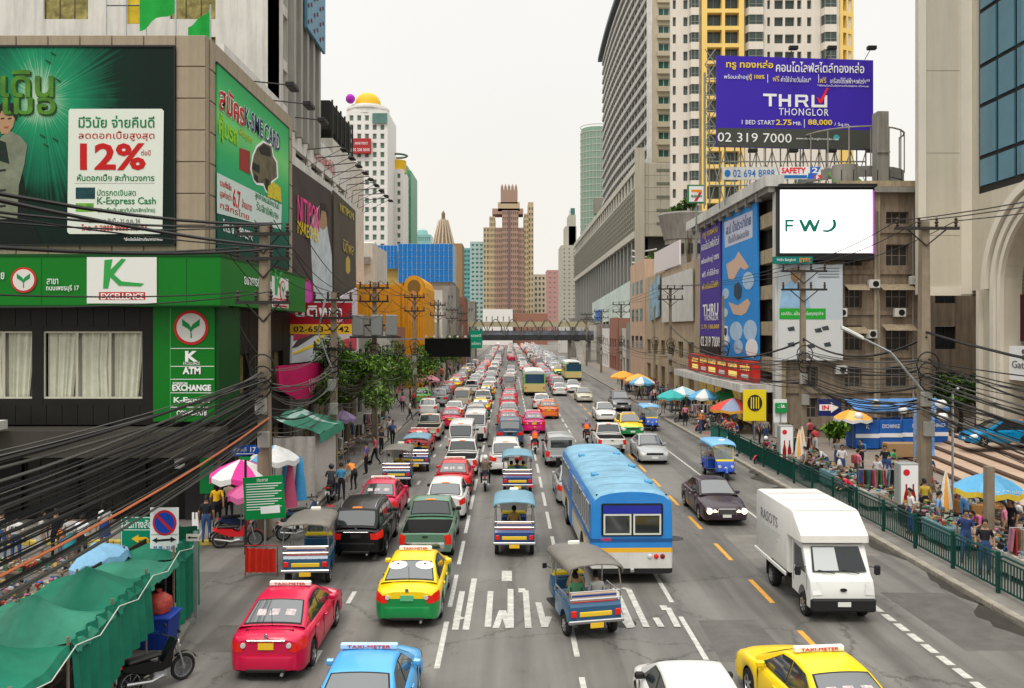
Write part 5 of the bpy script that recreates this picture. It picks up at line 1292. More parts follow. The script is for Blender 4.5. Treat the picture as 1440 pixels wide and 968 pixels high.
def emblem(root, T, u, v, r_, out=.03):
 e_ = part('emblem', B(T).ell(u, v, r_, r_, -out-.01, -out+.01, 0, 28), CLR('emblem_red', (.5,.02,.02)), root)
 q_ = part('emblem_disc', B(T).ell(u, v, r_*.84, r_*.84, -out-.02, -out-.01, 0, 28), CLR('emblem_white', (.6,.58,.55)), e_ if not root.parent or not root.parent.parent else root)
 G = B(T)
 for s_ in (-1,1):
  G.poly([(u, v-r_*.3),(u+s_*r_*.12, v-r_*.1),(u+s_*r_*.5, v+r_*.12),(u+s_*r_*.52, v+r_*.5),(u+s_*r_*.1, v+r_*.2),(u+s_*.0, v+r_*.02)], -out-.03, -out-.02)
 G.box(u-.03*r_, u+.05*r_, -out-.029, -out-.02, v-r_*.6, v-r_*.3)
 part('emblem_leaf', G, CLR('emblem_green', (.01,.22,.05)), e_ if not root.parent or not root.parent.parent else root)
emblem(fas, Tfa, fx1(34), fz1(394), 18*33/F)
LTf = lambda s_, m_, cx, cy, w, h_, root=fas, **k: lettering(s_, m_, root, Tfa, fx1(cx), fz1(cy), w=w*33/F, h=h_*33/F, out=.06, **k)
LTf('สาขา', WHITE, 75,396,16,8); LTf('ถนนเพชรบุรี 17', WHITE, 89,406,46,10); LTf('ไทย', WHITE, 0,386,14,14); LTf('EXCELLENCE', WHITE, 173,417,60,9,bold=.02)
gpoly(fas, Tfa, [(140,411),(205,411),(205,422),(140,422)], CLR('sign_red', (.45,.03,.02)), -.045, .01, 'red_band', fx1, fz1)
gpoly(fas, Tfa, [(148,366),(159,365),(156,380),(172,364),(178,365),(161,386),(172,396),(203,399),(199,403),(168,402),(156,390),(153,406),(146,406)], CLR('k_green', (.03,.3,.06)), -.055, .01, 'letter_k', fx1, fz1)
TsF = RT_(XS+.9)
def SF(px, py): D_ = DX(px, XS+.9); return (D_, PZ(py, D_))
def sfp(pts, m, y, nm='print'): return part(nm, B(TsF).poly([SF(a,b) for a,b in pts], y-.01, y), m, fas)
a_, b2 = SF(382,395)[0], SF(405,395)[0]
sfp([(382,388),(405,393),(405,434),(382,432)], CLR('sign_white', (.66,.66,.62)), -.01, 'white_sign_panel')
lettering('EXCELLENCE', WHITE, fas, TsF, (a_+b2)/2, fa0+.35, w=abs(b2-a_)*.8, h=.25, out=.05); part('red_band', B(TsF).box(a_+.2,b2-.2,-.03,-.02,fa0+.15,fa0+.55), CLR('sign_red', (.45,.03,.02)), fas)
lettering('ธนาคารกสิกรไทย', WHITE, fas, TsF, 38, fa0+1.2, w=4.2, h=.5, out=.03); emblem(fas, TsF, 42, fa0+.95, .5)
part('letter_k', B(TsF).poly([(a_+.5,fa0+.7),(a_+.9,fa0+.7),(a_+1.0,fa0+1.2),(a_+1.8,fa0+.75),(a_+2.2,fa0+.9),(a_+1.2,fa0+1.35),(a_+1.9,fa0+1.85),(a_+1.5,fa0+1.9),(a_+.9,fa0+1.45),(a_+.7,fa0+1.9),(a_+.4,fa0+1.9)], -.03,-.01), CLR('k_green', (.03,.3,.06)), fas)
# middle floor wall with curtained windows
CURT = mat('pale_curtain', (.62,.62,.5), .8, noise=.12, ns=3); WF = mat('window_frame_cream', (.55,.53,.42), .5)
mid0, mid1 = fz(598), fa0-.02
wcols = [(fx(60), fx(200)), (fx(-80), fx(45))]; wr_ = (fz(561), fz(466))
mw = part('wall', (lambda b: (b.box(-30, fx(-80), .0,.5, mid0, mid1), b.box(fx(45), fx(60), 0,.5, mid0, mid1), b.box(fx(200), fx(219), 0,.5, mid0, mid1), [b.box(c0,c1,.01,.49,z0,z1) for c0,c1 in wcols for z0,z1 in ((mid0,wr_[0]),(wr_[1],mid1))], b)[-1])(B(Tf)), DGREY, bank)
for c0, c1 in wcols:
 n_ = 3; s_ = (c1-c0)/n_
 for i in range(n_):
  a = c0+s_*i; b = B(Tf)
  for (x0,x1,z0,z1) in ((a,a+s_,wr_[0],wr_[0]+.07),(a,a+s_,wr_[1]-.07,wr_[1]),(a,a+.05,wr_[0]+.07,wr_[1]-.07),(a+s_-.05,a+s_,wr_[0]+.07,wr_[1]-.07)): b.box(x0+.004,x1-.004,.08,.16,z0,z1)
  wdw = part('window', b, WF, mw)
 for i in range(n_):
  a = c0+s_*i; b = B(Tf); rr = []
  nn = 26
  for z, pinch in ((wr_[1]-.02,.98),((wr_[0]+wr_[1])/2,.9),(wr_[0]+.05,.80 if i != 1 else .96)):
   rr.append([(a+s_*.05+(s_*.93*pinch)*k/nn, .3+.05*math.sin(k*1.55+math.sin(k*.7+i)*1.3), z) for k in range(nn+1)])
  b.loft(rr, closed=False, caps=False); part('curtain', b, CURT, mw, 60)
 part('room_darkness', B(Tf).box(c0-.1,c1+.1,.4,.48,wr_[0]-.1,wr_[1]+.1), mat('room_shade_backing', (.25,.24,.2), .9), mw)  # flat backing coloured as the dim room behind the curtains
# wall tile joints as recessed-looking proud tiles
tb = B(Tf)
for i in range(26):
 x = fx(219)-.62*(i+1)
 if x < -26: break
 for z0, z1 in ((mid0+.02, wr_[0]-.25), (wr_[1]+.2, mid1-.02)): tb.box(x+.012, x+.608, -.02, -.001, z0, z1)
part('tile_course', tb, DGREY, mw, kind='stuff')
# green ATM panel
an = thing('bank_sign', 'tall green bank sign reading ATM and EXCHANGE on the corner wall', 'sign', (fx(262), D0-.1, mid0))
part('board', B(Tf).box(fx(219), fx(305), -.25, -.0, fz(592), fa0-.04), GRN, an)
part('side_face', B().box(fx(305)-.002, fx(305)+.14, D0-.2, D0+2.5, fz(592), fa0-.04), mat('trim_dark_green', (.004,.12,.02)), an)
Tan = FT(D0-.25)
for y_ in (490,515,533,552,572): part('joint', B(Tan).box(fx(243), fx(304), -.006, 0, fz(y_)-.012, fz(y_)+.012), WHITE, an)
part('joint', B(Tan).box(fx(243)-.01, fx(243)+.01, -.006, 0, fz(590), fa0-.1), CLR('pale_green_line', (.1,.45,.15)), an)
emblem(an, Tan, fx(272.5), fz(461), 24*34/F)
LA = lambda s_, cx, cy, w, h_, **k: lettering(s_, WHITE, an, Tan, fx(cx), fz(cy), w=w*34/F, h=h_*34/F, out=.02, **k)
LA('K', 273,501,18,15,bold=.04,shear=.2); LA('EXCELLENCE', 273,511,23,4); LA('ATM', 273,521,25,10,bold=.04); LA('FOREIGN', 257,539,20,4,bold=.02); LA('EXCHANGE', 273,545,54,9,bold=.04); LA('K-Expert', 273,563,50,10,bold=.03); LA('CORPORATE', 273,580,42,7,bold=.03)
# canopy over the pavement and ground floor
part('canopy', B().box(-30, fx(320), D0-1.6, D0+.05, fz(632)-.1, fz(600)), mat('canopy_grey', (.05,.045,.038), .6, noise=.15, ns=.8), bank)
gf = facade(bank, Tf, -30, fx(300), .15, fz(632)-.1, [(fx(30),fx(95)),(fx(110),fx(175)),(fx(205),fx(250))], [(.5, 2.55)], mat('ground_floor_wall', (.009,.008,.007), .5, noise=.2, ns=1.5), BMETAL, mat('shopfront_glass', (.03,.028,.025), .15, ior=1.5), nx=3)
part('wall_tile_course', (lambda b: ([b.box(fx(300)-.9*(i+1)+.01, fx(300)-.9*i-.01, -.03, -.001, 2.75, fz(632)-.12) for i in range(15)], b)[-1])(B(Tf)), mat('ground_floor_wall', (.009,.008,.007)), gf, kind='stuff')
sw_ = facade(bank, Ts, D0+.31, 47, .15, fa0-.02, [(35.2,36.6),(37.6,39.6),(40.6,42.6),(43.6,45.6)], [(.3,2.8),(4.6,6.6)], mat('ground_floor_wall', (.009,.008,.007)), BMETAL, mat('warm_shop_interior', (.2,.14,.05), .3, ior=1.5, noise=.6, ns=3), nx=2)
part('doorway', B().box(fx(262),fx(300),D0-.12,D0-.03,.15,2.9), mat('dark_cabin', (.03,.028,.028)), bank)
part('poster', B().box(fx(283),fx(302),D0-.16,D0-.13,1.2,3.4), GREEN, bank)
part('poster_paper', B().box(fx(258)-.3,fx(258)+.1,D0-.15,D0-.03,2.2,3.0), WHITE, bank)
# awning stub at far left
part('side_canopy', B().box(-26, fx(45), D0-2.6, D0-1.65, fz(596), fz(588)+.1), WHITED, bank)
# ======== left side: the white shopping tower behind the bank and the billboards beyond it
CREAMW = mat('off_white_render', (.56,.53,.47), .65, noise=.12, ns=.5, streak=.3)
WTILE = mat('white_tile_wall', (.60,.58,.53), .55, noise=.08, ns=.6, streak=.25)
CONC = mat('bare_concrete', (.28,.26,.23), .8, noise=.2, ns=.5, streak=.35)
DARKO = mat('dark_opening', (.02,.02,.018), .8)
mt = thing('shopping_tower', 'white tiled shopping tower with grey column bays rising behind the bank', 'building', (-28, 70, 0))
mass(mt, -45, -18.5, 67.5, 79, 25, 62, mat('tower_inner', (.1,.1,.1), .6))
facade(mt, FT(67), -46, -18, 24.0, 62, [(-45,-41),(-36.5,-33),(-26.6,-23.0)], [(27.5+4.6*i, 30.7+4.6*i) for i in range(7)], WTILE, BMETAL, mat('yellow_curtain_glass', (.28,.24,.08), .2, noise=.7, ns=1.2), nx=3, ny=1)
cb = facade(mt, RT_(-18), 67, 79.5, 24.0, 62, [(68.2+2.3*i, 69.6+2.3*i) for i in range(5)], [(25+4.4*i, 28.6+4.4*i) for i in range(8)], CREAMW, BMETAL, mat('grey_bay_glass', (.08,.09,.09), .3), dep=.6, thick=.9, nx=1)  # grey glass set back between the columns
for i in range(5): part('column', B().box(-17.98, -17.5, 69.7+2.3*i, 70.4+2.3*i, 24, 62), mat('grey_column', (.30,.29,.26), .7, streak=.2), mt)
bl = part('blue_panel_corner', B().box(-17.45,-17.2,73.0,80.2,33.6,60), mat('spotted_blue_panel', (.08,.22,.32), .4, noise=.15, ns=1), mt)
for i in range(26):
 y = 73.4+(i%6)*1.15; z = 34.2+(i//6)*1.4+(i%2)*.5
 o = link('dot', (lambda b: b.mesh('dot', mat('dot_dark_red', (.2,.02,.02), .5)))(B().rbox(-.05,.02,-.16,.16,-.16,.16,.05)) if i == 0 else bpy.data.meshes['dot'], bl); o.location = Vector((-17.15, y, z))-wpos(mt)
po = thing('shopping_podium', 'white podium with a long sloping-looking parapet and dark open gallery beyond the bank', 'building', (-20, 75, 0))
mass(po, -32, -19.4, 54, 96, .1, 25.0, DARKO)
part('parapet', B().box(-18.4,-18,54,96,23.0,25.8), WTILE, po)
part('front_parapet', B().box(-34,-18.4,54,54.4,23.0,25.7), WTILE, po)
for i in range(8): part('pier', B().box(-19.2,-18.05,54+5.7*i,55.3+5.7*i,13,22.98), CREAMW, po)
part('gallery_floor', B().box(-19.5,-18.02,54,96,17.6,18.2), CREAMW, po)
part('lower_wall', B().box(-19.5,-18.1,54,96,.15,13), CREAMW, po)
lettering('เดอะแพลทินัม', mat('pale_red_letters', (.5,.12,.12), .6), po, RT_(-18), 84, 24.3, w=9, h=1.3, out=.03)
part('pink_banner', B(RT_(-17.9)).poly([(60,21),(70.5,17.4),(70.5,14.2),(60,16.8)], -.04, 0), mat('pink_banner', (.75,.02,.25), .6), po)
for k in range(3):
 fl_ = thing('floodlight', ['first','second','third'][k]+' black floodlight on an arm from the white parapet, counting from the bank', 'floodlight', (-18, 60+5*k, 25.7), group='floodlights on the white parapet')
 part('arm', B().tube([(-18.2,60+5*k,25.2),(-15.4,60+5*k,24.9)], .05, 5), BMETAL, fl_); part('lamp_head', B().rbox(-15.5,-14.9,59.2+5*k,60.8+5*k,24.6,24.95,.05), BLACK, fl_)
aq = thing('banner', 'teal vertical banner with an orange figure above the green side billboard', 'banner', (-18.6, 60, 19));
part('panel', B(FT(53.8)).box(-18.45-1.8,-18.45+.3,-.1,0,21.2,25.0), mat('teal_banner', (.0,.2,.27), .5, noise=.3, ns=1.5), aq); part('print', B(FT(53.7)).ell(-19.3,23.3,.3,.9,-.02,0).ell(-19.15,24.3,.25,.3,-.02,0,n=10), mat('orange_print_blotch', (.6,.25,.03), .6, noise=.5, ns=5), aq)
tg = thing('roof_terrace', 'dark roof pergola with plants on a cream wall below the domed tower', 'building', (-20,100,0))
part('wall', B().box(-26,-20,97,118,.1,29.5), CREAMW, tg); part('pergola', B().box(-24,-20.3,97,110,30.5,33.8), DARKO, tg)
for i in range(6): part('pergola_post', B().box(-20.2,-20,97.2+2.5*i,97.4+2.5*i,29.5,33.9), BMETAL, tg)
# the row with the giant side posters
pr_ = thing('poster_building', 'narrow shop block carrying the tall cosmetic posters above the street', 'building', (-14, 60, 0))
mass(pr_, -24, -13.3, 48.2, 72, .1, 17.6, CREAMW)
facade(pr_, RT_(-13.0), 48, 72, .15, 7.0, [(49+4.6*i, 52.4+4.6*i) for i in range(5)], [(.3,3.0),(4.2,6.4)], CONC, BMETAL, mat('warm_shop_interior', (.2,.14,.05)), nx=2)
part('roof_edge', B().box(-13.3,-12.9,48,72,17.6,18.2), WTILE, pr_)
def QP(X, px, py): D_ = DX(px, X); return (D_, PZ(py, D_))
XP = -12.9
def poster(name, label, pts, m, X=XP, prints=()):
 t_ = thing('poster', label, 'poster', (X, QP(X,*pts[0])[0], QP(X,*pts[0])[1]))
 part('panel', B(RT_(X)).poly([QP(X,a,b) for a,b in pts], -.12, 0), m, t_)
 for i, (pp, mm) in enumerate(prints): part('print', B(RT_(X)).poly([QP(X,a,b) for a,b in pp], -.14-.01*i, -.125-.01*i), mm, t_)
 return t_
n1_ = poster('p', 'tall dark cosmetic poster with a woman in white and pink NITIPON lettering', [(409,231),(464,270),(465,470),(409,505)], mat('poster_brown', (.05,.035,.032), .6, noise=.3, ns=.4), XP,
 [([(433,320),(441,296),(449,287),(455,300),(459,330),(464,360),(465,440),(440,435),(436,380)], mat('print_gown', (.5,.55,.56), .7, noise=.3, ns=1)),
 ([(446,312),(447,297),(452,290),(457,300),(457,318),(452,324),(447,320)], mat('print_face', (.5,.33,.2), .65)),
 ([(444,312),(444,295),(449,285),(455,287),(459,300),(458,312),(455,298),(449,296),(447,310)], mat('print_dark_hair', (.02,.01,.01), .6)),
 ([(409,395),(425,390),(437,400),(437,470),(409,480)], mat('print_crimson', (.35,.01,.05), .6, noise=.6, ns=1.5)), ([(418,400),(432,395),(436,420),(420,440)], mat('print_magenta', (.6,.05,.4), .6, noise=.5, ns=3))])
def LQ(s_, m, X, pl, pr2, root, h, out=.2, **k):
 a, b_ = QP(X,*pl), QP(X,*pr2); return lettering(s_, m, root, RT_(X), (a[0]+b_[0])/2, (a[1]+b_[1])/2, w=abs(b_[0]-a[0]), h=h, out=out, **k)
LQ('NITIPON', mat('pink_neon_print', (.8,.05,.25), .5), XP, (414,292),(445,310), n1_, 1.6); LQ('MAKEOVER', YELLOW, XP, (414,318),(444,334), n1_, .8)
n2_ = poster('p', 'tall brown poster with small gold lettering beside the cosmetic poster', [(467,268),(498,297),(499,436),(467,440)], mat('poster_taupe', (.075,.06,.045), .6, noise=.2, ns=.5), XP, [([(484,365),(487,360),(490,366),(490,382),(487,386),(484,382)], mat('print_gold', (.45,.33,.06), .5))])
LQ('NITIPON', mat('gold_letters', (.5,.42,.05), .5), XP, (475,292),(494,305), n2_, .6); LQ('นิติพล', mat('print_gold', (.45,.33,.06)), XP, (479,345),(494,352), n2_, .9)
n3_ = poster('p', 'white poster with a yellow curve below the red clinic sign', [(409,472),(464,472),(465,505),(407,511)], mat('poster_white', (.55,.57,.6), .6), XP+.02, [([(407,490),(420,472),(440,472),(415,488)], mat('print_brown', (.05,.03,.03), .6)), ([(409,496),(436,484),(450,471),(456,471),(440,487),(409,499)], YELLOW)])
n4_ = poster('p', 'white hanging poster printed with pink blossoms and Thai lettering', [(473,420),(500,405),(503,515),(475,535)], mat('poster_white2', (.6,.55,.56), .6, noise=.1, ns=1), XP+.6, [([(478,478),(499,474),(499,492),(480,498)], mat('print_red_flower', (.6,.06,.09), .7, noise=.8, ns=3))])
n5_ = poster('p', 'crimson cloth banner with white Thai script sagging over the pavement', [(388,515),(470,508),(471,552),(416,563),(390,548)], mat('banner_crimson', (.55,.01,.11), .7, noise=.15, ns=.6), XP+1.2, [])
LQ('เพชรบุรี', mat('pale_pink_letters', (.75,.4,.5), .6), XP+1.2, (430,535),(459,532), n5_, .55); LQ('บุญมาก', mat('pale_pink_letters', (.75,.4,.5)), XP+1.2, (430,547),(459,543), n5_, .45)
# floodlights on long thin arms over the posters
for k in range(9):
 y = 53+2.6*k; x = -12.6
 f_ = thing('floodlight', 'black floodlight on a thin bent arm above the tall posters, number %s from the bank' % ['one','two','three','four','five','six','seven','eight','nine'][k], 'floodlight', (x, y, 18.2), group='floodlights above the tall posters')
 part('arm', B().tube([(x,y,17.9),(x+.1,y,18.9),(x+2.2,y,19.1),(x+2.4,y,18.9)], .035, 4).tube([(x,y+.5,17.9),(x+2.2,y,18.9)], .02, 4), BMETAL, f_); part('lamp_head', B().rbox(x+2.2,x+2.6,y-.4,y+.4,18.78,18.92,.04), BLACK, f_)
# projecting red clinic sign
rs_ = thing('clinic_sign', 'red projecting sign with white Thai script and phone number 02-653-4742 on yellow', 'sign', (-12.3, 48, 8.5)); Tr = FT(47.8); g_ = lambda px: PX(px, 47.8); h2_ = lambda py: PZ(py, 47.8)
part('panel', B(Tr).box(g_(409), g_(495), -.2, 0, h2_(456), h2_(426)), mat('sign_dark_red', (.35,.01,.02), .5), rs_); part('phone_strip', B(Tr).box(g_(409), g_(495), -.2, 0, h2_(470), h2_(456.3)), mat('sign_amber', (.75,.42,.03), .5), rs_)
lettering('นิติพล', WHITE, rs_, Tr, g_(449), h2_(438), w=2.6, h=.62, out=.21, bold=.02); lettering('คลินิก', WHITE, rs_, Tr, g_(475), h2_(451), w=.7, h=.2, out=.21); lettering('02-653-4742', mat('ink_black', (.01,.01,.01), .6), rs_, Tr, g_(453), h2_(463), w=3.1, h=.32, out=.21, bold=.01)
part('bracket', B().tube([(-13,47.9,9.2),(-12,47.9,9.2)], .05, 5).tube([(-13,47.9,7.8),(-12,47.9,7.8)], .05, 5), BMETAL, rs_)
# ======== generic far tower
def tower(name, label, D, px0, px1, pyt, rows, cols, mw, gm, depth=20, fill=.6, rfill=.55, objs=False, base=0., sidem=None, nx=1, group=None, cat='building', fm=None):
 x0, x1 = PX(px0, D), PX(px1, D); zt = PZ(pyt, D)
 r_ = thing(name, label, cat, ((x0+x1)/2, D, 0), group=group)
 mass(r_, x0, x1, D+.4, D+depth, base, zt, sidem or mw)
 b0 = max(base, 1)
 facade(r_, FT(D), x0, x1, base, zt, spread(x0+.4, x1-.4, cols, fill), spread(b0, zt-.8, rows, rfill), mw, fm or WHITED, gm, objs=objs, nx=nx, dep=.3, thick=.4, ft=.1)
 return r_
PALEW = mat('tower_white', (.72,.69,.66), .6, noise=.05, ns=.05)
GWIN = mat('green_grey_glass', (.12,.2,.15), .2, noise=.3, ns=.1)
t1 = tower('hotel_tower', 'white hotel tower with a round gold dome and red sign', 260, 487, 545, 156, 26, 5, PALEW, GWIN, fill=.52, rfill=.6, objs=True)
dx = PX(513, 260); part('drum', B().lathe([(6.2,74),(6.2,75.6),(6.6,75.6),(6.6,76.2),(5.4,76.2),(5.4,77)], 28, (dx,266,0)), PALEW, t1, 30)
part('dome', B().lathe([(4.1,77),(4.05,77.8),(3.8,79),(3.2,80.1),(2.3,80.9),(1.2,81.3),(.01,81.4)], 28, (dx,266,0)), mat('gold_dome', (.68,.42,.02), .45), t1, 60)
part('purple_emblem', B().sphere((PX(491,260),262,78.6), 1.5, 8, 0, (1,1,1)), mat('purple_emblem', (.35,.02,.38), .6), t1)
rsg = part('red_sign', B().box(PX(496,260),PX(522,260),258.8,259.8,PZ(217,260),PZ(196,260)), mat('sign_dull_red', (.38,.03,.03), .6), t1)
lettering('APARTMENT', WHITE, rsg, FT(258.8), PX(509,260), PZ(203,260), w=4, h=.8, out=.05); lettering('02 208 0000', WHITE, rsg, FT(258.8), PX(509,260), PZ(212,260), w=5, h=.9, out=.05)
part('green_band', B().box(PX(524,260),PX(545,260),259.4,259.7,PZ(174,260),PZ(160,260)), GLASSG, t1)
t2 = tower('hotel_tower', 'second white tower with a smaller open gold crown beside the domed one', 275, 546, 567, 238, 21, 2, PALEW, GWIN, fill=.5, objs=True)
part('crown', B().lathe([(3.4,59),(3.4,63)], 16, (PX(554,275),280,0)), mat('gold_dome', (.68,.42,.02)), t2); part('crown_ring', B().lathe([(3.4,64.4),(3.8,64.8),(3.4,65.1),(3.2,64.8),(3.4,64.4)], 20, (PX(555,275),280,0), caps=False), mat('dark_green_ring', (.1,.15,.12), .6), t2)
t3 = tower('slab_tower', 'narrow green glass slab at the edge of the white towers', 290, 565, 578, 240, 22, 3, mat('green_slab', (.08,.28,.16), .4, noise=.15, ns=.05), GLASSG, fill=.7); mass(t3, PX(565,290), PX(572,290), 291, 305, PZ(240,290), PZ(232,290), mat('green_slab', (.08,.28,.16)), 'stair_head')
t4 = tower('far_tower', 'distant pale teal tower with a domed glass top left of the spire', 700, 581, 606, 330, 14, 8, mat('pale_teal', (.22,.42,.40), .3, noise=.1, ns=.02), mat('teal_glass_far', (.10,.3,.3), .2), fill=.7)
part('domed_top', B().lathe([(6.2,78),(5.4,85),(3.9,90.2),(.3,92)], 14, (PX(592.5,700),710,0)), mat('pale_teal', (.22,.42,.40)), t4, 40)
# blue glass block, beige base, yellow arch building, low white block
BLG = mat('blue_curtain_wall', (.01,.16,.48), .25, noise=.15, ns=.2, ior=1.6)
b4 = thing('blue_glass_building', 'bright blue glass curtain wall block behind the yellow building', 'building', (-18, 170, 0))
def curtain(root, D, px0, px1, pyt, pyb, n, m_, rows):
 x0, x1, z0, z1 = PX(px0,D), PX(px1,D), PZ(pyb,D), PZ(pyt,D)
 w_ = part('curtain_wall', B().box(x0,x1,D,D+12,z0,z1), mat('curtain_mullion', (.45,.55,.6), .5), root)
 pw, ph = (x1-x0)/n, (z1-z0)/rows
 me = B().rbox(-pw/2+.05,pw/2-.05,-.12,-.01,-ph/2+.04,ph/2-.04,.03).mesh('pane', m_)
 for i in range(n):
  for j in range(rows): inst('pane', me, w_, (x0+pw*(i+.5), D, z0+ph*(j+.5)))
 return w_
b4_1 = curtain(b4, 170, 520, 558.5, 345, 378, 8, BLG, 4); curtain(b4, 168, 560, 637, 343, 397, 12, BLG, 6)
mass(b4, PX(512,171), PX(560,171), 171, 180, .1, PZ(378,171), mat('ochre_block', (.5,.33,.1), .7), 'base'); mass(b4, PX(560,169), PX(636,169), 169, 180, .1, PZ(397,169), mat('pale_salmon_base', (.52,.42,.33), .7, noise=.1, ns=.3), 'base')
YB = mat('amber_wall', (.72,.32,.02), .65, noise=.12, ns=.4, streak=.2)
yb = thing('yellow_building', 'amber yellow building front with a tall arched gable and grooved pilasters', 'building', (-15, 112, 0))
D_ = 112; qx = lambda a: PX(a, D_); qz = lambda a: PZ(a, D_)
part('wall', B(FT(D_)).box(qx(497), qx(570), 0, 14, .15, qz(400)), YB, yb)
ar = [(qx(566), .15),(qx(566), qz(405)),(qx(569), qz(399))]+[(qx(583)+1.35*math.cos(a), qz(402)+1.3*math.sin(a)) for a in [math.pi-k*math.pi/12 for k in range(13)]]+[(qx(597), qz(399)),(qx(599), qz(405)),(qx(599), .15)]
part('gable', B(FT(D_)).poly(ar, -.6, 13), YB, yb)
part('arch_shade_disc', B(FT(D_)).ell(qx(583), qz(404), .85, .95, -.64, -.6, 0, 16), mat('arch_shade_colour', (.22,.12,.03), .7), yb)  # flat disc on the gable, the arch's inner shade put into its colour
for k in range(9): part('pilaster', B(FT(D_)).box(qx(568)+.32*k, qx(568)+.32*k+.16, -.75, -.6, .2, qz(413)), YB, yb)
for k in range(7): part('pilaster', B(FT(D_)).box(qx(500)+.95*k, qx(500)+.95*k+.25, -.15, 0, .2, qz(402)), YB, yb)
part('sign_scroll', B(FT(D_)).ell(qx(582), qz(432), .8, 2.2, -.7, -.62, 0, 14), mat('scroll_relief', (.6,.25,.08), .6, noise=.4, ns=3), yb)
lw = thing('white_block', 'low off-white block with a rounded roof edge left of the blue glass', 'building', (-22,125,0)); part('wall', B().box(PX(499,125),PX(524,125),125,140,.1,PZ(342,125)), CREAMW, lw)
part('rounded_roof', B().tube([(PX(499,125),132,PZ(342,125)-1),(PX(517,125),132,PZ(342,125)-1)], 1.9, 12), CREAMW, lw, 40); part('opening', B().box(PX(500,125),PX(511,125),124.9,125,PZ(357,125),PZ(351,125)), DARKO, lw); part('ledge', B().box(PX(499,125),PX(521,125),124.3,125,PZ(372,125),PZ(362,125)), CONC, lw)
sp_ = thing('spire_tower', 'brown ribbed metal spire on a stone tower behind the blue glass', 'building', (PX(621,230),235,0))
cx = PX(621,230); mass(sp_, cx-3, cx+5.5, 231, 242, .1, PZ(342,230), mat('tan_stone', (.36,.28,.18), .7, noise=.15, ns=.3), 'shaft')
part('spire', B().lathe([(3.1,PZ(345,230)),(1.2,PZ(308,230)),(.5,PZ(303,230)),(.5,PZ(296,230)),(.05,PZ(292,230))], 8, (cx,236,0)), mat('bronze_spire', (.2,.15,.1), .5), sp_)
for k in range(9):
 a = math.pi*(1.0+k/8); part('rib', B().tube([(cx+3.2*math.cos(a),236+3.2*math.sin(a),PZ(346,230)),(cx+1.2*math.cos(a),236+1.2*math.sin(a),PZ(306,230))], .22, 4), mat('pale_rib', (.55,.45,.33), .5), sp_)
part('side_wing', B().box(cx+3.2,cx+5.6,229.5,231,PZ(440,230),PZ(343,230)), mat('brown_wing', (.32,.2,.1), .7), sp_)
tower('teal_tower', 'teal glass tower with a curved shoulder left of the brown tower', 520, 643, 662, 349, 20, 4, mat('teal_wall', (.16,.38,.38), .3, noise=.1, ns=.03), mat('teal_glass', (.03,.22,.22), .15), fill=.8)
tower('teal_tower', 'stepped teal and white tower touching the brown tower', 500, 661, 681, 340, 22, 3, mat('teal_white', (.38,.5,.5), .4, noise=.1, ns=.03), mat('teal_glass', (.03,.22,.22)), fill=.6, rfill=.5)
# brown stepped tower on the axis
BR = mat('tower_brick_brown', (.34,.22,.17), .7, noise=.1, ns=.05); YT = mat('tower_tan_yellow', (.46,.36,.23), .7, noise=.1, ns=.05); OLW = mat('olive_window', (.10,.13,.09), .3, noise=.4, ns=.1)
ct = thing('apartment_tower', 'tall brown and tan stepped apartment tower at the end of the road', 'building', (PX(715,480),480,0))
D_ = 480
for a,b_,t_,m_,n_,dd in ((679.5,688,319,YT,1,3),(688,696,304,YT,2,2),(696,706,320,BR,2,1),(706,729,296,BR,4,0),(729,737,320,BR,2,1),(737,743,300,YT,1,2),(743,750.5,289,YT,1,3)):
 x0,x1,zt = PX(a,D_),PX(b_,D_),PZ(t_,D_)
 facade(ct, FT(D_+dd), x0, x1, 0, zt, spread(x0,x1,n_*2,.5), spread(1,zt,int(zt/3.05),.55), m_, m_, OLW, objs=False, nx=1); mass(ct, x0, x1, D_+dd+.41, D_+24, 0, zt-.3, m_)
part('dark_stripe', B().box(PX(714.6,D_),PX(717.2,D_),D_-.5,D_+.1,0,PZ(296,D_)), mat('stripe_plum', (.16,.11,.12), .7), ct)
for a,b_,t_,z_,m_ in ((692,736,292,300,BR),(700,731,283,296,YT),(704,728,266,285,BR)): mass(ct, PX(a,D_), PX(b_,D_), D_+4, D_+18, PZ(z_,D_), PZ(t_,D_), m_, 'crown_block')
for k in range(5): part('finial', B().lathe([(.9,0),(.7,3),(.05,4.5)], 4, (PX(706+4.9*k,D_),D_+5,PZ(268,D_))), BR, ct)
mass(ct, PX(743,D_), PX(750.5,D_), D_+4, D_+20, PZ(290,D_), PZ(283,D_), YT, 'roof_box')
tower('apartment_block', 'pale cream apartment block just right of the brown tower', 520, 750, 768, 386, 12, 3, mat('cream_wall_far', (.6,.52,.4), .7), OLW, fill=.55)
tower('apartment_block', 'dusky pink apartment block right of the cream one', 560, 769, 791, 380, 14, 3, mat('dusky_pink_far', (.45,.24,.22), .7), mat('pale_window_far', (.35,.3,.28), .5), fill=.4)
tower('white_house', 'low white building under the brown tower beyond the footbridge', 430, 679, 721, 435, 2, 5, PALEW, GWIN, fill=.2, rfill=.3); tower('brick_house', 'low brick-red building beyond the footbridge', 440, 721, 770, 441, 1, 8, mat('brick_far', (.3,.14,.1), .7), OLW, fill=.3)
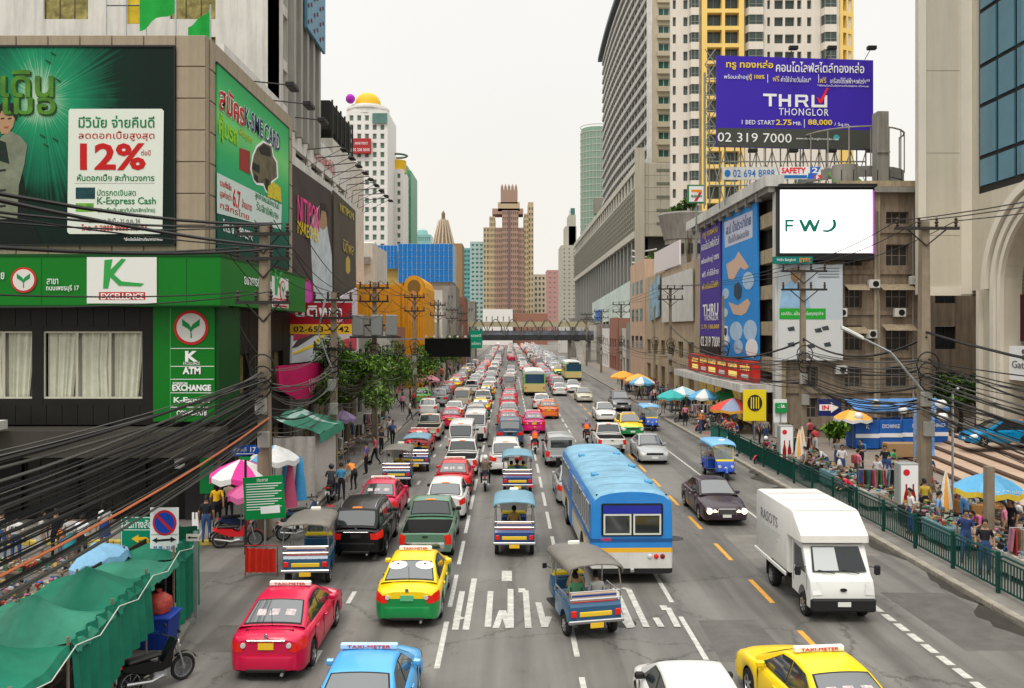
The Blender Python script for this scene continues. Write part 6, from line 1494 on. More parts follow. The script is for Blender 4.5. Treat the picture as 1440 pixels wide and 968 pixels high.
for k, (a,b_,t_,D_, m_) in enumerate(((600,622,408,150,CREAMW),(622,641,402,165,CONC),(640,654,418,185,mat('brick_far', (.3,.14,.1))),(652,668,424,215,CONC),(645,668,434,300,PALEW))):
 tower('shophouse', ['cream','grey','brick red','grey concrete','white'][k]+' shophouse on the left before the footbridge, '+['nearest','second','third','fourth','farthest'][k]+' of the row', D_, a, b_, t_, 3, 3, m_, OLW, depth=12, fill=.5, group='shophouses on the left', objs=True)
# ======== right side
tower('grey_tower', 'narrow pale grey tower with stepped top beside the long hotel podium', 370, 789, 812, 345, 24, 3, mat('grey_tower_wall', (.42,.4,.34), .7, noise=.1, ns=.05), OLW, fill=.3, rfill=.3)
for a,b_,t_ in ((795,811,318),(800,810,302)):
 r_ = bpy.data.objects['grey_tower']; mass(r_, PX(a,372), PX(b_,372), 373, 385, PZ(346,372), PZ(t_,372), mat('grey_tower_wall', (.42,.4,.34)), 'step')
mass(bpy.data.objects['grey_tower'], PX(803,372), PX(809,372), 374, 384, PZ(302,372), PZ(292,372), GLASSG, 'green_lantern')
PG = mat('podium_grey', (.22,.21,.17), .65, noise=.1, ns=.2, streak=.2); PGL = mat('podium_ledge', (.46,.44,.37), .65, noise=.1, ns=.2); PTL = mat('podium_tile', (.44,.41,.33), .6, noise=.08, ns=.3, streak=.12)
hp = thing('hotel_podium', 'long grey hotel podium with a grille of fins and tall columns on the right', 'building', (32, 200, 0))
XH = 26.0; mass(hp, XH+.8, 52, 174, 335, .1, 40.8, mat('podium_core', (.05,.05,.045), .6))
part('top_ledge', B().box(XH-.3,XH+1,173.5,335.5,40,41.4), PGL, hp); part('lower_ledge', B().box(XH-.5,XH+1,173.5,335.5,26.4,27.8), PGL, hp); part('mid_ledge', B().box(XH,XH+1,173.5,335,36.6,37.2), PGL, hp)
fin = B().box(-.35,.3,-.28,.28,0,8.8).mesh('fin', PG); uf = B().box(-.3,.3,-1.0,1.0,0,2.8).mesh('pier', PGL); colm = B().box(-.5,.5,-.8,.8,0,14.6).mesh('column', mat('podium_column', (.26,.26,.24), .6))
fn = part('grille_wall', B().box(XH+.4,XH+.8,174,335,27.8,36.6), mat('grille_back', (.05,.048,.04), .7), hp)
for i in range(64): inst('fin', fin, fn, (XH+.0,175.2+2.5*i,27.8))
for k in range(7): part('grille_bar', B().box(XH-.2,XH+.5,174,335,28.8+1.15*k,29.1+1.15*k), mat('grille_bar_pale', (.36,.34,.27), .7), fn)
uw = part('upper_wall', B().box(XH+.5,XH+.8,174,335,37.2,40), DARKO, hp)
for i in range(32): inst('pier', uf, uw, (XH+.3,176+5*i,37.2))
lc = part('colonnade_wall', B().box(XH+2.0,XH+2.4,174,335,.2,26.4), mat('colonnade_glass', (.06,.07,.07), .2, ior=1.6), hp)
for i in range(27): inst('column', colm, lc, (XH+.6,175+6.1*i,11.8))
fp = part('front_wall', B().box(XH-.2,XH+16,173,173.8,26.6,41.6), PTL, hp)
tl_ = B().rbox(-1.2,1.2,-.1,-.002,-1.2,1.2,.03).mesh('tile', PTL)
for i in range(6):
 for j in range(6): inst('tile', tl_, fp, (XH+1.1+2.46*i,173,27.9+2.46*j))
part('corner_pier', B().box(XH-.4,XH+1.5,172.4,173,11,44.5), PTL, hp); part('lower_front', B().box(XH+3,XH+16,175,176,0,26.5), mat('olive_panels', (.3,.31,.22), .6), hp)
for k in range(5): part('green_slat', B().box(XH+4,XH+16,172.8,173.0,29+2.7*k,29.5+2.7*k), mat('vent_slot', (.15,.16,.12), .6), hp)
for k in range(3): part('curved_pipe', B().tube([(XH-.4,176,24-1.2*k),(XH+.5,173,23.4-1.2*k),(XH+4,172.4,24-1.2*k)], .18, 6), WHITED, hp)
# translucent hoarding along the podium
hd = thing('hoarding', 'translucent pale green sheeting along the foot of the hotel podium', 'hoarding', (25,190,12)); part('sheet', B().add([(24.5,172,10.0),(24.5,250,9.5),(24.5,250,15.5),(24.5,172,17.6)], [(0,1,2,3)]), mat('pale_sheeting', (.5,.6,.55), .6, noise=.15, ns=.3), hd)
for i in range(12): part('post', B().box(24.4,24.5,172+7*i,172.3+7*i,0,16.4-.1*i), WHITED, hd)
part('blue_banner', B().box(24.2,24.3,222,238,10.2,13), BLUE, hd)
ht = thing('hotel_tower_block', 'huge grey slab hotel with stacked window bands receding on the right', 'building', (33, 210, 41))
def xb(t): return 29.4-1.2*math.sin(math.pi*t*.9)
HGR = mat('hotel_band_grey', (.42,.41,.38), .65, noise=.08, ns=.2); HCR = mat('hotel_cream', (.45,.40,.29), .65, noise=.08, ns=.3); NF = 17; ns_ = 14
seg = [(xb(i/ns_), 176+84*i/ns_) for i in range(ns_+1)]
mass(ht, 30, 40, 176.6, 262, 41, 91, HGR)
for f_ in range(NF):
 z = 42.5+2.85*f_
 b = B(); b.loft([[(x-.55,y,z),(x-.55,y,z+1.0),(x+.6,y,z+1.0),(x+.6,y,z)] for x,y in seg]); part('floor_band', b, HGR, ht)
b = B(); b.loft([[(x+.3,y,41.5),(x+.3,y,91),(x+.7,y,91),(x+.7,y,41.5)] for x,y in seg]); gw = part('glass_wall', b, mat('hotel_glass', (.045,.05,.05), .25, ior=1.5, noise=.3, ns=.3), ht)
pm = B().box(-.3,.35,-.5,.5,0,1.86).mesh('window_pier', mat('hotel_pier_dark', (.27,.265,.25), .7))
for f_ in range(NF-1):
 for i in range(ns_*2-6):
  t_ = (i+.5)/(ns_*2-6);
  if (f_*22+i) >= 300: break
  inst('window_pier', pm, gw, (xb(t_)+.1, 176+84*t_, 43.5+2.85*f_))
b = B(); b.loft([[(x-1.4,y,90.5),(x-1.4,y,91.6),(x+1.2,y,92.4),(x+1.2,y,90.5)] for x,y in [(xb(i/ns_)-.0, 174+90*i/ns_) for i in range(ns_+1)]]); part('roof_eave', b, mat('eave_dark', (.10,.12,.13), .6), ht)
facade(ht, FT(175.8), 29.6, 36.5, 41.6, 91, [(30.9,35.4)], [(43.3+3.65*i, 44.9+3.65*i) for i in range(13)], HCR, WHITED, mat('hotel_green_glass', (.03,.10,.08), .15, ior=1.6), nx=4, ft=.12, dep=.4, thick=.8)
for i in range(13): part('balcony_slab', B().box(30.6,35.8,175.2,175.8,42.1+3.65*i,43.1+3.65*i), HCR, ht)
part('corner_fin', B().box(28.6,29.6,175.6,176.6,41.6,91), WHITED, ht)
rt_ = thing('round_tower', 'round pale green glass tower behind the hotel slab', 'building', (PX(838,420),430,0))
part('shaft', B().lathe([(8.2,0),(8.2,PZ(182,420)),(7.8,PZ(176,420))], 24, (PX(842,420),430,0)), mat('pale_green_drum', (.18,.27,.2), .3, noise=.12, ns=.05), rt_, 30)
for k in range(14):
 a = math.pi*(1.05+k*.9/13); part('mullion', B().box(PX(842,420)+8.25*math.cos(a)-.12,PX(842,420)+8.25*math.cos(a)+.12,430+8.25*math.sin(a)-.1,430+8.25*math.sin(a)+.1,30,PZ(182,420)), mat('mullion_grey', (.4,.42,.38), .6), rt_)
for k in range(22): part('floor_line', B().lathe([(8.25,40+3.3*k),(8.35,40+3.3*k),(8.35,40.4+3.3*k),(8.25,40.4+3.3*k)], 24, (PX(842,420),430,0), caps=False), mat('mullion_grey', (.4,.42,.38)), rt_)
mass(rt_, PX(836,420), PX(858,420), 421, 440, PZ(300,420), PZ(278,420), PG, 'shoulder')
# ---- white and yellow condominium
CW = mat('condo_white', (.68,.62,.54), .6, noise=.06, ns=.3, streak=.08); CY = mat('condo_yellow', (.8,.56,.17), .6, noise=.06, ns=.3); CG = mat('condo_glass', (.05,.07,.06), .12, ior=1.7, noise=.3, ns=.4); CF = mat('condo_frame', (.2,.22,.2), .5)
cn = thing('condominium', 'tall white and yellow condominium with bay windows behind the purple billboard', 'building', (42, 142, 0))
DC = 142; c_ = lambda px: PX(px, DC); NR = 22; FH = 2.86
mass(cn, c_(990), c_(1203), DC+1.2, DC+18, .1, 71, CW)
rows = [(9.6+FH*i, 11.1+FH*i) for i in range(NR)]
facade(cn, FT(DC), c_(944), c_(985), .1, 72, [(c_(946),c_(950.5)),(c_(961),c_(967))], rows, CW, CF, CG, nx=2, dep=.3, thick=1.3, ft=.08)
bay = B(); bay_rows = rows
def bays(px0, px1, dd, rws, m_=CW):
 x0, x1 = c_(px0), c_(px1); w_ = x1-x0
 sp1 = B().loft([[(x,y,0) for x,y in ((0,0),(w_*.12,-dd),(w_*.88,-dd),(w_,0))], [(x,y,FH-1.6) for x,y in ((0,0),(w_*.12,-dd),(w_*.88,-dd),(w_,0))]]).mesh('bay_spandrel', m_)
 k_ = B(); k_.loft([[(x,y,0) for x,y in ((.1,0),(w_*.15,-dd+.12),(w_*.85,-dd+.12),(w_-.1,0))], [(x,y,1.6) for x,y in ((.1,0),(w_*.15,-dd+.12),(w_*.85,-dd+.12),(w_-.1,0))]], 1)
 for x,y in ((w_*.14,-dd+.08),(w_*.5,-dd+.08),(w_*.86,-dd+.08)): k_.box(x-.05,x+.05,y-.03,y+.05,.0,1.6,0)
 k_.box(w_*.14,w_*.86,-dd+.05,-dd+.1,.45,.55,0)
 wm = k_.mesh('bay_window', [CF, CG])
 h_ = part('bay_backing', B().box(x0+.05,x1-.05,DC-.02,DC+.3,.1,72), CW, cn)
 for r_ in rws:
  o = link('bay_spandrel', sp1, h_); o.location = Vector((x0, DC, r_[1]+.05))-wpos(cn)
  o = link('bay_window', wm, h_); o.location = Vector((x0, DC, r_[0]-.03))-wpos(cn)
bays(968.5, 983, .9, rows); bays(1047, 1074, 1.1, [r_ for r_ in rows if r_[0] > 44]); bays(1154, 1176, 1.1, [r_ for r_ in rows if r_[0] > 44])
yf = facade(cn, FT(DC-1.0), c_(985), c_(1044), .1, 72, [(c_(992.5),c_(1013)),(c_(1017.5),c_(1037))], [(9.3+FH*i, 11.5+FH*i) for i in range(NR)], CY, CF, CG, nx=2, dep=1.0, thick=1.4, ft=.08)
hb_ = B()
facade(cn, FT(DC+.0), c_(1074.2), c_(1153.8), .1, 72, [(c_(1079),c_(1083)),(c_(1089),c_(1101)),(c_(1104),c_(1117)),(c_(1121),c_(1127)),(c_(1135),c_(1141))], [r_ for r_ in rows if r_[0] > 44], CW, CF, CG, nx=1, dep=.4, thick=1.2)
part('wall', B().box(c_(1176.2), c_(1181), DC, DC+1, .1, 72).box(c_(1044.2), c_(1046.8), DC, DC+1, .1, 72), CW, cn)
facade(cn, TR(c_(1181),DC-.2,0,R(28)), 0, 3.2, .1, 72, [(.7,1.5),(1.9,2.7)], [(r_[0]-.2,r_[1]+.4) for r_ in rows if r_[0] > 44], CY, CF, CG, nx=1, dep=.6, thick=1.0)
# ---- mid-rise blocks along the right pavement before the hotel
sb1 = thing('shop_block', 'beige shop block with blank white hoardings between poles on the right', 'building', (22, 100, 0)); XB = 19.0
mass(sb1, XB+.4, 34, 85, 118, .1, 14.6, CREAMW); facade(sb1, LT_(XB), -118, -85, .15, 14.8, [(-117+5.3*i, -114+5.3*i) for i in range(6)], [(.3,3.2),(4.6,6.4)], mat('tan_wall', (.45,.36,.25), .7, noise=.15, ns=.4, streak=.3), BMETAL, mat('warm_shop_interior', (.2,.14,.05)), nx=2)
part('front_end', B().box(XB,34,84.6,85,.1,14.8), mat('tan_wall', (.45,.36,.25)), sb1)
part('white_hoarding', B().box(XB-.3,XB-.15,87,104,8.6,14.0), WHITED, sb1); part('roof_hoarding', B().box(XB-.2,XB,94,110,14.9,17.6), mat('pale_lilac_panel', (.66,.6,.6), .6), sb1)
part('blue_poster', B(LT_(XB-.2)).poly([(-113,8.8),(-106,9.4),(-106,14.6),(-113,13.2)], -.1, 0), mat('sky_photo_print', (.25,.4,.5), .6, noise=.6, ns=.6), sb1)
sn = thing('salmon_block', 'salmon coloured corner block with a roof garden beyond the shop block', 'building', (22,124,0)); part('wall', B().box(XB,XB+11,119,133,.1,17.6), mat('salmon_render', (.55,.38,.27), .7, noise=.12, ns=.4, streak=.2), sn)
for z in (5,9,13): part('window', B().box(XB+1.2,XB+3.4,118.9,119,z,z+1.8), GLASS, sn);
for z in (5,9,13):
 for y in (121,125,129): part('window', B().box(XB-.05,XB,y,y+2.2,z,z+1.8), GLASS, sn)
nt = thing('netted_building', 'building under construction wrapped in ragged tan netting', 'building', (26,135,0)); rr = []
for i in range(22):
 y = 112+i*2.2; rr.append([(24+rnd.uniform(-.25,.25), y, z+rnd.uniform(-.2,.2)) for z in (8,11,13.5,16,18,19.5+rnd.uniform(-.5,.5))])
part('netting', B().loft(rr, closed=False, caps=False), mat('tan_netting', (.4,.31,.2), .9, noise=.5, ns=1.2), nt); mass(nt, 24.4, 34, 112, 160, .1, 19, CONC)
part('front_netting', B().loft([[(24+i*.5, 111.8+rnd.uniform(-.2,.2), z) for z in (8,12,16,19.6)] for i in range(21)], closed=False, caps=False), mat('tan_netting', (.4,.31,.2)), nt)
cu = thing('curved_balcony_building', 'grey curved balcony building with plants above the shop sign roofs', 'building', (24,90,0)); part('balcony', B().lathe([(2.6,18.6),(3.3,21.6),(3.1,21.8),(2.4,19.6)], 24, (21.6,104,0)), CONC, cu, 35); part('shaft', B().lathe([(2.5,.1),(2.5,19.4)], 24, (21.6,104,0)), CONC, cu, 35)
for k in range(7):
 a = math.pi*(1.0+k/8); part('slit_window', B().obox((21.6+2.55*math.cos(a), 104+2.55*math.sin(a), 17.4), (.6,.2,1.2), rotz(a+math.pi/2)), DARKO, cu)
for k, (D_, X_, w_, h_, m_) in enumerate(((134,20,9,9,CONC),(146,20.5,9,8,CREAMW),(158,20,9,10,mat('brick_far', (.3,.14,.1))),(171,20,9,8,PALEW),(183,20,9,9,CONC),(215,18,9,9,CREAMW),(240,18,9,11,CONC),(280,17,10,10,PALEW))):
 r_ = thing('shophouse', ['grey','cream','brick red','white','concrete','pale','grey slab','white'][k]+' shophouse in the right row, '+('before' if D_ < 195 else 'beyond')+' the footbridge, number %s' % ['one','two','three','four','five','six','seven','eight'][k], 'building', (X_+5, D_+5, 0), group='shophouses on the right')
 facade(r_, LT_(X_), -D_-11, -D_, .15, h_, spread(-D_-11,-D_,3,.6), [(.3,2.8),(4.4,6.0)], m_, BMETAL, GLASS, nx=2); mass(r_, X_+.4, X_+9, D_, D_+11, .1, h_-.1, m_)
for k, (D_, X_, h_, m_) in enumerate(((74,-13.2,9,CONC),(86,-13.4,7.5,CREAMW),(98,-13.2,8,mat('brick_far', (.3,.14,.1))),(128,-12.5,8,CONC),(140,-12.5,9,CREAMW),(220,-12.5,9,CONC),(250,-12.5,11,PALEW),(300,-12.5,12,CONC))):
 r_ = thing('shophouse', ['concrete','cream','brick red','grey','pale','grey slab','white','dull grey'][k]+' shophouse in the left row, '+('before' if D_ < 195 else 'beyond')+' the footbridge, number %s' % ['one','two','three','four','five','six','seven','eight'][k], 'building', (X_-5, D_+5, 0), group='shophouses in the left row')
 facade(r_, RT_(X_), D_, D_+11, .15, h_, spread(D_,D_+11,3,.6), [(.3,2.8),(4.4,6.0)], m_, BMETAL, GLASS, nx=2); mass(r_, X_-9, X_-.4, D_, D_+11, .1, h_-.1, m_)
# far city masses behind so that the horizon is closed
for k in range(26):
 D_ = rnd.uniform(520, 900); px_ = rnd.choice([rnd.uniform(-200, 640), rnd.uniform(800, 1700)]); w_ = rnd.uniform(14, 34); h_ = rnd.uniform(12, 40)
 m_ = rnd.choice([PALEW, CREAMW, CONC, YT, mat('pale_teal', (.22,.42,.40))])
 r_ = thing('city_block', 'distant city block low on the horizon behind the shops', 'building', (PX(px_,D_), D_, 0), group='distant city blocks'); part('wall', B().box(PX(px_,D_)-w_/2, PX(px_,D_)+w_/2, D_, D_+20, 0, h_), m_, r_)
# ======== FWD corner building on the right
STN = mat('stained_concrete', (.27,.21,.15), .8, noise=.2, ns=.5, streak=.5)
fw = thing('screen_building', 'stained five storey concrete block carrying the bright FWD screen and side posters', 'building', (24, 66, 0))
DF = 60.0; f_ = lambda px: PX(px, DF); g_ = lambda py: PZ(py, DF); XF = 18.9
mass(fw, XF+1.2, 29, DF+.5, 84, .1, 17.2, mat('block_core', (.07,.06,.05), .8))
cols = [(f_(1125),f_(1150)),(f_(1188),f_(1212)),(f_(1246),f_(1278))]
rows = [(g_(588),g_(560)),(g_(545),g_(516)),(g_(493),g_(458)),(g_(433),g_(402)),(g_(374),g_(344)),(g_(315),g_(298))]
facade(fw, FT(DF), f_(1097), f_(1292), .15, g_(262), cols, rows, STN, mat('old_window_frame', (.2,.17,.14), .6), mat('dusty_glass', (.05,.045,.04), .25, noise=.4, ns=1), nx=3, ny=2, dep=.3)
for i, z in enumerate((g_(600), g_(550), g_(500), g_(440), g_(383), g_(325))): part('floor_band', B().box(f_(1097),f_(1292),DF-.12,DF-.005,z-.16,z+.16), STN, fw)
for x in (1096,1228,1290): part('pilaster', B().box(f_(x),f_(x)+.4,DF-.2,DF-.006,.15,g_(262)), mat('concrete_buff', (.42,.34,.22), .8, streak=.4, noise=.2), fw)
AW = mat('awning_striped', (.3,.24,.16), .8, noise=.4, ns=5)
for c, r_ in (((1186,1216),400),((1234,1280),400),((1186,1216),460),((1238,1282),456)):
 part('window_awning', B().add([(f_(c[0]),DF-.15,g_(r_)),(f_(c[1]),DF-.15,g_(r_)),(f_(c[1]),DF-1.0,g_(r_+9)),(f_(c[0]),DF-1.0,g_(r_+9))], [(0,1,2,3)]), AW, fw)
for x, z in ((1180,520),(1222,470),(1262,440),(1226,400),(1284,395),(1180,440)):
 a = part('air_conditioner', B().rbox(f_(x)-.4,f_(x)+.4,DF-.5,DF-.13,g_(z)-.3,g_(z)+.3,.03), WHITED, fw); part('fan_grille', B(FT(DF-.5)).ell(f_(x)+.08,g_(z),.22,.22,-.01,0,0,12), DGREY, a)
part('drain_pipe', B().tube([(f_(1232),DF-.3,.2),(f_(1232),DF-.3,16)], .06, 6), CONC, fw); part('drain_pipe', B().tube([(f_(1281),DF-.3,.2),(f_(1281),DF-.3,16)], .05, 6), CONC, fw)
# roof slab of the left part and white sloping beam over the side posters
part('roof_beam', B().box(XF-1.0, XF+.3, DF-.6, 86, 17.7, 18.5), WHITED, fw); part('roof_slab', B().box(XF-.8, 29, DF-.5, 84, 17.3, 17.69), CONC, fw)
for i in range(9): part('beam_bracket', B().box(XF-.9, XF-.5, 62+2.7*i, 62.3+2.7*i, 17.0, 17.69), CONC, fw)
part('end_frame', B().box(XF-.3, XF+.15, DF-.5, DF+.1, .2, 17.7), WHITED, fw)
sw2 = facade(fw, LT_(XF+.4), -84, -DF-.1, .2, 17.2, [(-63.5,-61),(-68,-65.5)], [(1.5+2.9*i, 3.4+2.9*i) for i in range(5)], mat('dark_side_wall', (.12,.1,.085), .8, noise=.2), BMETAL, GLASS, nx=1, dep=.5, thick=.7)
for i in range(5): part('balcony', B().box(XF-.25,XF+.4,DF+.2,63.8,4.7+2.6*i,5.7+2.6*i), mat('concrete_buff', (.42,.34,.22)), fw)
# white LED screen
ls = thing('led_screen', 'bright white LED screen with green FWD letters above the pavement', 'screen', (f_(1163), DF-1, g_(357)))
TS = FT(DF-1.0); s_ = lambda px: PX(px, DF-1.0); t_ = lambda py: PZ(py, DF-1.0)
part('housing', B(TS).box(s_(1094), s_(1230), .02, .9, t_(366), t_(262)), BLACK, ls)
part('display', B(TS).box(s_(1097), s_(1227), -.03, .018, t_(356), t_(267)), mat('lit_display', (1,1,.99), .5, emit=.92), ls)
part('top_hood', B(TS).box(s_(1094), s_(1230), -.45, .02, t_(264), t_(260)), BLACK, ls)
part('violet_edge', B(TS).box(s_(1226.5), s_(1229), -.04, .02, t_(357), t_(268)), mat('violet_edge_glow', (.6,.1,.75), .5, emit=.4), ls)
tealg = mat('fwd_teal_letters', (.0,.19,.13), .5)
def ltr(pts): return part('letter', B(TS).poly([(s_(a), t_(b)) for a,b in pts], -.05, -.032), tealg, ls)
ltr([(1104,309),(1116,309),(1116,312),(1107,312),(1107,316),(1115,316),(1115,319),(1107,319),(1107,326),(1104,326)])
ltr([(1123,309),(1127,309),(1132,319),(1137,309),(1140,309),(1145,319),(1150,309),(1153,309),(1147,326),(1143,326),(1138.5,316),(1134,326),(1130,326)])
ltr([(1170,309),(1174,309),(1176,315),(1175,320),(1170,325),(1163,327),(1157,326),(1157,323.5),(1163,324),(1168,322),(1171,318),(1171.5,314)])
# side posters
LFX = XF-.35
def fposter(label, pts, m):
 a = QP(LFX,*pts[0]); t__ = thing('poster', label, 'poster', (LFX, a[0], 3.5)); part('panel', B(LT_(LFX)).poly([(-QP(LFX,x,y)[0], QP(LFX,x,y)[1]) for x,y in pts], -.14, 0), m, t__); return t__
def fpr(t__, pts, m, y): part('print', B(LT_(LFX)).poly([(-QP(LFX,x,yy)[0], QP(LFX,x,yy)[1]) for x,yy in pts], y-.01, y), m, t__)
def fl(t__, s__, m, pl, pr2, h, out=.18, **k):
 a, b_ = QP(LFX,*pl), QP(LFX,*pr2); lettering(s__, m, t__, LT_(LFX), -(a[0]+b_[0])/2, (a[1]+b_[1])/2, w=abs(b_[0]-a[0]), h=h, out=out, **k)
PUR = mat('poster_purple', (.07,.035,.30), .6, spec=.2, noise=.1, ns=.4)
p1 = fposter('tall purple condo poster with 02 319 7000 on the side of the screen building', [(987,325),(1015,310),(1016,500),(986,495)], PUR)
fpr(p1, [(986,472),(1016,474),(1016,500),(986,496)], DGREY, -.145)
fl(p1,'ทรู ทองหล่อ', YELLOW, (991,331),(1012,323), .9); fl(p1,'คอนโดไลฟ์สไตล์', WHITE, (989,346),(1014,339), .8); fl(p1,'พร้อมเข้าอยู่ 100%', WHITE, (989,367),(1014,363), .7); fl(p1,'ฟรี ค่าใช้จ่าย', WHITE, (990,385),(1013,382), .6); fl(p1,'ฟรี เครื่องใช้ไฟฟ้า', YELLOW, (990,402),(1013,400), .6)
fl(p1,'THRU', WHITE, (991,435),(1013,437), 1.1, bold=.02); fl(p1,'THONGLOR', WHITE, (993,446),(1013,448), .5); fl(p1,'2.75 | 88,000', YELLOW, (989,459),(1014,462), .5); fl(p1,'02 319 7000', WHITE, (988,479),(1015,482), .95, bold=.01)
SKY = mat('poster_azure', (.02,.26,.68), .6, spec=.2, noise=.08, ns=.5)
p2 = fposter('tall azure poster with two hands around bubbles on the side of the screen building', [(1018,306),(1067,284),(1069,508),(1018,500)], SKY)
fpr(p2, [(1021,313),(1061,296),(1061,334),(1022,349)], mat('poster_lavender', (.55,.58,.72), .6), -.145)
fl(p2,'ส.ป. น้ำประปาไทย', mat('ink_blue_grey', (.08,.1,.3), .6), (1024,322),(1059,309), .9); fl(p2,'ดื่มได้ปลอดภัย', mat('ink_grey2', (.2,.22,.25), .6), (1027,337),(1056,327), .6)
HND = mat('print_hand', (.62,.42,.3), .65); BUB = mat('print_bubble', (.42,.58,.75), .6, noise=.2, ns=1)
fpr(p2, [(1024,372),(1036,364),(1041,354),(1048,364),(1056,376),(1050,380),(1044,376),(1034,394),(1027,392)], HND, -.146); fpr(p2, [(1027,425),(1040,430),(1054,420),(1058,427),(1052,440),(1045,444),(1034,442)], HND, -.146)
for cx_, cy_, r_ in ((1055,395,10),(1023,413,6),(1038,466,11),(1058,465,12),(1060,490,11),(1041,488,8),(1024,478,6),(1022,440,5)):
 fpr(p2, [(cx_+r_*.8*math.cos(a*math.pi/8), cy_+r_*1.25*math.sin(a*math.pi/8)) for a in range(16)], BUB if cx_ != 1060 else WHITE, -.15-.001*(cx_%7))
fpr(p2, [(1035,402),(1041,396),(1046,404),(1045,418),(1040,422),(1035,416)], mat('print_dark_globe', (.03,.06,.1), .6, noise=.6, ns=3), -.16)
fpr(p2, [(1020,458),(1026,459),(1026,480),(1020,479)], WHITE, -.16); fpr(p2, [(1021.5,461),(1025,462),(1025,470),(1023,474),(1021.5,470)], mat('ink_navy2', (.02,.03,.15), .6), -.165)
# posters below the screen
p3 = thing('poster', 'pale blue and white poster with tiny appliance pictures under the LED screen', 'poster', (f_(1139), DF-.6, g_(507))); TP = FT(DF-.6); s2 = lambda px: PX(px, DF-.6); t2_ = lambda py: PZ(py, DF-.6)
part('panel', B(TP).box(s2(1094), s2(1185), 0, .15, t2_(507), t2_(372)), mat('poster_ice_blue', (.50,.56,.60), .6), p3)
def pp(pts, m, y=-.01): part('print', B(TP).poly([(s2(a), t2_(b)) for a,b in pts], y-.01, y), m, p3)
pp([(1094,450),(1185,450),(1185,507),(1094,507)], mat('poster_paper_white', (.62,.63,.62), .6)); pp([(1096,434),(1161,434),(1161,449),(1096,449)], mat('poster_leaf_green', (.02,.36,.03), .6), -.02)
lettering('เอปสัน...เป็นหนึ่งในทุกธุรกิจ', WHITE, p3, TP, s2(1128), t2_(441.5), w=2.9, h=.35, out=.04)
pp([(1096,433),(1100,405),(1116,392),(1132,405),(1140,433)], mat('print_shirt_blue', (.3,.5,.7), .6, noise=.2, ns=2), -.012); pp([(1112,392),(1112,378),(1124,378),(1125,392),(1118,400)], mat('print_face', (.5,.33,.2)), -.024)
for x, y in ((1112,463),(1150,465),(1112,485),(1140,487),(1163,485),(1126,500),(1160,462)): pp([(x-5,y-2),(x+4,y-4),(x+6,y+2),(x-3,y+3)], mat('print_appliance', (.06,.07,.08), .5, noise=.5, ns=6), -.03)
for k in range(4): pp([(1150,377+4*k),(1180,377+4*k),(1180,378.2+4*k),(1150,378.2+4*k)], mat('ink_grey2', (.2,.22,.25)), -.02)
ey = thing('shop_sign', 'small teal shop sign with orange EYES lettering under the screen', 'sign', (f_(1115), DF-1.5, g_(371))); TE = FT(DF-1.5)
part('board', B(TE).box(PX(1088,58.5), PX(1143,58.5), 0, .3, PZ(371,58.5), PZ(361,58.5)), mat('sign_teal', (.0,.18,.15), .5), ey); lettering('Hello Bangkok', WHITE, ey, TE, PX(1106,58.5), PZ(366,58.5), w=1.3, h=.25, out=.01); lettering('EYES', ORANGE, ey, TE, PX(1132,58.5), PZ(366,58.5), w=.75, h=.3, out=.01, bold=.02)
# red illuminated shop sign strip and canopy facing the road
rsn = thing('shop_sign', 'long red and yellow lit shop sign strip under the side posters', 'sign', (17.6, 70, 4.2)); TX = LT_(17.5)
part('board', B(TX).box(-83,-61,0,.5,3.9,5.4), mat('sign_red_lit', (.5,.02,.015), .5, emit=.12, noise=.5, ns=1.5), rsn)
for k, (s__, a) in enumerate((('แว่นตา', -80),('ลดราคา', -76.6),('ทอง', -73.4),('เพชรบุรี', -70),('ราคาส่ง', -66.6),('ขายส่ง', -63.2))):
 lettering(s__, mat('lit_yellow_letters', (.95,.75,.2), .5, emit=.35), rsn, TX, a, 4.95, w=2.6, h=.5, out=.02, bold=.02)
 if k%2 == 0: part('yellow_block', B(TX).box(a-1.2,a+1.2,-.02,-.003,4.05,4.5), mat('lit_yellow_letters', (.95,.75,.2)), rsn)
 else: part('pale_block', B(TX).box(a-.9,a+.9,-.02,-.003,4.1,4.4), WHITE, rsn)
part('canopy', B().box(16.3,XF+.4,60,84,3.3,3.85), WHITED, fw)
ys_ = thing('shop_interior', 'glowing yellow shop interior beneath the red sign strip', 'shop', (18.6,72,.15))
for k in range(7): part('display', B().box(18.35,18.45,61.5+3*k,63.9+3*k,.6,3.2), mat('self_glowing_goods', (.8,.55,.15), .6, emit=.15, noise=.7, ns=3), ys_)  # shop lighting put into the goods panels as a weak glow
# rooftop: purple billboard on its lattice, phone sign boards, 7 sign, duct and ring platform
DB = 68.0; q_ = lambda px: PX(px, DB); r2_ = lambda py: PZ(py, DB); TB = FT(DB)
pb = thing('billboard', 'large purple THRU THONGLOR condo billboard on a steel lattice over the roof', 'billboard', (q_(1117), DB, r2_(208)))
part('panel', B(TB).poly([(q_(1008),r2_(78)),(q_(1228),r2_(85)),(q_(1228),r2_(211)),(q_(1008),r2_(206))], 0, .3), mat('billboard_indigo', (.045,.02,.38), .6, spec=.2, noise=.05, ns=.3), pb)
part('grey_strip', B(TB).poly([(q_(1008),r2_(180)),(q_(1228),r2_(183.5)),(q_(1228),r2_(211)),(q_(1008),r2_(206))], -.02, 0), mat('billboard_charcoal', (.06,.065,.055), .6, spec=.2), pb)
def LB(s__, m, cx_, cy_, w, h_, **k): lettering(s__, m, pb, TB, q_(cx_), r2_(cy_), w=w*DB/F, h=h_*DB/F, out=.05, tilt=-.018, **k)
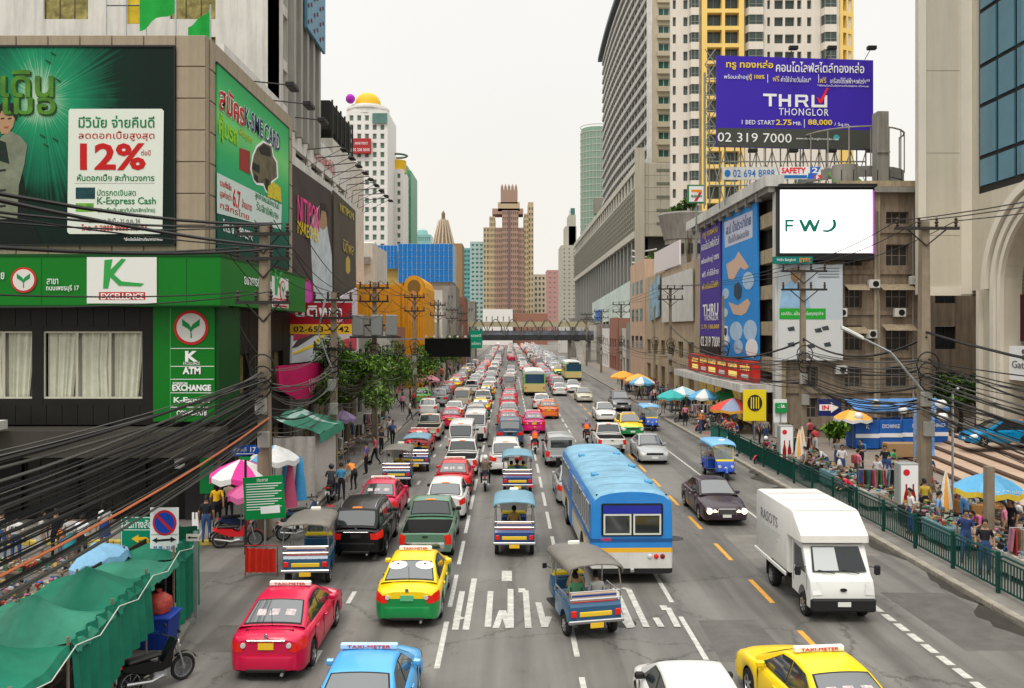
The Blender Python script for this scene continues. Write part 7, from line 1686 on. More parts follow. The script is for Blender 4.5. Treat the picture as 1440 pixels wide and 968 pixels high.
LB('ทรู ทองหล่อ', YELLOW, 1054,92,66,14,bold=.02); LB('คอนโดไลฟ์สไตล์ทองหล่อ', WHITE, 1153,95,124,15,bold=.01); LB('พร้อมเข้าอยู่', WHITE, 1035,109,34,8); LB('ตู้ 100%', YELLOW, 1064,109,22,9,bold=.02); LB('ฟรี', YELLOW, 1091,111,9,8); LB('ค่าใช้จ่ายวันโอน*', WHITE, 1119,112,42,8); LB('ฟรี', YELLOW, 1157,113,9,8); LB('เครื่องใช้ไฟฟ้า+เฟอร์ฯ**', WHITE, 1195,114,56,8)
LB('*เงื่อนไขเป็นไปตามที่บริษัทฯ กำหนด', WHITE, 1185,121,72,3); LB('THONGLOR', WHITE, 1130,158,70,10, space=1.15); LB('1 BED START', WHITE, 1066,172.5,46,6); LB('2.75', YELLOW, 1102,172.5,22,8,bold=.02); LB('MB.', WHITE, 1121,174,12,5); LB('88,000', YELLOW, 1153,173,34,9,bold=.02); LB('/ Sq.m.', WHITE, 1184,176,22,6); LB('02 319 7000', WHITE, 1061,194,104,13); LB('www.thruthonglorcondo.com', WHITE, 1149,196,60,4)
def pbp(pts, m, y=-.03, nm='letter'): part(nm, B(TB).poly([(q_(a), r2_(b)) for a,b in pts], y-.02, y), m, pb)
for pts in ([(1073,132),(1092,132.5),(1092,136),(1085,136),(1085,150),(1081,150),(1081,136),(1073,135.5)], [(1095,133),(1099,133),(1099,139.5),(1108,139.8),(1108,133.3),(1112,133.3),(1112,150.5),(1108,150.5),(1108,143.5),(1099,143.3),(1099,150.3),(1095,150.3)],
 [(1118,133.5),(1134,133.8),(1136,136),(1136,142),(1133,144.5),(1137,151),(1132.5,151),(1129,144.5),(1122,144.3),(1122,150.8),(1118,150.8)], [(1141,134),(1145,134),(1145,147.5),(1159,147.8),(1159,134.5),(1163,134.5),(1163,151.5),(1141,151.3)]): pbp(pts, WHITE)
pbp([(1122,137),(1132,137.2),(1132,141),(1122,141)], mat('billboard_indigo', (.045,.02,.38)), -.055)
pbp([(1148,137),(1151,138),(1153,141),(1162,124),(1165,124.5),(1155,146),(1151.5,146)], mat('tick_red', (.75,.02,.03), .6), -.06, 'tick'); pbp([(1171,194),(1174,190),(1178,190),(1181,194),(1178,198),(1174,198)], mat('mark_teal', (.05,.35,.35), .6), -.03, 'mark')
for x in (1079,1150.5): pbp([(x,105),(x+.7,105),(x+.7,117),(x,117)], WHITE, -.03, 'rule')
pbp([(1130.5,168),(1131.2,168),(1131.2,180),(1130.5,180)], WHITE, -.03, 'rule')
LAT = mat('lattice_steel', (.25,.26,.23), .6, noise=.2)
def strut(root, a, b_, r_=.05, m=None, nm='strut'): return part(nm, B().tube([a,b_], r_, 4), m or LAT, root)
for i in range(11):
 x = q_(1000)+ (q_(1222)-q_(1000))*i/10
 for y in (DB+.6, DB+2.4): strut(pb, (x,y,17.7),(x,y,r2_(90)), .06, nm='lattice_post')
 if i < 10:
  x2 = q_(1000)+ (q_(1222)-q_(1000))*(i+1)/10
  strut(pb, (x,DB+.55,17.8),(x2,DB+.55,r2_(210)), .04); strut(pb, (x2,DB+.55,17.8),(x,DB+.55,r2_(210)), .04)
 strut(pb, (x,DB+.6,19.5),(x,DB+2.4,21.5), .04)
for z in (19.3, 21.2, 22.6): strut(pb, (q_(1000),DB+.5,z),(q_(1222),DB+.5,z), .06)
for i in range(7):
 z = 21.5+1.25*i; strut(pb, (q_(993),DB+.4,z),(q_(1008),DB+.4,z+1.2), .04); strut(pb, (q_(1008),DB+.4,z),(q_(993),DB+.4,z+1.2), .04); strut(pb, (q_(993),DB+.4,z),(q_(1008),DB+.4,z), .04)
strut(pb, (q_(993),DB+.4,17.7),(q_(993),DB+.4,r2_(100)), .07, nm='lattice_post')
for i, px_ in enumerate((1052,1108,1161,1216)):
 for z, dz in ((208,-1), (84,1)):
  if dz > 0 and i == 0: continue
  l_ = thing('floodlight', '%s floodlight on the %s edge of the purple billboard' % (['leftmost','second','third','rightmost'][i], 'lower' if dz < 0 else 'upper'), 'floodlight', (q_(px_), DB-1.2, r2_(z)+dz*.5), group='purple billboard floodlights')
  strut(l_, (q_(px_),DB,r2_(z)),(q_(px_),DB-1.2,r2_(z)+dz*.5), .03, BMETAL, 'arm'); part('lamp_head', B().rbox(q_(px_)-.35,q_(px_)+.35,DB-1.5,DB-1.1,r2_(z)+dz*.5-.15,r2_(z)+dz*.5+.15,.04), BLACK, l_)
DS = 61.5; q3 = lambda px: PX(px, DS); r3 = lambda py: PZ(py, DS)
sg1 = thing('roof_sign', 'white rooftop sign with blue number 02 694 8888', 'sign', (q3(1054), DS, r3(254))); part('board', B(FT(DS)).box(q3(1016), q3(1092), 0, .15, r3(253), r3(235)), WHITED, sg1); lettering('02 694 8888', mat('ink_blue', (.02,.15,.4), .5), sg1, FT(DS), q3(1060), r3(244), w=3.0, h=.55, out=.01, bold=.01)
part('emblem', B(FT(DS)).ell(q3(1023), r3(244), .22, .26, -.02, 0), mat('ink_blue', (.02,.15,.4)), sg1); strut(sg1, (q3(1020),DS+.2,17.6),(q3(1020),DS+.2,r3(236)), .04, nm='post'); strut(sg1, (q3(1088),DS+.2,17.6),(q3(1088),DS+.2,r3(236)), .04, nm='post')
sg2 = thing('roof_sign', 'white rooftop sign reading SAFETY in red with a blue corner numbered 12', 'sign', (q3(1122), DS-.3, r3(254))); TG = FT(DS-.3)
part('board', B(TG).box(q3(1096), q3(1152), 0, .15, r3(253), r3(236)), WHITE, sg2); lettering('SAFETY', mat('tick_red', (.75,.02,.03)), sg2, TG, q3(1114), r3(241), w=1.75, h=.42, out=.02, bold=.03); part('blue_strip', B(TG).box(q3(1096), q3(1133), -.012, 0, r3(252), r3(247.5)), mat('ink_blue', (.02,.15,.4)), sg2)
part('blue_corner', B(TG).poly([(q3(1133),r3(253)),(q3(1137),r3(236)),(q3(1152),r3(236)),(q3(1143),r3(253))], -.015, 0), BLUE, sg2); lettering('12', WHITE, sg2, TG, q3(1141), r3(241), w=.7, h=.4, out=.03, bold=.03); lettering('13', mat('tick_red', (.75,.02,.03)), sg2, TG, q3(1148), r3(250), w=.5, h=.3, out=.02, bold=.03)
DSV = 76; sv = thing('shop_sign', 'square white sign with orange and green figure 7 on the roof corner', 'sign', (PX(980,DSV), DSV, PZ(290,DSV))); TV = FT(DSV); v1 = lambda px: PX(px, DSV); v2 = lambda py: PZ(py, DSV)
part('board', B(TV).box(v1(967), v1(992), 0, .3, v2(286), v2(260)), mat('sign_green_edge', (.03,.2,.06), .5), sv); part('face', B(TV).box(v1(969), v1(990), -.02, 0, v2(284), v2(262)), WHITE, sv)
part('figure_top', B(TV).poly([(v1(972),v2(267)),(v1(987),v2(267)),(v1(987),v2(271)),(v1(972),v2(270))], -.04,-.02), ORANGE, sv); part('figure_stem', B(TV).poly([(v1(983),v2(271)),(v1(987),v2(271)),(v1(980),v2(283)),(v1(976),v2(283))], -.04,-.02), RED, sv); lettering('ELEVEN', mat('sign_green_edge', (.03,.2,.06)), sv, TV, v1(979.5), v2(276), w=.95, h=.2, out=.05, bold=.03)
part('post', B().tube([(v1(980),DSV+.2,14),(v1(980),DSV+.2,v2(286))], .08, 6), LAT, sv)
rp_ = thing('roof_plant', 'ring platform, duct and green roof sheet on the screen building roof', 'rooftop equipment', (27.5, 66, 17.7))
part('duct', B().rbox(f_(1260),f_(1277),63,64,17.7,PZ(156,63),.05), CONC, rp_); part('duct_rib', B().box(f_(1259),f_(1278),62.9,62.99,PZ(215,63),PZ(213,63)), CONC, rp_)
part('ring_wall', B().lathe([(4.0,19.4),(4.0,20.2),(3.8,20.2),(3.8,19.4)], 24, (27.6,69,0), caps=False), mat('concrete_grey_dark', (.2,.2,.18), .8, noise=.2), rp_, 30)
for k in range(9):
 a = math.pi*(1+k/8); strut(rp_, (27.6+4*math.cos(a),69+4*math.sin(a),20.1),(27.6+4*math.cos(a),69+4*math.sin(a),23.2), .05, CONC, 'rail_post')
part('top_rail', B().tube([(27.6+4*math.cos(math.pi*(1+k/12)),69+4*math.sin(math.pi*(1+k/12)),23.2) for k in range(13)], .07, 5), CONC, rp_)
part('green_sheet', B().add([(f_(1196),63,18.6),(f_(1240),63,18.6),(f_(1246),66,19.9),(f_(1208),66,19.9)], [(0,1,2,3)]), mat('roof_sheet_green', (.08,.2,.04), .7, noise=.3), rp_)
part('tank', B().lathe([(.9,17.7),(.9,20)], 14, (25.2,64,0)), CONC, rp_, 40); part('low_parapet', B().box(f_(1180),f_(1292),DF+.1,DF+.5,17.25,18.2), mat('concrete_buff', (.42,.34,.22)), rp_)
for k in range(6): strut(rp_, (f_(1185+17*k),DF+.2,18.2),(f_(1185+17*k),DF+.2,19.0), .04, BMETAL, 'rail_post')
# ======== the mall with the great arch
STO = mat('mall_stone', (.54,.49,.39), .6, noise=.05, ns=.5, streak=.1); STP = mat('mall_stone_trim', (.66,.61,.51), .55, noise=.05, ns=.5)
ml = thing('arched_mall', 'cream stone mall with a great moulded arch and a tall gridded window', 'building', (31, 50, 0))
XM = 30.9; DM = 57.0; W0 = PX(1294, DM)
part('wing_wall', B().box(W0, XM+.6, DM, DM+.7, PZ(414,DM), 46), STO, ml); part('wing_edge', B().box(W0-.12, W0+.35, DM-.12, DM, PZ(414,DM), 46).box(XM-.75, XM-.02, DM-.2, DM, PZ(414,DM), 46).box(W0, XM, DM-.14, DM-.004, PZ(416,DM), PZ(404,DM)), STP, ml)
for z in (14,19.5,25,30.5): part('stone_joint', B().box(W0+.36, XM-.76, DM-.012, DM-.001, z, z+.03), mat('joint_grout', (.3,.27,.21), .8), ml)  # thin darker grout strips between the stone courses
ac, az, ar_ = -48.3, 10.3, 4.9
T_M = LT_(XM)
outl = [(-DM-.0, 10.3),(-DM, 16.6),(-40,16.6),(-40,.15),(ac+ar_,.15),(ac+ar_,az)]+[(ac+ar_*math.cos(math.pi*k/24), az+ar_*math.sin(math.pi*k/24)) for k in range(1,24)]+[(ac-ar_,az),(ac-ar_,.15),(ac-ar_-2.6,.15),(ac-ar_-2.6,10.3)]
part('arch_wall', B(T_M).poly(outl, 0, 1.6), STO, ml)
for k, (r_, w_, o_) in enumerate(((5.15,.22,.25),(5.65,.28,.4),(6.3,.32,.6))):
 rr = []
 for i in range(29):
  a = math.pi*i/28; c_s, s_n = math.cos(a), math.sin(a)
  rr.append([(ac+(r_-w_)*c_s, -.002, az+(r_-w_)*s_n),(ac+(r_-w_)*c_s, -o_, az+(r_-w_)*s_n),(ac+(r_+w_*.6)*c_s, -o_, az+(r_+w_*.6)*s_n),(ac+(r_+w_)*c_s, -.002, az+(r_+w_)*s_n)])
 part('arch_moulding', B(T_M).loft(rr[::-1]), STP, ml, 40)
 if k < 2: part('jamb_moulding', B(T_M).box(ac-r_-w_*.6, ac-r_+w_, -o_, -.002, .15, az), STP, ml)
part('column_edge', B(T_M).box(ac-ar_-2.65, ac-ar_-2.3, -.3, -.002, .15, 10.3), STP, ml)
# tall window grid
gwn = part('window_recess', B(T_M).box(-DM+.55, -40, .25, .6, 16.6, 46), BLACK, ml)
part('upper_wall', B(T_M).box(-DM-.0, -DM+.55, 0, 1.2, 16.61, 46), STO, ml)
BG = mat('mall_blue_glass', (.07,.2,.28), .06, .1, .6, ior=1.7, noise=.15, ns=.3); ub = [-56.3,-54.2,-52.2,-50.1,-48,-46,-44,-42]; zb2 = [17.0,19.0,22.4,25.0,28.6,31.2,34.8,37.4,41,43.6]
for i in range(7):
 for j in range(9): part('pane', B(T_M).box(ub[i]+.16, ub[i+1]-.16, .12, .24, zb2[j]+.14, zb2[j+1]-.14), BG, gwn)
# inside the arch: shutter slats, dark shop front, name board
sh = part('shutter', B(T_M).box(ac-ar_, ac+ar_, 1.2, 1.5, 9.9, 15.4), mat('shutter_beige', (.16,.14,.095), .7), ml)
for k in range(22): part('shutter_slat', B(T_M).box(ac-ar_, ac+ar_, 1.12, 1.195, 9.95+.245*k, 10.15+.245*k), mat('shutter_beige', (.16,.14,.095)), sh)
part('dark_shopfront', B(T_M).box(ac-ar_, ac+ar_, 1.0, 1.6, 7.0, 9.9), mat('dark_maroon_front', (.06,.008,.01), .4, noise=.3), ml); lettering('King Power', mat('gold_print', (.45,.35,.15), .5), ml, T_M, ac-ar_+3.2, 8.6, w=3.4, h=.5, out=-.98)
nb = thing('name_board', 'white board reading Gateway hung inside the mall arch', 'sign', (XM+.6, 52, 5)); part('board', B(T_M).box(ac-ar_+.02, ac+2, .3, .8, 4.6, 6.7), WHITE, nb); lettering('Gateway', mat('ink_grey', (.1,.1,.1)), nb, T_M, -51.35, 5.5, w=3.0, h=.6, out=-.28);
for k in range(5):
 a = k*1.26; part('emblem', B(T_M).ell(-51.4+.36*math.cos(a), 6.2+.3*math.sin(a), .15,.15,.27,.3,0,10), mat('ink_grey', (.1,.1,.1)), nb)
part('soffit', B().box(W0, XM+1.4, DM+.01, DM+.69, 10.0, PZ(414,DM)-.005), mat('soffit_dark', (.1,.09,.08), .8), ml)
mass(ml, XM+1.7, 60, 38, DM+.6, 16.61, 46, STO, 'bulk'); mass(ml, XM+4, 60, 38, DM-.2, .15, 16.6, mat('mall_interior_shade', (.015,.013,.011), .8), 'bulk')  # lower block: deep shade of the interior put into its dark colour
bk_ = thing('back_building', 'shaded grey building seen under the mall wing with small awning windows', 'building', (30, 74, 0)); facade(bk_, FT(74), 28.9, 50, .1, 16, [(31,32.8),(34,35.8),(37,38.8),(40.6,42.4)], [(2,4),(6,8),(10,12)], STN, BMETAL, GLASS, nx=2)
for z in (4.2, 8.2): part('awning', B().box(30.6,33.2,73,74,z,z+.25), WHITED, bk_)
# forecourt steps: long low stripes
st = bpy.data.objects.new('steps', None); C.objects.link(st); st['kind'] = 'structure'
TC = mat('step_tan', (.50,.36,.26), .75, noise=.15, ns=.8); RIS = mat('step_dark_nosing', (.09,.055,.04), .7)
def stepline(k): return (24.2+1.35*k, 57.5), (20.3+1.15*k, 27.0)
for k in range(7):
 (x0,y0),(x1,y1) = stepline(k); (x2,y2),(x3,y3) = stepline(k+1) if k < 6 else ((60,57.5),(60,27)); z = .155+.11*(k+1)
 T_ = B(); T_.add([(x0,y0,z),(x2,y2,z),(x3,y3,z),(x1,y1,z),(x0,y0,.1),(x2,y2,.1),(x3,y3,.1),(x1,y1,.1)], [(3,2,1,0),(0,4,7,3),(2,6,5,1),(0,1,5,4),(3,7,6,2)])
 link('step', T_.mesh('step', TC), st)
 T_ = B(); T_.add([(x0-.02,y0,z+.006),(x0+.32,y0,z+.006),(x1+.32,y1,z+.006),(x1-.02,y1,z+.006),(x0-.02,y0,z-.1),(x1-.02,y1,z-.1)], [(3,2,1,0),(0,4,5,3)]); link('nosing', T_.mesh('nosing', RIS), st)
for o in C.objects:
 if o.get('label', '').startswith('metallic blue-teal'): o.location.z = .93
# ======== footbridge far up the road
fbz = 5.2; fb_ = thing('footbridge', 'covered steel truss footbridge crossing the whole road in the distance', 'footbridge', (5, 200, 0))
FBD = mat('bridge_dark', (.05,.052,.055), .7); FBC = mat('bridge_cream', (.45,.40,.26), .6)
part('deck', B().box(-9.5, 20, 200, 203, fbz, fbz+1.3), FBD, fb_); part('roof', B().box(-9.5, 20, 199.6, 203.4, 9.0, 9.25), FBC, fb_); part('eave_band', B().box(-9.5, 19, 199.4, 199.6, 8.4, 9.6), FBC, fb_)
bl2 = part('railing_panel', B().box(-9.5,20,200.0,200.1,fbz+1.3,fbz+2.3), mat('bridge_blue_grey', (.2,.22,.27), .6, noise=.6, ns=.7), fb_)
nx_ = 7; wv = 28.0/nx_
for i in range(nx_):
 x = -9+wv*i; pts = [(x+wv*k/10, 199.3, fbz+1.0+3.6*abs(math.sin(math.pi*k/10))**.8 * 1.1) for k in range(11)]
 part('truss_arc', B().tube(pts, .11, 5), mat('bridge_steel_tan', (.16,.14,.11), .5), fb_); part('roof_post', B().box(x-.1,x+.1,200.1,200.3,fbz+1.3,9), FBD, fb_)
for x in (-9.2, 14.4, 19): part('pier', B().box(x-.4,x+.4,201,202,0,fbz), CONC, fb_)
for s_ in (0,1): part('stair', B().add([(-10.5+26*s_,203,fbz+.8),(-9.2+26*s_,203,fbz+.8),(-9.2+26*s_,186,0),(-10.5+26*s_,186,0),(-10.5+26*s_,203,fbz+.2),(-9.2+26*s_,203,fbz+.2)], [(3,2,1,0),(0,1,5,4)]), CONC, fb_)
for k in range(14): person(['person in pale clothes crossing','person in dark clothes crossing','person in red crossing'][k%3]+' the distant footbridge', (-8+2*k+rnd.uniform(-.6,.6), 201, fbz+1.3), rnd.choice([R(90),R(-90)]), 'walk', [(.6,.6,.6),(.04,.04,.05),(.5,.05,.04)][k%3], group=['pale','dark','red'][k%3]+' figures on the footbridge')
dg = thing('direction_sign', 'green overhead direction sign at the left end of the footbridge', 'sign', (-6.3,150,8)); part('panel', B().box(PX(661,150),PX(678,150),149.8,150,PZ(490,150),PZ(465,150)), mat('road_sign_green', (.0,.22,.12), .5), dg); lettering('ราชเทวี', WHITE, dg, FT(149.8), PX(669.5,150), PZ(472,150), w=1.7, h=.5, out=.01); lettering('อโศก', WHITE, dg, FT(149.8), PX(669.5,150), PZ(483,150), w=1.5, h=.5, out=.01); part('post', B().tube([(PX(663,150),150.1,0),(PX(663,150),150.1,PZ(466,150))], .12, 6), STEEL, dg)
# ======== utility poles, lamps and cables
POLE = mat('pole_concrete', (.26,.21,.15), .85, noise=.25, ns=1.2, streak=.4)
INS = mat('insulator_brown', (.05,.03,.025), .4)
def pole(label, X, D, h, arms=((0,-.15),(0,-1.5)), group=None, trans=False, boxes=2, wdt=.17, aw=1.3):
 r_ = thing('utility_pole', label, 'utility pole', (X, D, .1), group=group)
 b = B(); b.loft([[(X-w_,D-w_,z),(X+w_,D-w_,z),(X+w_,D+w_,z),(X-w_,D+w_,z)] for w_, z in ((wdt*1.15,.1),(wdt*.75,h))]); part('shaft', b, POLE, r_)
 for i, (o_, dz) in enumerate(arms):
  z = h+dz; a = part('crossarm', B().box(X+o_-aw,X+o_+aw,D-.3,D-.18,z-.06,z+.06), BMETAL, r_)
  part('brace', B().tube([(X-aw*.6,D-.24,z-.05),(X,D-.2,z-.7)], .03, 4), BMETAL, r_); part('brace', B().tube([(X+aw*.6,D-.24,z-.05),(X,D-.2,z-.7)], .03, 4), BMETAL, r_)
  for x in (-aw*.92,-aw*.25,aw*.3,aw*.9): part('insulator', B().lathe([(.03,0),(.08,.06),(.04,.1),(.09,.18),(.04,.24),(.07,.32),(.02,.38)], 8, (X+o_+x,D-.24,z+.06)), INS, a, 40)
 for k in range(boxes):
  part('junction_box', B().rbox(X-.25+.1*k,X+.15+.1*k,D-.42,D-.18,4.6-1.2*k,5.2-1.2*k,.03), mat('junction_grey', (.32,.31,.28), .6), r_)
 for k in range(3):
  n_ = 14; rr = .35+.08*k; part('cable_coil', B().tube([(X+rr*math.cos(2*math.pi*i/n_)*.9, D-.3-.02*k, 5.6+.35*k+rr*math.sin(2*math.pi*i/n_)) for i in range(n_+1)], .03, 4), BLACK, r_)
 if trans:
  for x in (-1.0,.25,1.2): part('transformer', B().rbox(X+x-.38,X+x+.38,D-.9,D-.3,h-3.6,h-2.2,.06), mat('transformer_grey', (.22,.23,.22), .5), r_)
  part('platform', B().box(X-1.5,X+1.8,D-1,D-.2,h-3.75,h-3.62), BMETAL, r_)
 return r_
lp_ = [(-8.97,31.4,11.6),(-8.9,43.5,9.6),(-9.0,57.4,10.9),(-9.0,82,11.0),(-8.9,108,11),(-8.9,135,11),(-8.9,165,11)]
rp2 = [(16.9,34.7,12.1),(16.9,49.0,11.2),(16.5,87,12.0),(16.5,125,11.5),(16.3,150,11),(16.3,178,11)]
for i, (X, D, h) in enumerate(lp_): pole(['thick concrete utility pole with tangled cables at the bank corner','slim utility pole behind the crimson banner','utility pole carrying grey transformers above the left trees','utility pole before the black hoarding','left utility pole beyond the hoarding','far left utility pole near the footbridge','last left utility pole before the footbridge'][i], X, D, h, group='utility poles', trans=(i == 2), arms=((0,-.4),(0,-1.3),(0,-2.9)) if i < 3 else ((0,-.2),(0,-1.5)), wdt=.2 if i == 0 else .16, aw=1.0)
for i, (X, D, h) in enumerate(rp2): pole(['nearest right utility pole behind the green railing by the mall steps','right utility pole in front of the ice blue poster','right utility pole beside the beige shop block','right utility pole before the salmon block','far right utility pole by the netted building','last right utility pole before the footbridge'][i], X, D, h, group='utility poles', wdt=.2 if i == 0 else .16, arms=((0,-.3),) if i == 0 else ((0,-.15),(0,-1.2)))
for i,(X,D) in enumerate(((17.6,70),(17.8,104))): pole(['thin pole beside the tall side posters','thin pole in front of the salmon block'][i], X, D, 10.5, arms=(), boxes=0, wdt=.11, group='utility poles')
CB = mat('cable_black', (.012,.011,.01), .55); CB2 = mat('cable_grey', (.09,.085,.075), .6); CB3 = mat('cable_orange', (.5,.14,.05), .6)
def cable(a, b_, sag, r_, label, group, m=CB, n_=12):
 pts = [(a[0]+(b_[0]-a[0])*t, a[1]+(b_[1]-a[1])*t, a[2]+(b_[2]-a[2])*t-sag*4*t*(1-t)) for t in [k/n_ for k in range(n_+1)]]
 base = pts[n_//2]; b = B().tube(pts, r_, 4); return solo('cable', b, m, label, 'cable', base, group, 60)
G_ = 'overhead cables'
rc = random.Random(5)
P0 = lp_[0]
# left: the near bundle swings past the camera's left side
for k in range(46):
 z0 = rc.uniform(3.9, 6.2); x1 = -9.2+rc.uniform(-.8,.8)
 cable((P0[0]+rc.uniform(-.25,.25), P0[1]-.25, z0), (x1, -2+rc.uniform(-2,2), z0+rc.uniform(-.6,.3)-.1), rc.uniform(.2,1.3), rc.choice([.014,.016,.022,.034]), 'thin cable in the dense bundle sweeping from the bank corner pole to the lower left', G_, CB3 if k == 7 else rc.choice([CB,CB,CB,CB2]), 14)
for k in range(9):
 cable((P0[0]+rc.uniform(-1.2,1.2), P0[1]-.24, P0[2]-rc.choice([.02,.9,2.5])), (-12+rc.uniform(-1,1), -2, 11.2-rc.uniform(0,2.6)), rc.uniform(.5,1.1), rc.choice([.02,.03,.045]), 'heavy upper cable running left from the bank corner pole across the green fascia', G_, CB, 14)
for j in range(6):
 A, Bp = lp_[j], lp_[j+1]
 for k in range(18 if j < 2 else 9):
  z0 = rc.uniform(3.8, 6.4); cable((A[0]+rc.uniform(-.3,.3), A[1]-.2, z0), (Bp[0]+rc.uniform(-.3,.3), Bp[1]-.2, z0+rc.uniform(-.4,.4)), rc.uniform(.25,1.2), rc.choice([.014,.02,.03]), 'sagging cable between the left poles, span %s from the bank' % ['one','two','three','four','five','six'][j], G_, rc.choice([CB,CB2,CB]), 8)
 for x in (-1.2,-.3,.4,1.2): cable((A[0]+x, A[1]-.24, A[2]+.1), (Bp[0]+x, Bp[1]-.24, Bp[2]+.1), .5, .02, 'top power line between the left poles, span %s from the bank' % ['one','two','three','four','five','six'][j], G_, CB, 8)
 for x in (-1.2,1.2): cable((A[0]+x, A[1]-.24, A[2]-1.2), (Bp[0]+x, Bp[1]-.24, Bp[2]-1.2), .6, .02, 'second tier power line between the left poles, span %s' % ['one','two','three','four','five','six'][j], G_, CB, 8)
A = rp2[0]
for k in range(30):
 z0 = rc.uniform(4.2, 6.6); cable((A[0]+rc.uniform(-.3,.3), A[1]-.25, z0), (17.5+rc.uniform(-1.5,1.5), 3, z0+rc.uniform(-1.2,.6)), rc.uniform(.3,1.5), rc.choice([.016,.022,.034]), 'cable in the bundle leaving the nearest right pole to the right edge', G_, rc.choice([CB,CB,CB2]), 12)
for j in range(5):
 A, Bp = rp2[j], rp2[j+1]
 for k in range(24 if j == 0 else 14 if j == 1 else 8):
  z0 = rc.uniform(4.2, 6.6); cable((A[0]+rc.uniform(-.3,.3), A[1]-.2, z0), (Bp[0]+rc.uniform(-.3,.3), Bp[1]-.2, z0+rc.uniform(-.4,.4)), rc.uniform(.2,1.0), rc.choice([.014,.02,.028]), 'sagging cable between the right poles, span %s from the mall' % ['one','two','three','four','five'][j], G_, rc.choice([CB,CB2,CB]), 8)
 for x in (-1.2,-.3,1.2): cable((A[0]+x, A[1]-.24, A[2]+(.1 if j else .02)), (Bp[0]+x, Bp[1]-.24, Bp[2]+.2), .4, .02, 'top power line between the right poles, span %s from the mall' % ['one','two','three','four','five'][j], G_, CB, 8)
for x in (-1.2,-.3,1.2): cable((16.9+x, 34.46, 12.1), (17.3+x, -2, 12.4), .8, .02, 'top power line leaving the nearest right pole to the right edge', G_)
cable((16.9,34.5,7.6),(17.2,0,7.4), 1.3, .05, 'thick black cable swooping from the nearest right pole to the right edge', G_); cable((16.9,34.5,7.4),(16.9,48.9,7.2), .9, .05, 'thick black cable between the two nearest right poles', G_); cable((16.9,48.8,7.1),(16.5,86.8,8.0), 1.9, .06, 'thick sagging cable from the poster pole to the shop block pole', G_)
for k in range(7): cable((16.9,48.8,rc.uniform(4.5,6.5)),(XF-.2,60+rc.uniform(0,20),rc.uniform(4.5,8)), rc.uniform(.3,.9), .016, 'service cable from the poster pole to the screen building', G_, CB2)
for k in range(7): cable((P0[0],P0[1],rc.uniform(4.5,7.5)),(XS,35+rc.uniform(0,9),rc.uniform(6.5,10)), rc.uniform(.2,.6), .016, 'service cable from the bank corner pole to the bank wall', G_, CB)
def street_lamp(label, a, b_, hd_):
 r_ = thing('street_lamp', label, 'street lamp', a); part('arm', B().tube([a, b_, hd_], [.05,.045,.04], 6), STEEL, r_)
 d = (Vector(hd_)-Vector(b_)).normalized(); e_ = Vector(hd_)+d*1.0; part('lamp_head', B().loft([[tuple(Vector(hd_)+d*t+Vector((0,s_*w_,z_*.5))) for s_, z_ in ((-1,-.1),(-1,.06),(-.6,.16),(.6,.16),(1,.06),(1,-.1))] for t, w_ in ((0,.07),(.15,.16),(.7,.2),(1.0,.12))]), mat('lamp_housing_pale', (.6,.6,.56), .4), r_, 40)
street_lamp('street lamp with a pale head reaching over the traffic from the nearest right pole', (16.9,34.4,5.0), (15.4,34.4,6.8), (14.3,34.4,7.35));
street_lamp('street lamp with a white head in front of the red clinic sign', (-8.9,43.2,5.6), (-9.6,43.0,7.6), (-9.3,42.6,8.55))
# black hoarding on a gantry over the left pavement
bh = thing('gantry_board', 'long black sign board on a steel gantry over the left traffic', 'sign', (-8.6, 90, 0));
part('board', B().box(PX(598,92),PX(662,92),91.5,92,PZ(502,92),PZ(476,92)), mat('matt_black_board', (.006,.006,.006), .8, spec=.1), bh)
for z in (477, 500): part('beam', B().box(PX(545,92),PX(598,92)-.01,91.6,91.8,PZ(z,92)-.08,PZ(z,92)+.08), STEEL, bh)
part('post', B().box(PX(551,92),PX(551,92)+.25,91.5,91.9,0,PZ(474,92)), STEEL, bh); part('post', B().box(PX(583,92),PX(583,92)+.2,91.5,91.9,0,PZ(474,92)), STEEL, bh)
for k in range(6): part('lamp', B().rbox(PX(600+11*k,92)-.12,PX(600+11*k,92)+.12,91.2,91.45,PZ(475,92),PZ(475,92)+.2,.03), WHITED, bh)
# ======== signs at the left corner
ns = thing('no_parking_sign', 'white no parking sign with a blue and red disc and a double arrow', 'traffic sign', (-7.9-1.6, 22.8, 0)); DNS = 22.0; qa = lambda px: PX(px, DNS); qb = lambda py: PZ(py, DNS); TN = FT(DNS)
ns.location = (qa(231), DNS+.1, .15)
part('panel', B(TN).box(qa(211), qa(251), 0, .02, qb(777), qb(714)), WHITE, ns); part('red_ring', B(TN).ell(qa(231.5), qb(735.5), .31,.33,-.006,0,0,32), RED, ns); part('blue_disc', B(TN).ell(qa(231.5), qb(735.5), .255,.27,-.012,-.006,0,32), mat('sign_blue', (.01,.06,.42), .5), ns)
part('red_bar', B(TN).poly([(qa(218),qb(724)),(qa(221),qb(722)),(qa(245),qb(747)),(qa(242),qb(749.5))], -.018,-.012), RED, ns)
part('double_arrow', B(TN).poly([(qa(214),qb(760)),(qa(221),qb(756)),(qa(221),qb(758.8)),(qa(240),qb(757.5)),(qa(240),qb(755)),(qa(248),qb(759)),(qa(240),qb(763)),(qa(240),qb(760.5)),(qa(221),qb(761.8)),(qa(221),qb(764))], -.008, 0), BLACK, ns)
lettering('05.00 - 22.00', mat('ink_blue', (.02,.15,.4)), ns, TN, qa(231), qb(770.5), w=.55, h=.09, out=.006); part('divider', B(TN).box(qa(212), qa(250), -.006, 0, qb(752.5), qb(752)), BLACK, ns); part('post', B().tube([(qa(232),DNS+.06,.15),(qa(231),DNS+.06,qb(720))], .03, 8), STEEL, ns)
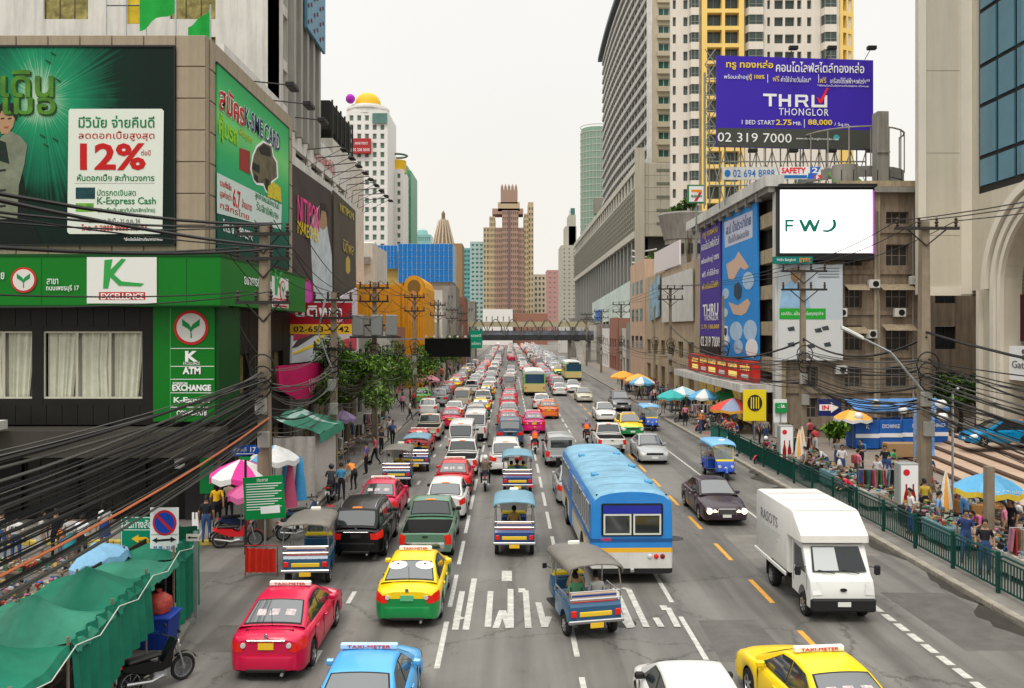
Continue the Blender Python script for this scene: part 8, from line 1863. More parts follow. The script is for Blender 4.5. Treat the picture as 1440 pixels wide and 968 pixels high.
gs = thing('direction_sign', 'green direction sign with a yellow left arrow and white Thai words', 'traffic sign', (-10.2, 23.4, .1)); DG = 22.9; ga = lambda px: PX(px, DG); gb = lambda py: PZ(py, DG); TGs = FT(DG)
part('panel', B(TGs).box(ga(169.5), ga(224), 0, .03, gb(785), gb(727)), mat('road_sign_green', (.0,.22,.12)), gs)
for a,b_,c,d in ((170.5,223,727.6,728.4),(170.5,223,745,745.8),(170.5,223,783.6,784.4),(170.5,171.3,728,784)): part('border', B(TGs).box(ga(a), ga(b_), -.006, 0, gb(d), gb(c)), WHITE, gs)
lettering('เส้นทางลัด', WHITE, gs, TGs, ga(193), gb(736.5), w=.8, h=.24, out=.006, bold=.01); lettering('ราชปรารภ', WHITE, gs, TGs, ga(190), gb(775), w=.58, h=.18, out=.006)
part('arrow', B(TGs).poly([(ga(185),gb(758)),(ga(195),gb(752)),(ga(195),gb(755.5)),(ga(206),gb(755.5)),(ga(209.5),gb(759)),(ga(209.5),gb(782)),(ga(205),gb(782)),(ga(205),gb(760)),(ga(195),gb(760)),(ga(195),gb(764))], -.008, 0), mat('arrow_yellow', (.8,.5,.02), .5), gs); part('post', B().tube([(ga(172),DG+.06,.15),(ga(172),DG+.06,gb(728))], .03, 6), STEEL, gs); part('post', B().tube([(ga(216),DG+.06,.15),(ga(216),DG+.06,gb(728))], .03, 6), STEEL, gs)
sa = thing('arrow_sign', 'tiny white arrow sign on a slim grey post at the end of the green stall', 'traffic sign', (-8.9, 22.3, .1)); D8 = 22.3; a8 = lambda px: PX(px, D8); b8 = lambda py: PZ(py, D8)
part('post', B().box(a8(272), a8(277), D8, D8+.08, .15, b8(748)), STEEL, sa); part('plate', B(FT(D8-.02)).box(a8(262), a8(280), 0, .015, b8(761), b8(751)), WHITED, sa); part('arrow', B(FT(D8-.02)).poly([(a8(264),b8(756)),(a8(268),b8(753.5)),(a8(268),b8(755.2)),(a8(278),b8(755.2)),(a8(278),b8(757)),(a8(268),b8(757)),(a8(268),b8(758.5))], -.005, 0), DGREY, sa)
wn_ = thing('white_notice', 'narrow white vertical notice with a black arrow by the corner crowd', 'sign', (-11, 30.3, 0)); part('panel', B().box(PX(270,30.2),PX(279,30.2),30.2,30.22,PZ(747,30.2),PZ(721,30.2)), WHITE, wn_); part('post', B().tube([(PX(274,30.2),30.25,0),(PX(274,30.2),30.25,PZ(722,30.2))], .02, 5), STEEL, wn_); part('arrow', B(FT(30.2)).poly([(PX(274,30.2)-.02,1.0),(PX(274,30.2)+.02,1.0),(PX(274,30.2)+.02,1.4),(PX(274,30.2)+.06,1.4),(PX(274,30.2),1.55),(PX(274,30.2)-.06,1.4),(PX(274,30.2)-.02,1.4)], -.005, 0), BLACK, wn_)
# green notice board and blue street name sign
nbx = thing('notice_board', 'leaning green notice board covered with white lines of Thai text', 'notice board', (-8.9, 28.5, .1)); DN = 28.2; na = lambda px: PX(px, DN); nb2 = lambda py: PZ(py, DN); TNb = FT(DN)
part('panel', B(TNb).poly([(na(341),nb2(672.5)),(na(397),nb2(668)),(na(402),nb2(728)),(na(345),nb2(732))], 0, .05), mat('notice_green', (.0,.22,.05), .5), nbx)
for k in range(11):
 y = 681+3.6*k; part('text_line', B(TNb).poly([(na(346+.1*k),nb2(y)),(na(396-(k%3)*5),nb2(y-2.4)),(na(396-(k%3)*5),nb2(y-1.2)),(na(346+.1*k),nb2(y+1.2))], -.004, 0), WHITE, nbx)
part('white_box', B(TNb).poly([(na(366),nb2(713)),(na(393),nb2(710)),(na(394),nb2(721)),(na(367),nb2(723))], -.005, 0), WHITE, nbx); lettering('ประกาศ', WHITE, nbx, TNb, na(369), nb2(675), w=.36, h=.12, out=.005, tilt=.05); part('post', B().tube([(na(372),DN+.08,.1),(na(372),DN+.08,nb2(672))], .04, 6), STEEL, nbx)
snm = thing('street_name_sign', 'blue street name sign with the number 17 on a dark post', 'street sign', (-8.9, 28.6, .1)); DQ = 28.8; ma = lambda px: PX(px, DQ); mb = lambda py: PZ(py, DQ); TQ = FT(DQ)
part('panel', B(TQ).poly([(ma(325),mb(635)),(ma(329),mb(628)),(ma(358),mb(626)),(ma(366),mb(633)),(ma(362),mb(639)),(ma(328),mb(642))], 0, .05), mat('sign_deep_blue', (.01,.08,.38), .5), snm); lettering('เพชรบุรี', WHITE, snm, TQ, ma(338), mb(633), w=.42, h=.17, out=.006, tilt=.04); lettering('17', WHITE, snm, TQ, ma(356), mb(632.5), w=.19, h=.17, out=.006, bold=.02); part('small_text', B(TQ).box(ma(331), ma(357), -.005, 0, mb(638.8), mb(637.8)), WHITE, snm)
part('green_tab', B(TQ).box(ma(337), ma(352), 0, .04, mb(647), mb(642.5)), GREEN, snm); part('post', B().tube([(ma(344.5),DQ+.06,.1),(ma(344.5),DQ+.06,mb(640))], .045, 6), BMETAL, snm)
# red cloth barrier and blue bin
rbm = thing('cloth_barrier', 'red cloth barrier on a low frame beside the parked tuk-tuk', 'barrier', (-7.9, 26.9, 0)); DR = 26.6;
rr = [[(PX(345+1.9*i,DR)+0, DR+.05*math.sin(i*1.3), PZ(771+.05*i,DR)-.0 if j == 4 else PZ(771,DR)-(4-j)*.19) for j in range(5)] for i in range(24)]
part('cloth', B().loft(rr, closed=False, caps=False), mat('barrier_red', (.6,.03,.015), .6, noise=.15, ns=3), rbm, 60); part('frame', B().tube([(PX(345,DR),DR,.02),(PX(345,DR),DR,.98),(PX(390,DR),DR,.98),(PX(390,DR),DR,.02)], .02, 5), mat('barrier_frame_red', (.4,.03,.02), .6), rbm)
bn = thing('blue_bin', 'square blue plastic bin on the corner pavement', 'bin', (-8.35, 20.4, .15)); part('tub', B().loft([[(-8.35+sx*w,20.4+sy*w,z) for sx,sy in ((-1,-1),(1,-1),(1,1),(-1,1))] for w,z in ((.3,.15),(.37,.86))]), mat('bin_blue', (.01,.04,.26), .45), bn); part('lid', B().rbox(-8.76,-7.94,20.0,20.8,.86,.95,.03), mat('bin_blue_lid', (.015,.05,.3), .45), bn)
lettering('ขยะ', mat('faded_blue', (.04,.12,.4), .6), bn, FT(20.05), -8.35, .6, w=.3, h=.1, out=.0)
rrb = [[(-8.35+math.cos(a)*r_*(1+.07*math.sin(7*a+z*9)), 20.4+math.sin(a)*r_*(1+.07*math.sin(7*a+z*9)), z) for a in [2*math.pi*k/28 for k in range(28)]] for r_, z in ((.08,.95),(.25,.97),(.3,1.12),(.27,1.3),(.15,1.4),(.04,1.42),(.07,1.5))]
solo('rubbish_bag', B().loft(rrb), mat('bag_red', (.45,.07,.05), .4, noise=.4, ns=9, bump=.8, bs=9), 'knotted red plastic rubbish bag lying on top of the blue bin', 'rubbish bag', (-8.35,20.4,.95), smooth=50)
# ======== trees
LEAFM = [mat('leaf_mid', (.06,.14,.014), .6, noise=.3, ns=2), mat('leaf_bright', (.17,.32,.03), .6, noise=.3, ns=2), mat('leaf_dark', (.012,.035,.007), .7)]
TRK = mat('bark', (.12,.09,.06), .9, noise=.3, ns=3)
def tree(label, X, D, h, rx, rz, n_=3200, seed=1, group='street trees on the left', rs=.26, z0=.15):
 q = random.Random(seed); r_ = thing('street_tree', label, 'tree', (X, D, z0), group=group); b = B()
 b.tube([(X,D,z0),(X+.15,D,h*.35),(X-.1,D+.1,h*.6),(X,D,h*.8)], [.2,.15,.11,.05], 8)
 cl_ = []
 for i in range(9):
  a = 2*math.pi*i/9+q.uniform(-.3,.3); rr = q.uniform(.45,.85); p_ = (X+rx*rr*math.cos(a), D+rx*rr*math.sin(a), h-rz+q.uniform(-.6,.7)*rz)
  b.tube([(X,D,h*.42+q.uniform(0,.2)*h), ((X+p_[0])/2,(D+p_[1])/2,(h*.5+p_[2])/2+.3), p_], [.08,.05,.02], 5); cl_.append((p_, q.uniform(.45,.75)))
 for i in range(9): cl_.append(((X+q.uniform(-.5,.5)*rx, D+q.uniform(-.5,.5)*rx, h-rz+q.uniform(-.5,1.0)*rz), q.uniform(.4,.6)))
 part('trunk', b, TRK, r_, 50); c = B()
 for i in range(n_):
  p_, rr = cl_[i % len(cl_)]; v = Vector((q.gauss(0,1), q.gauss(0,1), q.gauss(0,1))).normalized()*(q.random()**.35)*rr*rx*.62
  o = Vector(p_)+Vector((v.x, v.y, v.z*.75)); s_ = rs*q.uniform(.6,1.2)
  nrm = Vector((q.gauss(0,1), q.gauss(0,1), abs(q.gauss(0,1))+.6)).normalized(); t1_ = nrm.cross(Vector((q.gauss(0,1),q.gauss(0,1),q.gauss(0,1)))).normalized(); t2__ = nrm.cross(t1_)
  c.add([o-t1_*s_*.5, o+t2__*s_*.22, o+t1_*s_*.55-nrm*s_*.15, o-t2__*s_*.22], [(0,1,2,3)], q.choices([0,1,2], [5,3,3])[0])
 o_ = part('crown', c, LEAFM, r_); o_['kind'] = 'stuff'
 return r_
tree('leafy street tree with the biggest crown over the left stalls', -9.9, 52, 6.7, 2.9, 2.1, 8500, 1)
tree('second leafy tree just nearer and left of the biggest one', -11.0, 57, 6.0, 2.6, 1.8, 6000, 2)
tree('street tree in front of the amber yellow building', -10.6, 72, 6.4, 2.6, 2.0, 4200, 3)
tree('smaller tree behind the transformer pole', -12.2, 66, 5.6, 2.2, 1.7, 3000, 4)
for k, (x, y, h) in enumerate(((-9.4,84,5.5),(-9.4,98,6),(-9.2,112,6.2),(-9.2,126,6),(-9.3,142,6.5),(-9.4,160,6.5))): tree(['first','second','third','fourth','fifth','sixth'][k]+' roadside tree beyond the yellow building toward the footbridge', x, y, h, 2.5, 1.8, 1500, 10+k, rs=.4)
for k, (x, y, h, z) in enumerate(((24,108,21.6,19.6),(21.5,101.6,23.4,21.8),(20.4,104,23.0,21.5),(22,128,19.4,17.6))): tree(['palm-like plant on the netted roof','roof plant on the curved balcony','left roof plant on the curved balcony','bush on the salmon block roof'][k], x, y, h, 1.1, .7, 500, 30+k, group='roof plants', rs=.5, z0=z)
tree('spiky green bush in a pot behind the stalls near the arrow sign', 17.9, 46.5, 2.6, .6, .45, 500, 50, group='potted plants', rs=.5)
for k in range(4): tree(['dark shrub','tall shrub','wide shrub','last shrub'][k]+' behind the mall column under the wing', 31.5+1.8*k, 62+k, 4.2, 1.6, 1.2, 900, 60+k, group='shrubs beneath the mall', rs=.4)
# ======== the green railing along the right kerb
rl = thing('railing', 'dark green steel railing running along the right kerb beside the stalls', 'railing', (14.1, 40, .15)); RG = mat('railing_green', (.004,.055,.042), .45, noise=.2, ns=3)
bal = B().box(-.014,.014,-.014,.014,.18,1.0).mesh('bar', RG); pst = B().rbox(-.05,.05,-.05,.05,0,1.2,.01).mesh('post', RG); rail = B().tube([(0,-1.16,1.06),(0,-1.02,1.12),(0,1.02,1.12),(0,1.16,1.06)], .035, 6).mesh('top_rail', RG, 50); rail2 = B().box(-.02,.02,-1.15,1.15,.14,.19).mesh('bottom_rail', RG)
mid2 = B().box(-.018,.018,-1.15,1.15,.97,1.01).mesh('middle_rail', RG)
nb_ = 0
for i in range(17):
 y = 18.2+2.5*i; x = 14.05
 for me_ in (rail, rail2, mid2): inst(me_.name, me_, rl, (x,y,.15))
 inst('post', pst, rl, (x,y-1.22,.15))
 if i >= 10: part('mesh_screen', B().box(x+.03,x+.035,y-1.15,y+1.15,.3,1.1), mat('screen_green', (.01,.16,.12), .6), rl)
 for k in range(16 if i < 15 else 0):
  nb_ += 1; inst('bar', bal, rl, (x, y-1.1+.1467*k, .15))
# ======== market stalls, umbrellas, goods and the crowd
TARP = mat('green_tarpaulin', (.01,.17,.10), .5, noise=.25, ns=1.5, bump=.4, bs=5); TARP2 = mat('pale_green_tarpaulin', (.035,.22,.14), .55, noise=.3, ns=1.2, bump=.4, bs=5); TPOST = mat('rusty_stall_pole', (.2,.15,.11), .7)
def fe(D): return -8.55+(23.5-D)*.1
def be(D): return -10.0+max(0, D-16)*.05
rq = random.Random(3)
for i in range(5):
 d0, d1 = 12.9+2.12*i, 15.0+2.12*i; st_ = thing('market_stall', ['nearest','second','third','fourth','farthest'][i]+' green tarpaulin stall of the row in the lower left corner', 'market stall', (-9.3, (d0+d1)/2, .15), group='green tarpaulin stalls')
 rows_ = []; n1, n2 = 14, 12
 for a in range(n1+1):
  y = d0+(d1-d0)*a/n1; r_ = []
  for c in range(n2+1):
   x = fe(y)+(be(y)-fe(y))*c/n2; u = a/n1; w = c/n2
   pk = (1-abs(2*u-1))*(1-abs(2*w-1)); z = (2.2 if i < 3 else 2.02)+(.5 if i < 3 else .18)*pk**.9-.12*math.sin(math.pi*w)*(1-pk)*abs(2*u-1)+.035*math.sin(9*u+4*w+i*2)+.03*math.sin(13*w+i)-.06*(1-w)
   r_.append((x+.03*math.sin(5*u+i), y, z))
  rows_.append(r_)
 t_ = B().loft(rows_, closed=False, caps=False); t_.loft([[(p_[0]+.0, p_[1], p_[2]) for p_ in [r_[0] for r_ in rows_]], [(r_[0][0]+.08+.03*math.sin(k*2.1), r_[0][1], r_[0][2]-.16-.03*math.sin(k*1.7)) for k, r_ in enumerate(rows_)]], closed=False, caps=False); part('tarpaulin_roof', t_, TARP if i in (0,2,4) else TARP2, st_, 60)
 for x in (fe(d0)-.05, be(d0)+.1): part('pole', B().tube([(x,d0,.15),(x,d0,2.3)], .03, 6), TPOST, st_)
 if i in (1,2,4):
  rr = []
  for k in range(25):
   y = d0+(d1-d0)*k/24; rr.append([(fe(y)+.06*math.sin(k*1.15)+.05*j_*(.5 if i != 4 else .1), y, 2.24-j_*(.33 if i != 4 else .52)-(.15*math.sin(k*.13)*j_ if i == 1 else 0)) for j_ in range(5)])
  part('hanging_side', B().loft(rr, closed=False, caps=False), TARP, st_, 60)
 if i == 4:
  rr = [[(fe(d1)-.08*k+.02*math.sin(k), d1-.02+.06*math.sin(k*1.1), 2.3-.53*j_) for j_ in range(5)] for k in range(22)]; part('end_curtain', B().loft(rr, closed=False, caps=False), mat('dark_green_tarpaulin', (.004,.09,.045), .6, noise=.3, ns=1.5), st_, 60)
 part('dark_back_cloth', B().box(be(d0)-.02, be(d0)+.02, d0, d1, .2, 2.1), mat('brown_back_cloth', (.06,.04,.03), .9), st_); part('table', B().box(-9.9,-8.8,d0+.2,d1-.2,.8,.86), TPOST, st_)
 part('rope', B().tube([(fe(d0)+.1,d0,2.15),((fe(d0)+fe(d1))/2+.12,(d0+d1)/2,1.95),(fe(d1)+.1,d1,2.15)], .012, 4), WHITED, st_)
HUES = [(.3,.04,.03),(.42,.4,.36),(.03,.08,.22),(.4,.3,.08),(.04,.14,.06),(.38,.14,.2),(.02,.02,.02),(.22,.14,.09),(.14,.24,.27),(.4,.2,.06)]
GM = [mat('goods_%s' % n_, c, .7, noise=.3, ns=8) for n_, c in zip(('red','white','blue','yellow','green','pink','black','tan','aqua','orange'), HUES)]
def stall(label, X, D, w, d, n_=90, rack=False, seed=0, cloth_m=None, h=.8):
 q = random.Random(seed+int(X*10)+int(D*7)); r_ = thing('market_table', label, 'market stall', (X, D, .15), group='market tables')
 part('table_top', B().box(X-w/2,X+w/2,D-d/2,D+d/2,h+.08,h+.13), TPOST, r_)
 for sx in (-1,1):
  for sy in (-1,1): part('leg', B().box(X+sx*(w/2-.06)-.025,X+sx*(w/2-.06)+.025,D+sy*(d/2-.06)-.025,D+sy*(d/2-.06)+.025,.15,h+.08), TPOST, r_)
 if cloth_m: part('table_cloth', B().box(X-w/2-.02,X+w/2+.02,D-d/2-.02,D+d/2+.02,.35,h+.14), cloth_m, r_)
 b = B()
 for k in range(n_):
  x, y, s_ = X+q.uniform(-.47,.47)*w, D+q.uniform(-.46,.46)*d, q.uniform(.035,.11); M = Matrix.Rotation(q.uniform(0,3), 4, 'Z') @ Matrix.Rotation(q.uniform(-.4,.4), 4, 'X')
  b.obox((x,y,h+.14+q.uniform(.02,.16)), (s_*1.6, s_*q.uniform(.6,1.4), s_*q.uniform(.5,1.6)), M, q.choice([0,1,1,2,3,4,5,6,6,6,7,7,8,9,1]))
 g = part('goods', b, GM, r_); g['kind'] = 'stuff'
 if rack:
  part('rack_rail', B().tube([(X-w/2,D,.15),(X-w/2,D,1.75),(X+w/2,D,1.75),(X+w/2,D,.15)], .02, 5), STEEL, r_); b = B()
  for k in range(int(w/.09)):
   x = X-w/2+.05+.09*k; hh_ = q.uniform(.5,.8); b.obox((x,D+q.uniform(-.03,.03),1.73-hh_/2), (.05,.36,hh_), Matrix.Rotation(q.uniform(-.3,.3), 4, 'Z') @ Matrix.Rotation(q.uniform(-.12,.12), 4, 'Y'), q.choice([0,1,1,2,6,6,7,4,5,8]))
  g = part('hanging_clothes', b, GM, r_); g['kind'] = 'stuff'
 return r_
def umbrella(label, X, D, z, r_, cols, rim=None, group='market umbrellas', zb=.15, closed=False, tilt=0., cat='umbrella'):
 t_ = thing('market_umbrella', label, cat, (X,D,zb), group=group); t_.rotation_euler = (0, tilt, 0)
 b = B(); n_ = 16
 if closed: prof = ((.02,z+.3),(.1,z),(.2,z-.6),(.26,z-1.2))
 else: prof = ((.02,z+.02),(r_*.35,z-.05-r_*.06),(r_*.7,z-.1-r_*.17),(r_,z-.12-r_*.36),(r_*1.0,z-.3-r_*.36))
 rings = [[(rr*math.cos(2*math.pi*k/n_)*(1 if k%2 == 0 else .97), rr*math.sin(2*math.pi*k/n_)*(1 if k%2 == 0 else .97), zz-(0 if k%2 == 0 else .03*i)) for k in range(n_)] for i, (rr, zz) in enumerate(prof)]
 b.loft(rings[::-1], caps=False, mf=lambda i, j: (len(cols) if rim and i == 0 else (j//2) % len(cols)))
 P2(t_, 'canopy', b, [cloth(c) for c in cols]+([cloth(rim)] if rim else []), 30); P2(t_, 'pole', B().tube([(0,0,0),(0,0,z)], .022, 6), STEEL)
 if not closed:
  for k in range(8): P2(t_, 'rib', B().tube([(0,0,z-.05),(r_*.98*math.cos(math.pi*k/4), r_*.98*math.sin(math.pi*k/4), z-.14-r_*.36)], .008, 3), STEEL)
 return t_
W_, LB_, OR, PK, TL, RD, GN, YL = (.68,.68,.66),(.12,.38,.62),(.8,.36,.06),(.68,.05,.3),(.06,.42,.4),(.62,.08,.06),(.05,.32,.12),(.75,.55,.06)
umbrella('pink and white umbrella at the bank corner under the blue street sign', -9.9, 31.6, 2.75, 1.15, [PK,W_]); umbrella('lower dull pink umbrella beside the bank corner pole', -9.1, 30.6, 2.2, .95, [(.5,.06,.2),(.55,.12,.28)]); umbrella('white and blue umbrella behind the bank corner pole', -9.4, 34.3, 2.9, 1.0, [W_,W_,LB_]); umbrella('pale blue tilted umbrella on the green tarpaulins', -9.6, 21.2, 2.35, .72, [(.2,.4,.58)], tilt=-.3)
umbrella('small purple umbrella above the green awning', -8.9, 46, 3.2, .7, [(.2,.15,.24)]); umbrella('pink umbrella near the black sign board', -9.2, 96, 2.6, 1.5, [(.6,.25,.3)])
for lb, X, D, z, r_, cl_, rm in (('orange umbrella farthest up the right pavement',14.1,105,2.5,1.6,[OR],None),('second orange umbrella of the far right crowd',15.2,100,2.4,1.6,[(.78,.42,.1)],None),('blue and white umbrella after the two orange ones',14.4,92,2.5,1.4,[LB_,W_],None),('teal umbrella over the parked motorcycles',13.9,73,2.4,1.2,[TL],None),('pale blue and white umbrella between teal and striped ones',15.2,74.5,2.6,1.3,[(.35,.55,.68),W_],None),('blue umbrella with white and yellow panels in the middle of the row',16.2,70.5,2.65,1.35,[LB_,W_,LB_,(.7,.6,.25)],None),('plain green umbrella behind the red one',18.0,70.5,2.7,1.3,[GN],None),('wide red and slate umbrella beside the yellow sign',16.5,62.5,2.55,1.75,[RD,(.25,.3,.42)],(.7,.35,.05)),('pale orange umbrella in front of the mall forecourt fence',21.8,54,2.55,1.2,[OR,(.85,.5,.15)],W_),('big sky blue umbrella with white lettering and yellow rim by the right edge',17.0,30.2,2.5,1.15,[LB_,(.15,.42,.66)],YL)):
 umbrella(lb, X, D, z, r_, cl_, rm)
lettering('Fifty Choice', WHITE, bpy.context.scene.objects[[o.name for o in C.objects if o.get('label','').startswith('big sky')][0]], TR(0,-1.02,1.98), 0, 0, w=1.3, h=.18, out=0, world=False)
for k, (X, D) in enumerate(((16.0,46.5),(15.4,45.2),(16.3,31.8))): umbrella(['closed white and orange umbrella by the poster pole','second closed umbrella by the poster pole','closed white and orange umbrella at the railing under the blue one'][k], X, D, 2.0, 1, [W_,W_,OR], closed=True)
for k, (X, D, c, rk) in enumerate(((-13.6,22.2,None,False),(-12.2,21.0,None,False),(-15.2,24.6,GM[1],False),(-13.4,24.3,None,False),(-15.6,22.6,GM[8],False),(-11.4,22.4,None,False))): stall(['clothes table on the side street behind the tarpaulins','second clothes rail table near the side street crowd','white cloth table on the side street','small table before the woman in grey','aqua clothes table at the left edge','low table near the bank corner'][k], X, D, 1.9, .9, 110, rk, k, c)
for k in range(6): stall(['fruit table','garland table','drinks table','toy table','snack table','shoe table'][k]+' on the left pavement under the trees', -9.7-.1*(k%2), 47+3.4*k, 1.2, 2.2, 80, k%2 == 0, 20+k)
for k in range(13): stall(['first','second','third','fourth','fifth','sixth','seventh','eighth','ninth','tenth','eleventh','twelfth','thirteenth'][k]+' goods table along the green railing counting from the bottom right', 15.7+.12*(k%3), 23.5+2.15*k, 1.5, 1.8, 95, k%5 == 1, 40+k, [None,GM[1],None,GM[8],GM[6]][k%5])
for k in range(5): stall('goods table on the plaza side of the railing stalls, number %s from the right edge' % ['one','two','three','four','five','six','seven','eight'][k], 18.2+.3*(k%2), 25+2.9*k, 1.3, 1.7, 110, False, 70+k, GM[(k*3)%10] if k%2 else None)
for k in range(7): stall(['nearest','second','third','fourth','fifth','sixth','last'][k]+' table under the far right umbrellas', 15.8+rq.uniform(-.8,.8), 68+6*k, 1.6, 2.4, 70, True, 90+k)
# green awning stall and blue cloths on the left
ga_ = thing('awning_stall', 'stall with a green and white sheet awning and pale side curtain by the left kerb', 'market stall', (-10, 41, .15)); rr = [[(-8.5-.28*j, 38.4+.6*i, 3.0+.09*j+.05*math.sin(i*1.3+j)) for j in range(9)] for i in range(10)]
part('awning', B().loft(rr[::-1], closed=False, caps=False, mf=lambda i, j: 1 if i in (2,) or j == 6 else 0), [TARP2, cloth((.4,.55,.5))], ga_, 60); part('awning_fringe', B().loft([[(-8.5, 38.4+.2*k, 3.0), (-8.46+.04*(k%2), 38.4+.2*k, 2.6)] for k in range(28)], closed=False, caps=False), TARP2, ga_)
part('side_curtain', B().loft([[(-8.75+.05*math.sin(k*1.2), 38.5+.2*k, z) for z in (.2,1.5,2.9)] for k in range(27)], closed=False, caps=False), cloth((.5,.46,.42)), ga_, 60); part('front_curtain', B().loft([[(-8.7-.1*k, 38.4+.04*math.sin(k*1.3), z) for z in (.2,1.5,2.9)] for k in range(20)], closed=False, caps=False), cloth((.5,.46,.42)), ga_, 60)
for k, (X, D, z, c) in enumerate(((-8.6,35.2,2.4,(.06,.32,.6)),(-8.9,34.8,2.2,(.55,.1,.2)),(-9.2,35.4,2.5,(.1,.35,.6)))): solo('hanging_cloth', B().lathe([(.02,z+.1),(.12,z-.1),(.22,z-1.0),(.3,z-1.7)][::-1], 10, (X,D,0)), cloth(c), ['sky blue cloth hanging on a pole beside the awning stall','crimson cloth hanging next to the notice board','pale blue sheet hanging behind the notice board'][k], 'cloth', (X,D,.3), smooth=50)
# sign boards on the right pavement
def rsign(label, X, D, w, h, z, m, txt=None, tm=None, cat='sign'):
 t_ = thing('street_sign', label, cat, (X,D,.15)); part('panel', B().rbox(X-w/2,X+w/2,D-.04,D+.04,z,z+h,.01), m, t_); part('post', B().tube([(X,D+.06,.15),(X,D+.06,z+.1)], .035, 6), STEEL, t_)
 if txt: lettering(txt, tm or WHITE, t_, FT(D-.04,0), X, z+h*.5, w=w*.7, h=min(h*.5,w*.35), out=.01, bold=.02)
 return t_
ysn = rsign('tall yellow sign with a dark round emblem over the green railing', 15.0, 52, 1.4, 1.9, 2.15, mat('sign_lemon', (.8,.62,.02), .5)); part('disc', B(FT(51.95)).ell(15.0, 3.25, .45,.5,-.02,0,0,24), BMETAL, ysn)
for k in (-.22,-.08,.08,.22): part('disc_bar', B(FT(51.93)).box(15.0+k-.03,15.0+k+.03,-.01,0,2.9,3.6), mat('sign_lemon', (.8,.62,.02)), ysn)
rsign('small white sign with a green square symbol beside the yellow sign', 16.4, 51.5, .8, 1.4, 2.1, WHITE); a_ = rsign('green square sign panel with white palms symbol', 16.4, 51.35, .7, .6, 2.7, GREEN); [part('palm_leaf', B(FT(51.3)).poly([(16.4,3.0),(16.4+.26*math.cos(a_k),3.0+.2*math.sin(a_k)),(16.4+.2*math.cos(a_k+.3),3.0+.24*math.sin(a_k+.3))], -.02, 0), WHITE, a_) for a_k in (.1,.7,1.4,2.1,2.8)]
ins = rsign('dark blue sign with red IN on a white arrow in front of the forecourt', 20.9, 55.5, 1.5, 1.1, 2.1, mat('sign_navy', (.01,.02,.14), .5)); part('white_arrow', B(FT(55.45)).poly([(20.2,2.45),(20.95,2.45),(20.95,2.3),(21.45,2.65),(20.95,3.0),(20.95,2.85),(20.2,2.85)], -.02, 0), WHITE, ins); lettering('IN', RED, ins, FT(55.43), 20.6, 2.65, w=.45, h=.28, out=.01, bold=.04)
for k, (X, D) in enumerate(((15.1,46.3),(15.6,33.2))):
 lb_ = thing('light_box', ['slim light box poster with two red bottles beside the poster pole','white light box poster with two red drink bottles behind the railing'][k], 'advertising panel', (X,D,.15)); part('case', B().rbox(X-.38,X+.38,D,D+.5,.5,2.5,.03), mat('case_grey', (.3,.31,.3), .5), lb_); part('poster', B().box(X-.33,X+.33,D-.02,D-.001,.6,2.42), WHITE, lb_)
 for s_ in (-.13,.14): part('bottle_print', B(FT(D-.02)).poly([(X+s_-.1,.65),(X+s_+.1,.65),(X+s_+.1,1.2),(X+s_+.03,1.5),(X+s_+.03,1.7),(X+s_-.03,1.7),(X+s_-.03,1.5),(X+s_-.1,1.2)], -.01,0), mat('bottle_red_brown', (.3,.015,.01), .4), lb_)
 part('round_logo', B(FT(D-.02)).ell(X-.12, 2.15, .13,.13,-.01,0,0,16), RED, lb_)
for k in range(4):
 X = 22.6+1.6*k; bt = thing('booth', ['blue promotion booth with white stripe','blue booth reading EXCHANGE','white topped blue booth','last blue booth by the mall column'][k]+' on the forecourt', 'booth', (X,54.5+.3*k,.8)); D = 54.5+.3*k; part('counter', B().rbox(X-.75,X+.75,D-.8,D+.8,.2,2.0,.05), mat('booth_blue', (.02,.12,.45), .5, noise=.3, ns=2), bt); part('stripe', B().box(X-.75,X+.75,D-.83,D-.801,.9,1.15), WHITE, bt)
 part('canopy', B().add([(X-.8,D-.9,2.7),(X+.8,D-.9,2.7),(X+.8,D+.9,3.2),(X-.8,D+.9,3.2),(X-.8,D-.9,2.55),(X+.8,D-.9,2.55)], [(0,1,2,3),(4,5,1,0)]), mat('booth_canopy_blue', (.1,.25,.55), .6, noise=.5, ns=1), bt); lettering(['K','EXCHANGE','K','EXCHANGE'][k], WHITE, bt, FT(D-.83), X, 1.6, w=(1.1 if k%2 else .2), h=.25, out=.01)
 for s_ in (-.7,.7): part('post', B().tube([(X+s_,D-.7,2),(X+s_,D-.7,2.7)], .03, 5), STEEL, bt)
for k in range(11): X = 21.7+rq.uniform(0,6); D = 53+rq.uniform(-.5,.3); z = rq.choice([2.3,2.7,3.1]); solo('balloon', B().sphere((X,D,z), .27, 12), mat('balloon_white', (.72,.72,.7), .35), 'white round balloon among those hung over the blue booths', 'balloon', (X,D,z), group='white balloons', smooth=60)
solo('flag_banner', B().loft([[(20.9+1.1*i/8, 44+.05*math.sin(i), z) for z in (1.2,2.4,4.0)] for i in range(9)], closed=False, caps=False), mat('banner_sky_print', (.15,.3,.6), .7, noise=.7, ns=1.5), 'blue and white printed banner hanging on a thin pole on the steps', 'banner', (21,44,1.2)); solo('banner_pole', B().tube([(20.9,44,.2),(20.9,44,4.4)], .03, 5), STEEL, 'thin steel pole carrying the blue banner', 'pole', (20.9,44,.2))
solo('brown_planter', B().rbox(22.0,24.2,49.5,50.3,.3,1.1,.03), cloth((.32,.2,.1)), 'long brown box on the forecourt next to the steps', 'planter', (23,50,.3))
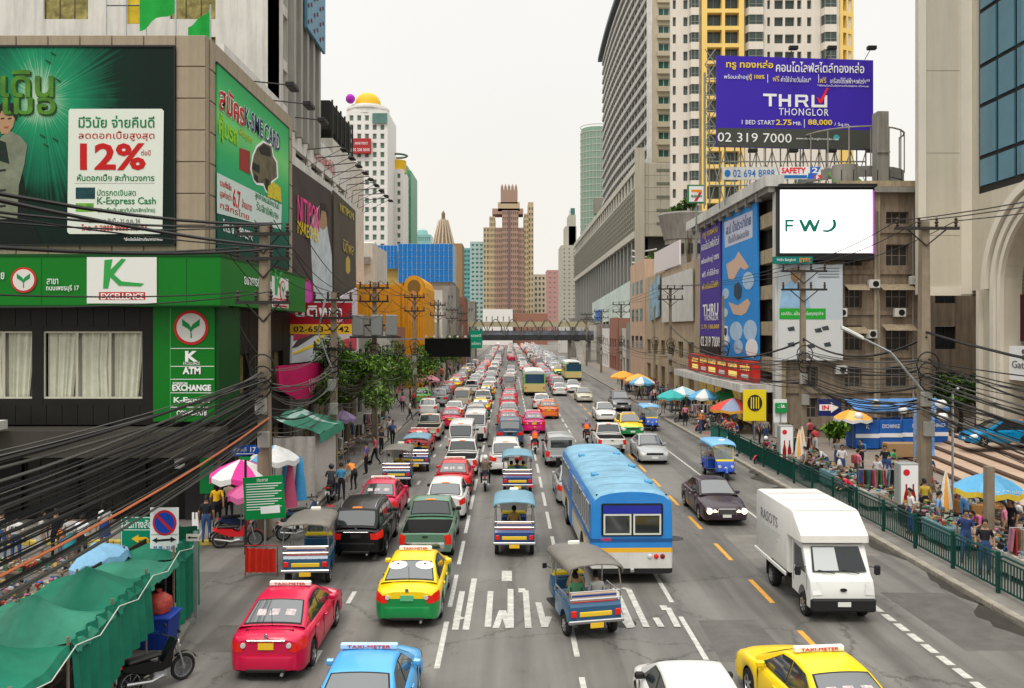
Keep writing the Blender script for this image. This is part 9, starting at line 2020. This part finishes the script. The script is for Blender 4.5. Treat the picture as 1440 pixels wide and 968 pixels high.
# people
def pp_(label, px, py, pose, shirt, pants, rz=0, z=.15, **k):
 D = GD(py, z); person(label, (PX(px,D), D, z), R(rz), pose, shirt, pants, detail=D < 36, **k)
K_, WH, JN = (.02,.02,.025),(.62,.62,.6),(.04,.08,.2)
pp_('person in a white football shirt numbered 55 at the left edge table', 22, 797, 'stand', WH, JN, 10, z=.02)
bo = [o for o in C.objects if o.get('label','').startswith('person in a white football')][0]; lettering('55', BLACK, bo, TR(0,-.13,1.25), 0, 0, w=.2, h=.16, out=0, world=False, bold=.03)
pp_('woman in a grey knee-length dress standing on the side street', 58, 792, 'stand', (.4,.4,.38), (.33,.33,.32), -60, z=.02, skirt=True, long=True); pp_('person in black with a white carrier bag in the side street group', 79, 788, 'stand', K_, K_, 20, z=.02, bag=WH); pp_('child in an orange and blue shirt in the side street group', 88, 789, 'stand', (.6,.18,.05), (.1,.2,.4), 0, z=.02, scale=.72)
pp_('person in a grey top and teal shorts in the side street group', 100, 795, 'carry', (.42,.4,.4), (.03,.28,.32), 20, z=.02, skirt=True); pp_('person in a white shirt and black trousers seen from behind on the side street', 115, 797, 'carry', (.68,.7,.72), K_, 5, z=.02); pp_('woman in a striped white top and blue shorts at the food cart', 147, 775, 'stand', WH, (.03,.06,.22), 60, z=.02, skirt=True, long=True); pp_('person in grey cut by the left photo edge', 2, 790, 'stand', (.35,.33,.33), JN, 0, z=.02)
pp_('person in a black shirt and jeans at the bank corner', 290, 765, 'stand', K_, JN, 10, z=.15); pp_('woman in a yellow shirt walking by the bank', 305, 742, 'walk', (.75,.42,.02), K_, 15, long=True); pp_('person in a tan shirt beside the woman in yellow', 322, 737, 'stand', (.36,.28,.2), K_, 0); pp_('person in a dark red top under the pink umbrella', 292, 722, 'stand', (.3,.04,.04), K_, 40); pp_('person in a red top with a white tray near the bank door', 276, 718, 'carry', (.55,.05,.06), K_, -60)
for k in range(3): pp_(['person in orange','person in scarlet','person in brown'][k]+' crouched beyond the no parking sign', 236+9*k, 716+2*k, 'bend', [(.6,.15,.04),(.6,.04,.03),(.2,.1,.06)][k], K_, 30*k)
for k, (px, py, c, p_) in enumerate(((480,706,(.06,.25,.4),'stand'),(497,690,(.7,.25,.05),'bend'),(515,668,(.15,.1,.3),'stand'),(528,655,(.5,.06,.1),'walk'),(548,622,WH,'stand'),(552,628,(.1,.15,.35),'walk'),(536,640,(.05,.05,.06),'carry'),(576,592,WH,'walk'))): pp_('person in %s on the left pavement' % ['steel blue','orange bending','violet','crimson walking','white near the trees','navy walking','black carrying','white walking far along'][k], px, py, p_, c, K_, 40*k)
for k, (px, py, c, pn, p_, nm, ex) in enumerate(((1146,640,(.6,.06,.08),WH,'carry','red and white top carrying leaves behind the poster pole',{}),(1177,651,(.02,.04,.1),JN,'stand','navy shirt standing alone by the plaza',{}),(1211,662,(.03,.05,.08),K_,'carry','black with a bright blue rucksack beside the steps',dict(pack=(.03,.25,.6))),(1196,714,(.62,.03,.08),K_,'bend','red top bending over the green railing',{}),(1320,757,(.16,.3,.55),(.1,.15,.3),'stand','pale blue shirt at the closed umbrella',{}),(1356,740,WH,(.1,.3,.6),'carry','white with a blue apron selling under the big umbrella',{}),(1160,668,WH,K_,'bend','white shirt sorting goods',{}),(1385,775,(.6,.1,.3),K_,'bend','pink bending at the nearest stalls',{}),(1420,770,K_,K_,'stand','black at the right edge stall',{}),(1100,640,(.3,.1,.05),K_,'sit','brown sitting by the railing head',{}),(1068,625,(.1,.1,.25),K_,'stand','indigo beside the yellow sign',{}),(1225,700,(.15,.15,.16),K_,'bend','charcoal behind the goods tables',{}),(1300,735,(.5,.35,.05),K_,'stand','mustard behind the nearest pole',{}))): pp_('person in '+nm, px, py, p_, c, pn, 90 if p_ == 'bend' else 60*k, **ex)
cg = ['white','black','red','navy','khaki','pink','green','grey','orange','sky blue']
cc_ = [WH,K_,(.5,.05,.05),(.03,.05,.15),(.3,.25,.14),(.6,.2,.3),(.05,.25,.1),(.25,.25,.25),(.65,.22,.04),(.2,.4,.6)]
for k in range(64):
 D = rq.choice([rq.uniform(60,80), rq.uniform(80,120), rq.uniform(84,112)]); X = rq.uniform(13.8,17.6); j = rq.randrange(10); nm = 'person in %s in the crowd under the %s umbrellas' % (cg[j], 'middle' if D < 82 else 'far')
 person(nm, (X,D,.15), rq.uniform(0,6.3), rq.choice(['stand','walk','carry','stand']), cc_[j], rq.choice([K_,JN,(.15,.13,.1)]), group=nm)
for k in range(34):
 D = rq.uniform(25,60); X = rq.choice([rq.uniform(14.5,14.9), rq.uniform(16.6,17.6), rq.uniform(17,20)]); j = rq.randrange(10); nm = 'person in %s %s the railing stalls %s' % (cg[j], 'between' if X < 15 else 'browsing behind', 'near the right edge' if D < 38 else 'by the poster pole')
 person(nm, (X,D,.15), rq.uniform(0,6.3), rq.choice(['stand','walk','carry','stand','bend']), cc_[j], rq.choice([K_,JN,(.15,.13,.1)]), group=nm, bag=rq.choice([None,None,WH]) , pack=rq.choice([None,None,None,(.3,.05,.05)]))
for k in range(36):
 D = rq.uniform(70,150); X = rq.uniform(-11.5,-8.8); j = rq.randrange(10); nm = 'person in %s in the far left pavement crowd' % cg[j]
 person(nm, (X,D,.15), rq.uniform(0,6.3), rq.choice(['stand','walk','carry']), cc_[j], K_, group=nm)
# passengers and drivers inside the open tuk-tuks
for o in [o for o in C.objects if o.get('category') == 'tuk-tuk']:
 M = o.matrix_basis.copy(); rz = o.rotation_euler.z; L_ = o['label']
 if 'parked' in L_: continue
 p_ = M @ Vector((0,.22,.18)); person('driver seated in the '+' '.join(L_.replace(',','').split()[:8]), p_, rz, 'sit', rq.choice([(.05,.12,.35),(.1,.1,.12),(.5,.3,.1)]), K_, scale=.95)
 if 'nearest' in L_ or 'passengers' in L_:
  for s_ in (-.28,.28): person('passenger on the %s side of the %s' % ('left' if s_ < 0 else 'right', ' '.join(L_.replace(',','').split()[:6])), M @ Vector((s_,-.68,.3)), rz, 'sit', rq.choice([(.6,.6,.55),(.1,.3,.15),(.45,.1,.1)]), K_, scale=.92)
# flags and guy wires on the bank roof
for k, (px, h, l_) in enumerate(((247,3.2,1.5),(296,2.4,1.0))):
 D = 34.8+2.2*k; X = PX(px, D); fl_ = thing('flag', ['large','small'][k]+' green flag drooping from a pole on the bank roof', 'flag', (X,D,19.3)); part('pole', B().tube([(X,D,19.0),(X,D,19.4+h)], .04, 6), STEEL, fl_); part('cloth', B().loft([[(X-l_*i/8, D+.12*math.sin(i*1.1), 19.3+h*.95-.1*i-j*.3*l_*.9+.05*math.sin(i+j)) for j in range(5)] for i in range(9)], closed=False, caps=False), mat('flag_green', (.01,.3,.04), .7, noise=.15, ns=2), fl_, 60)
sf = thing('scaffold', 'scaffold bay with yellow cloth on the white tower above the billboard', 'scaffold', (PX(178,60),60,20))
for i in range(3):
 for j in range(4): part('tube', B().tube([(PX(150+28*i,60),60,25+3*j-3),(PX(150+28*i,60),60,25+3*j)], .05, 4), STEEL, sf); part('rail', B().tube([(PX(150,60),60,25+3*j-.5),(PX(206,60),60,25+3*j-.5)], .05, 4), STEEL, sf)
part('yellow_cloth', B().box(PX(176,60),PX(206,60),60.2,60.25,29.3,32), mat('yellow_sheet', (.55,.4,.03), .7, noise=.3, ns=1), sf)
solo('lamp_post', B().tube([(17.7,34,.15),(17.7,34,5.2),(17.7,33.6,5.4)], .05, 6), STEEL, 'slim grey lamp post between the light box and the big blue umbrella', 'pole', (17.7,34,.15)); solo('concrete_post', B().box(16.05,16.3,28.6,28.85,.15,3.1), POLE, 'short square concrete post in front of the big blue umbrella', 'post', (16.2,28.7,.15))
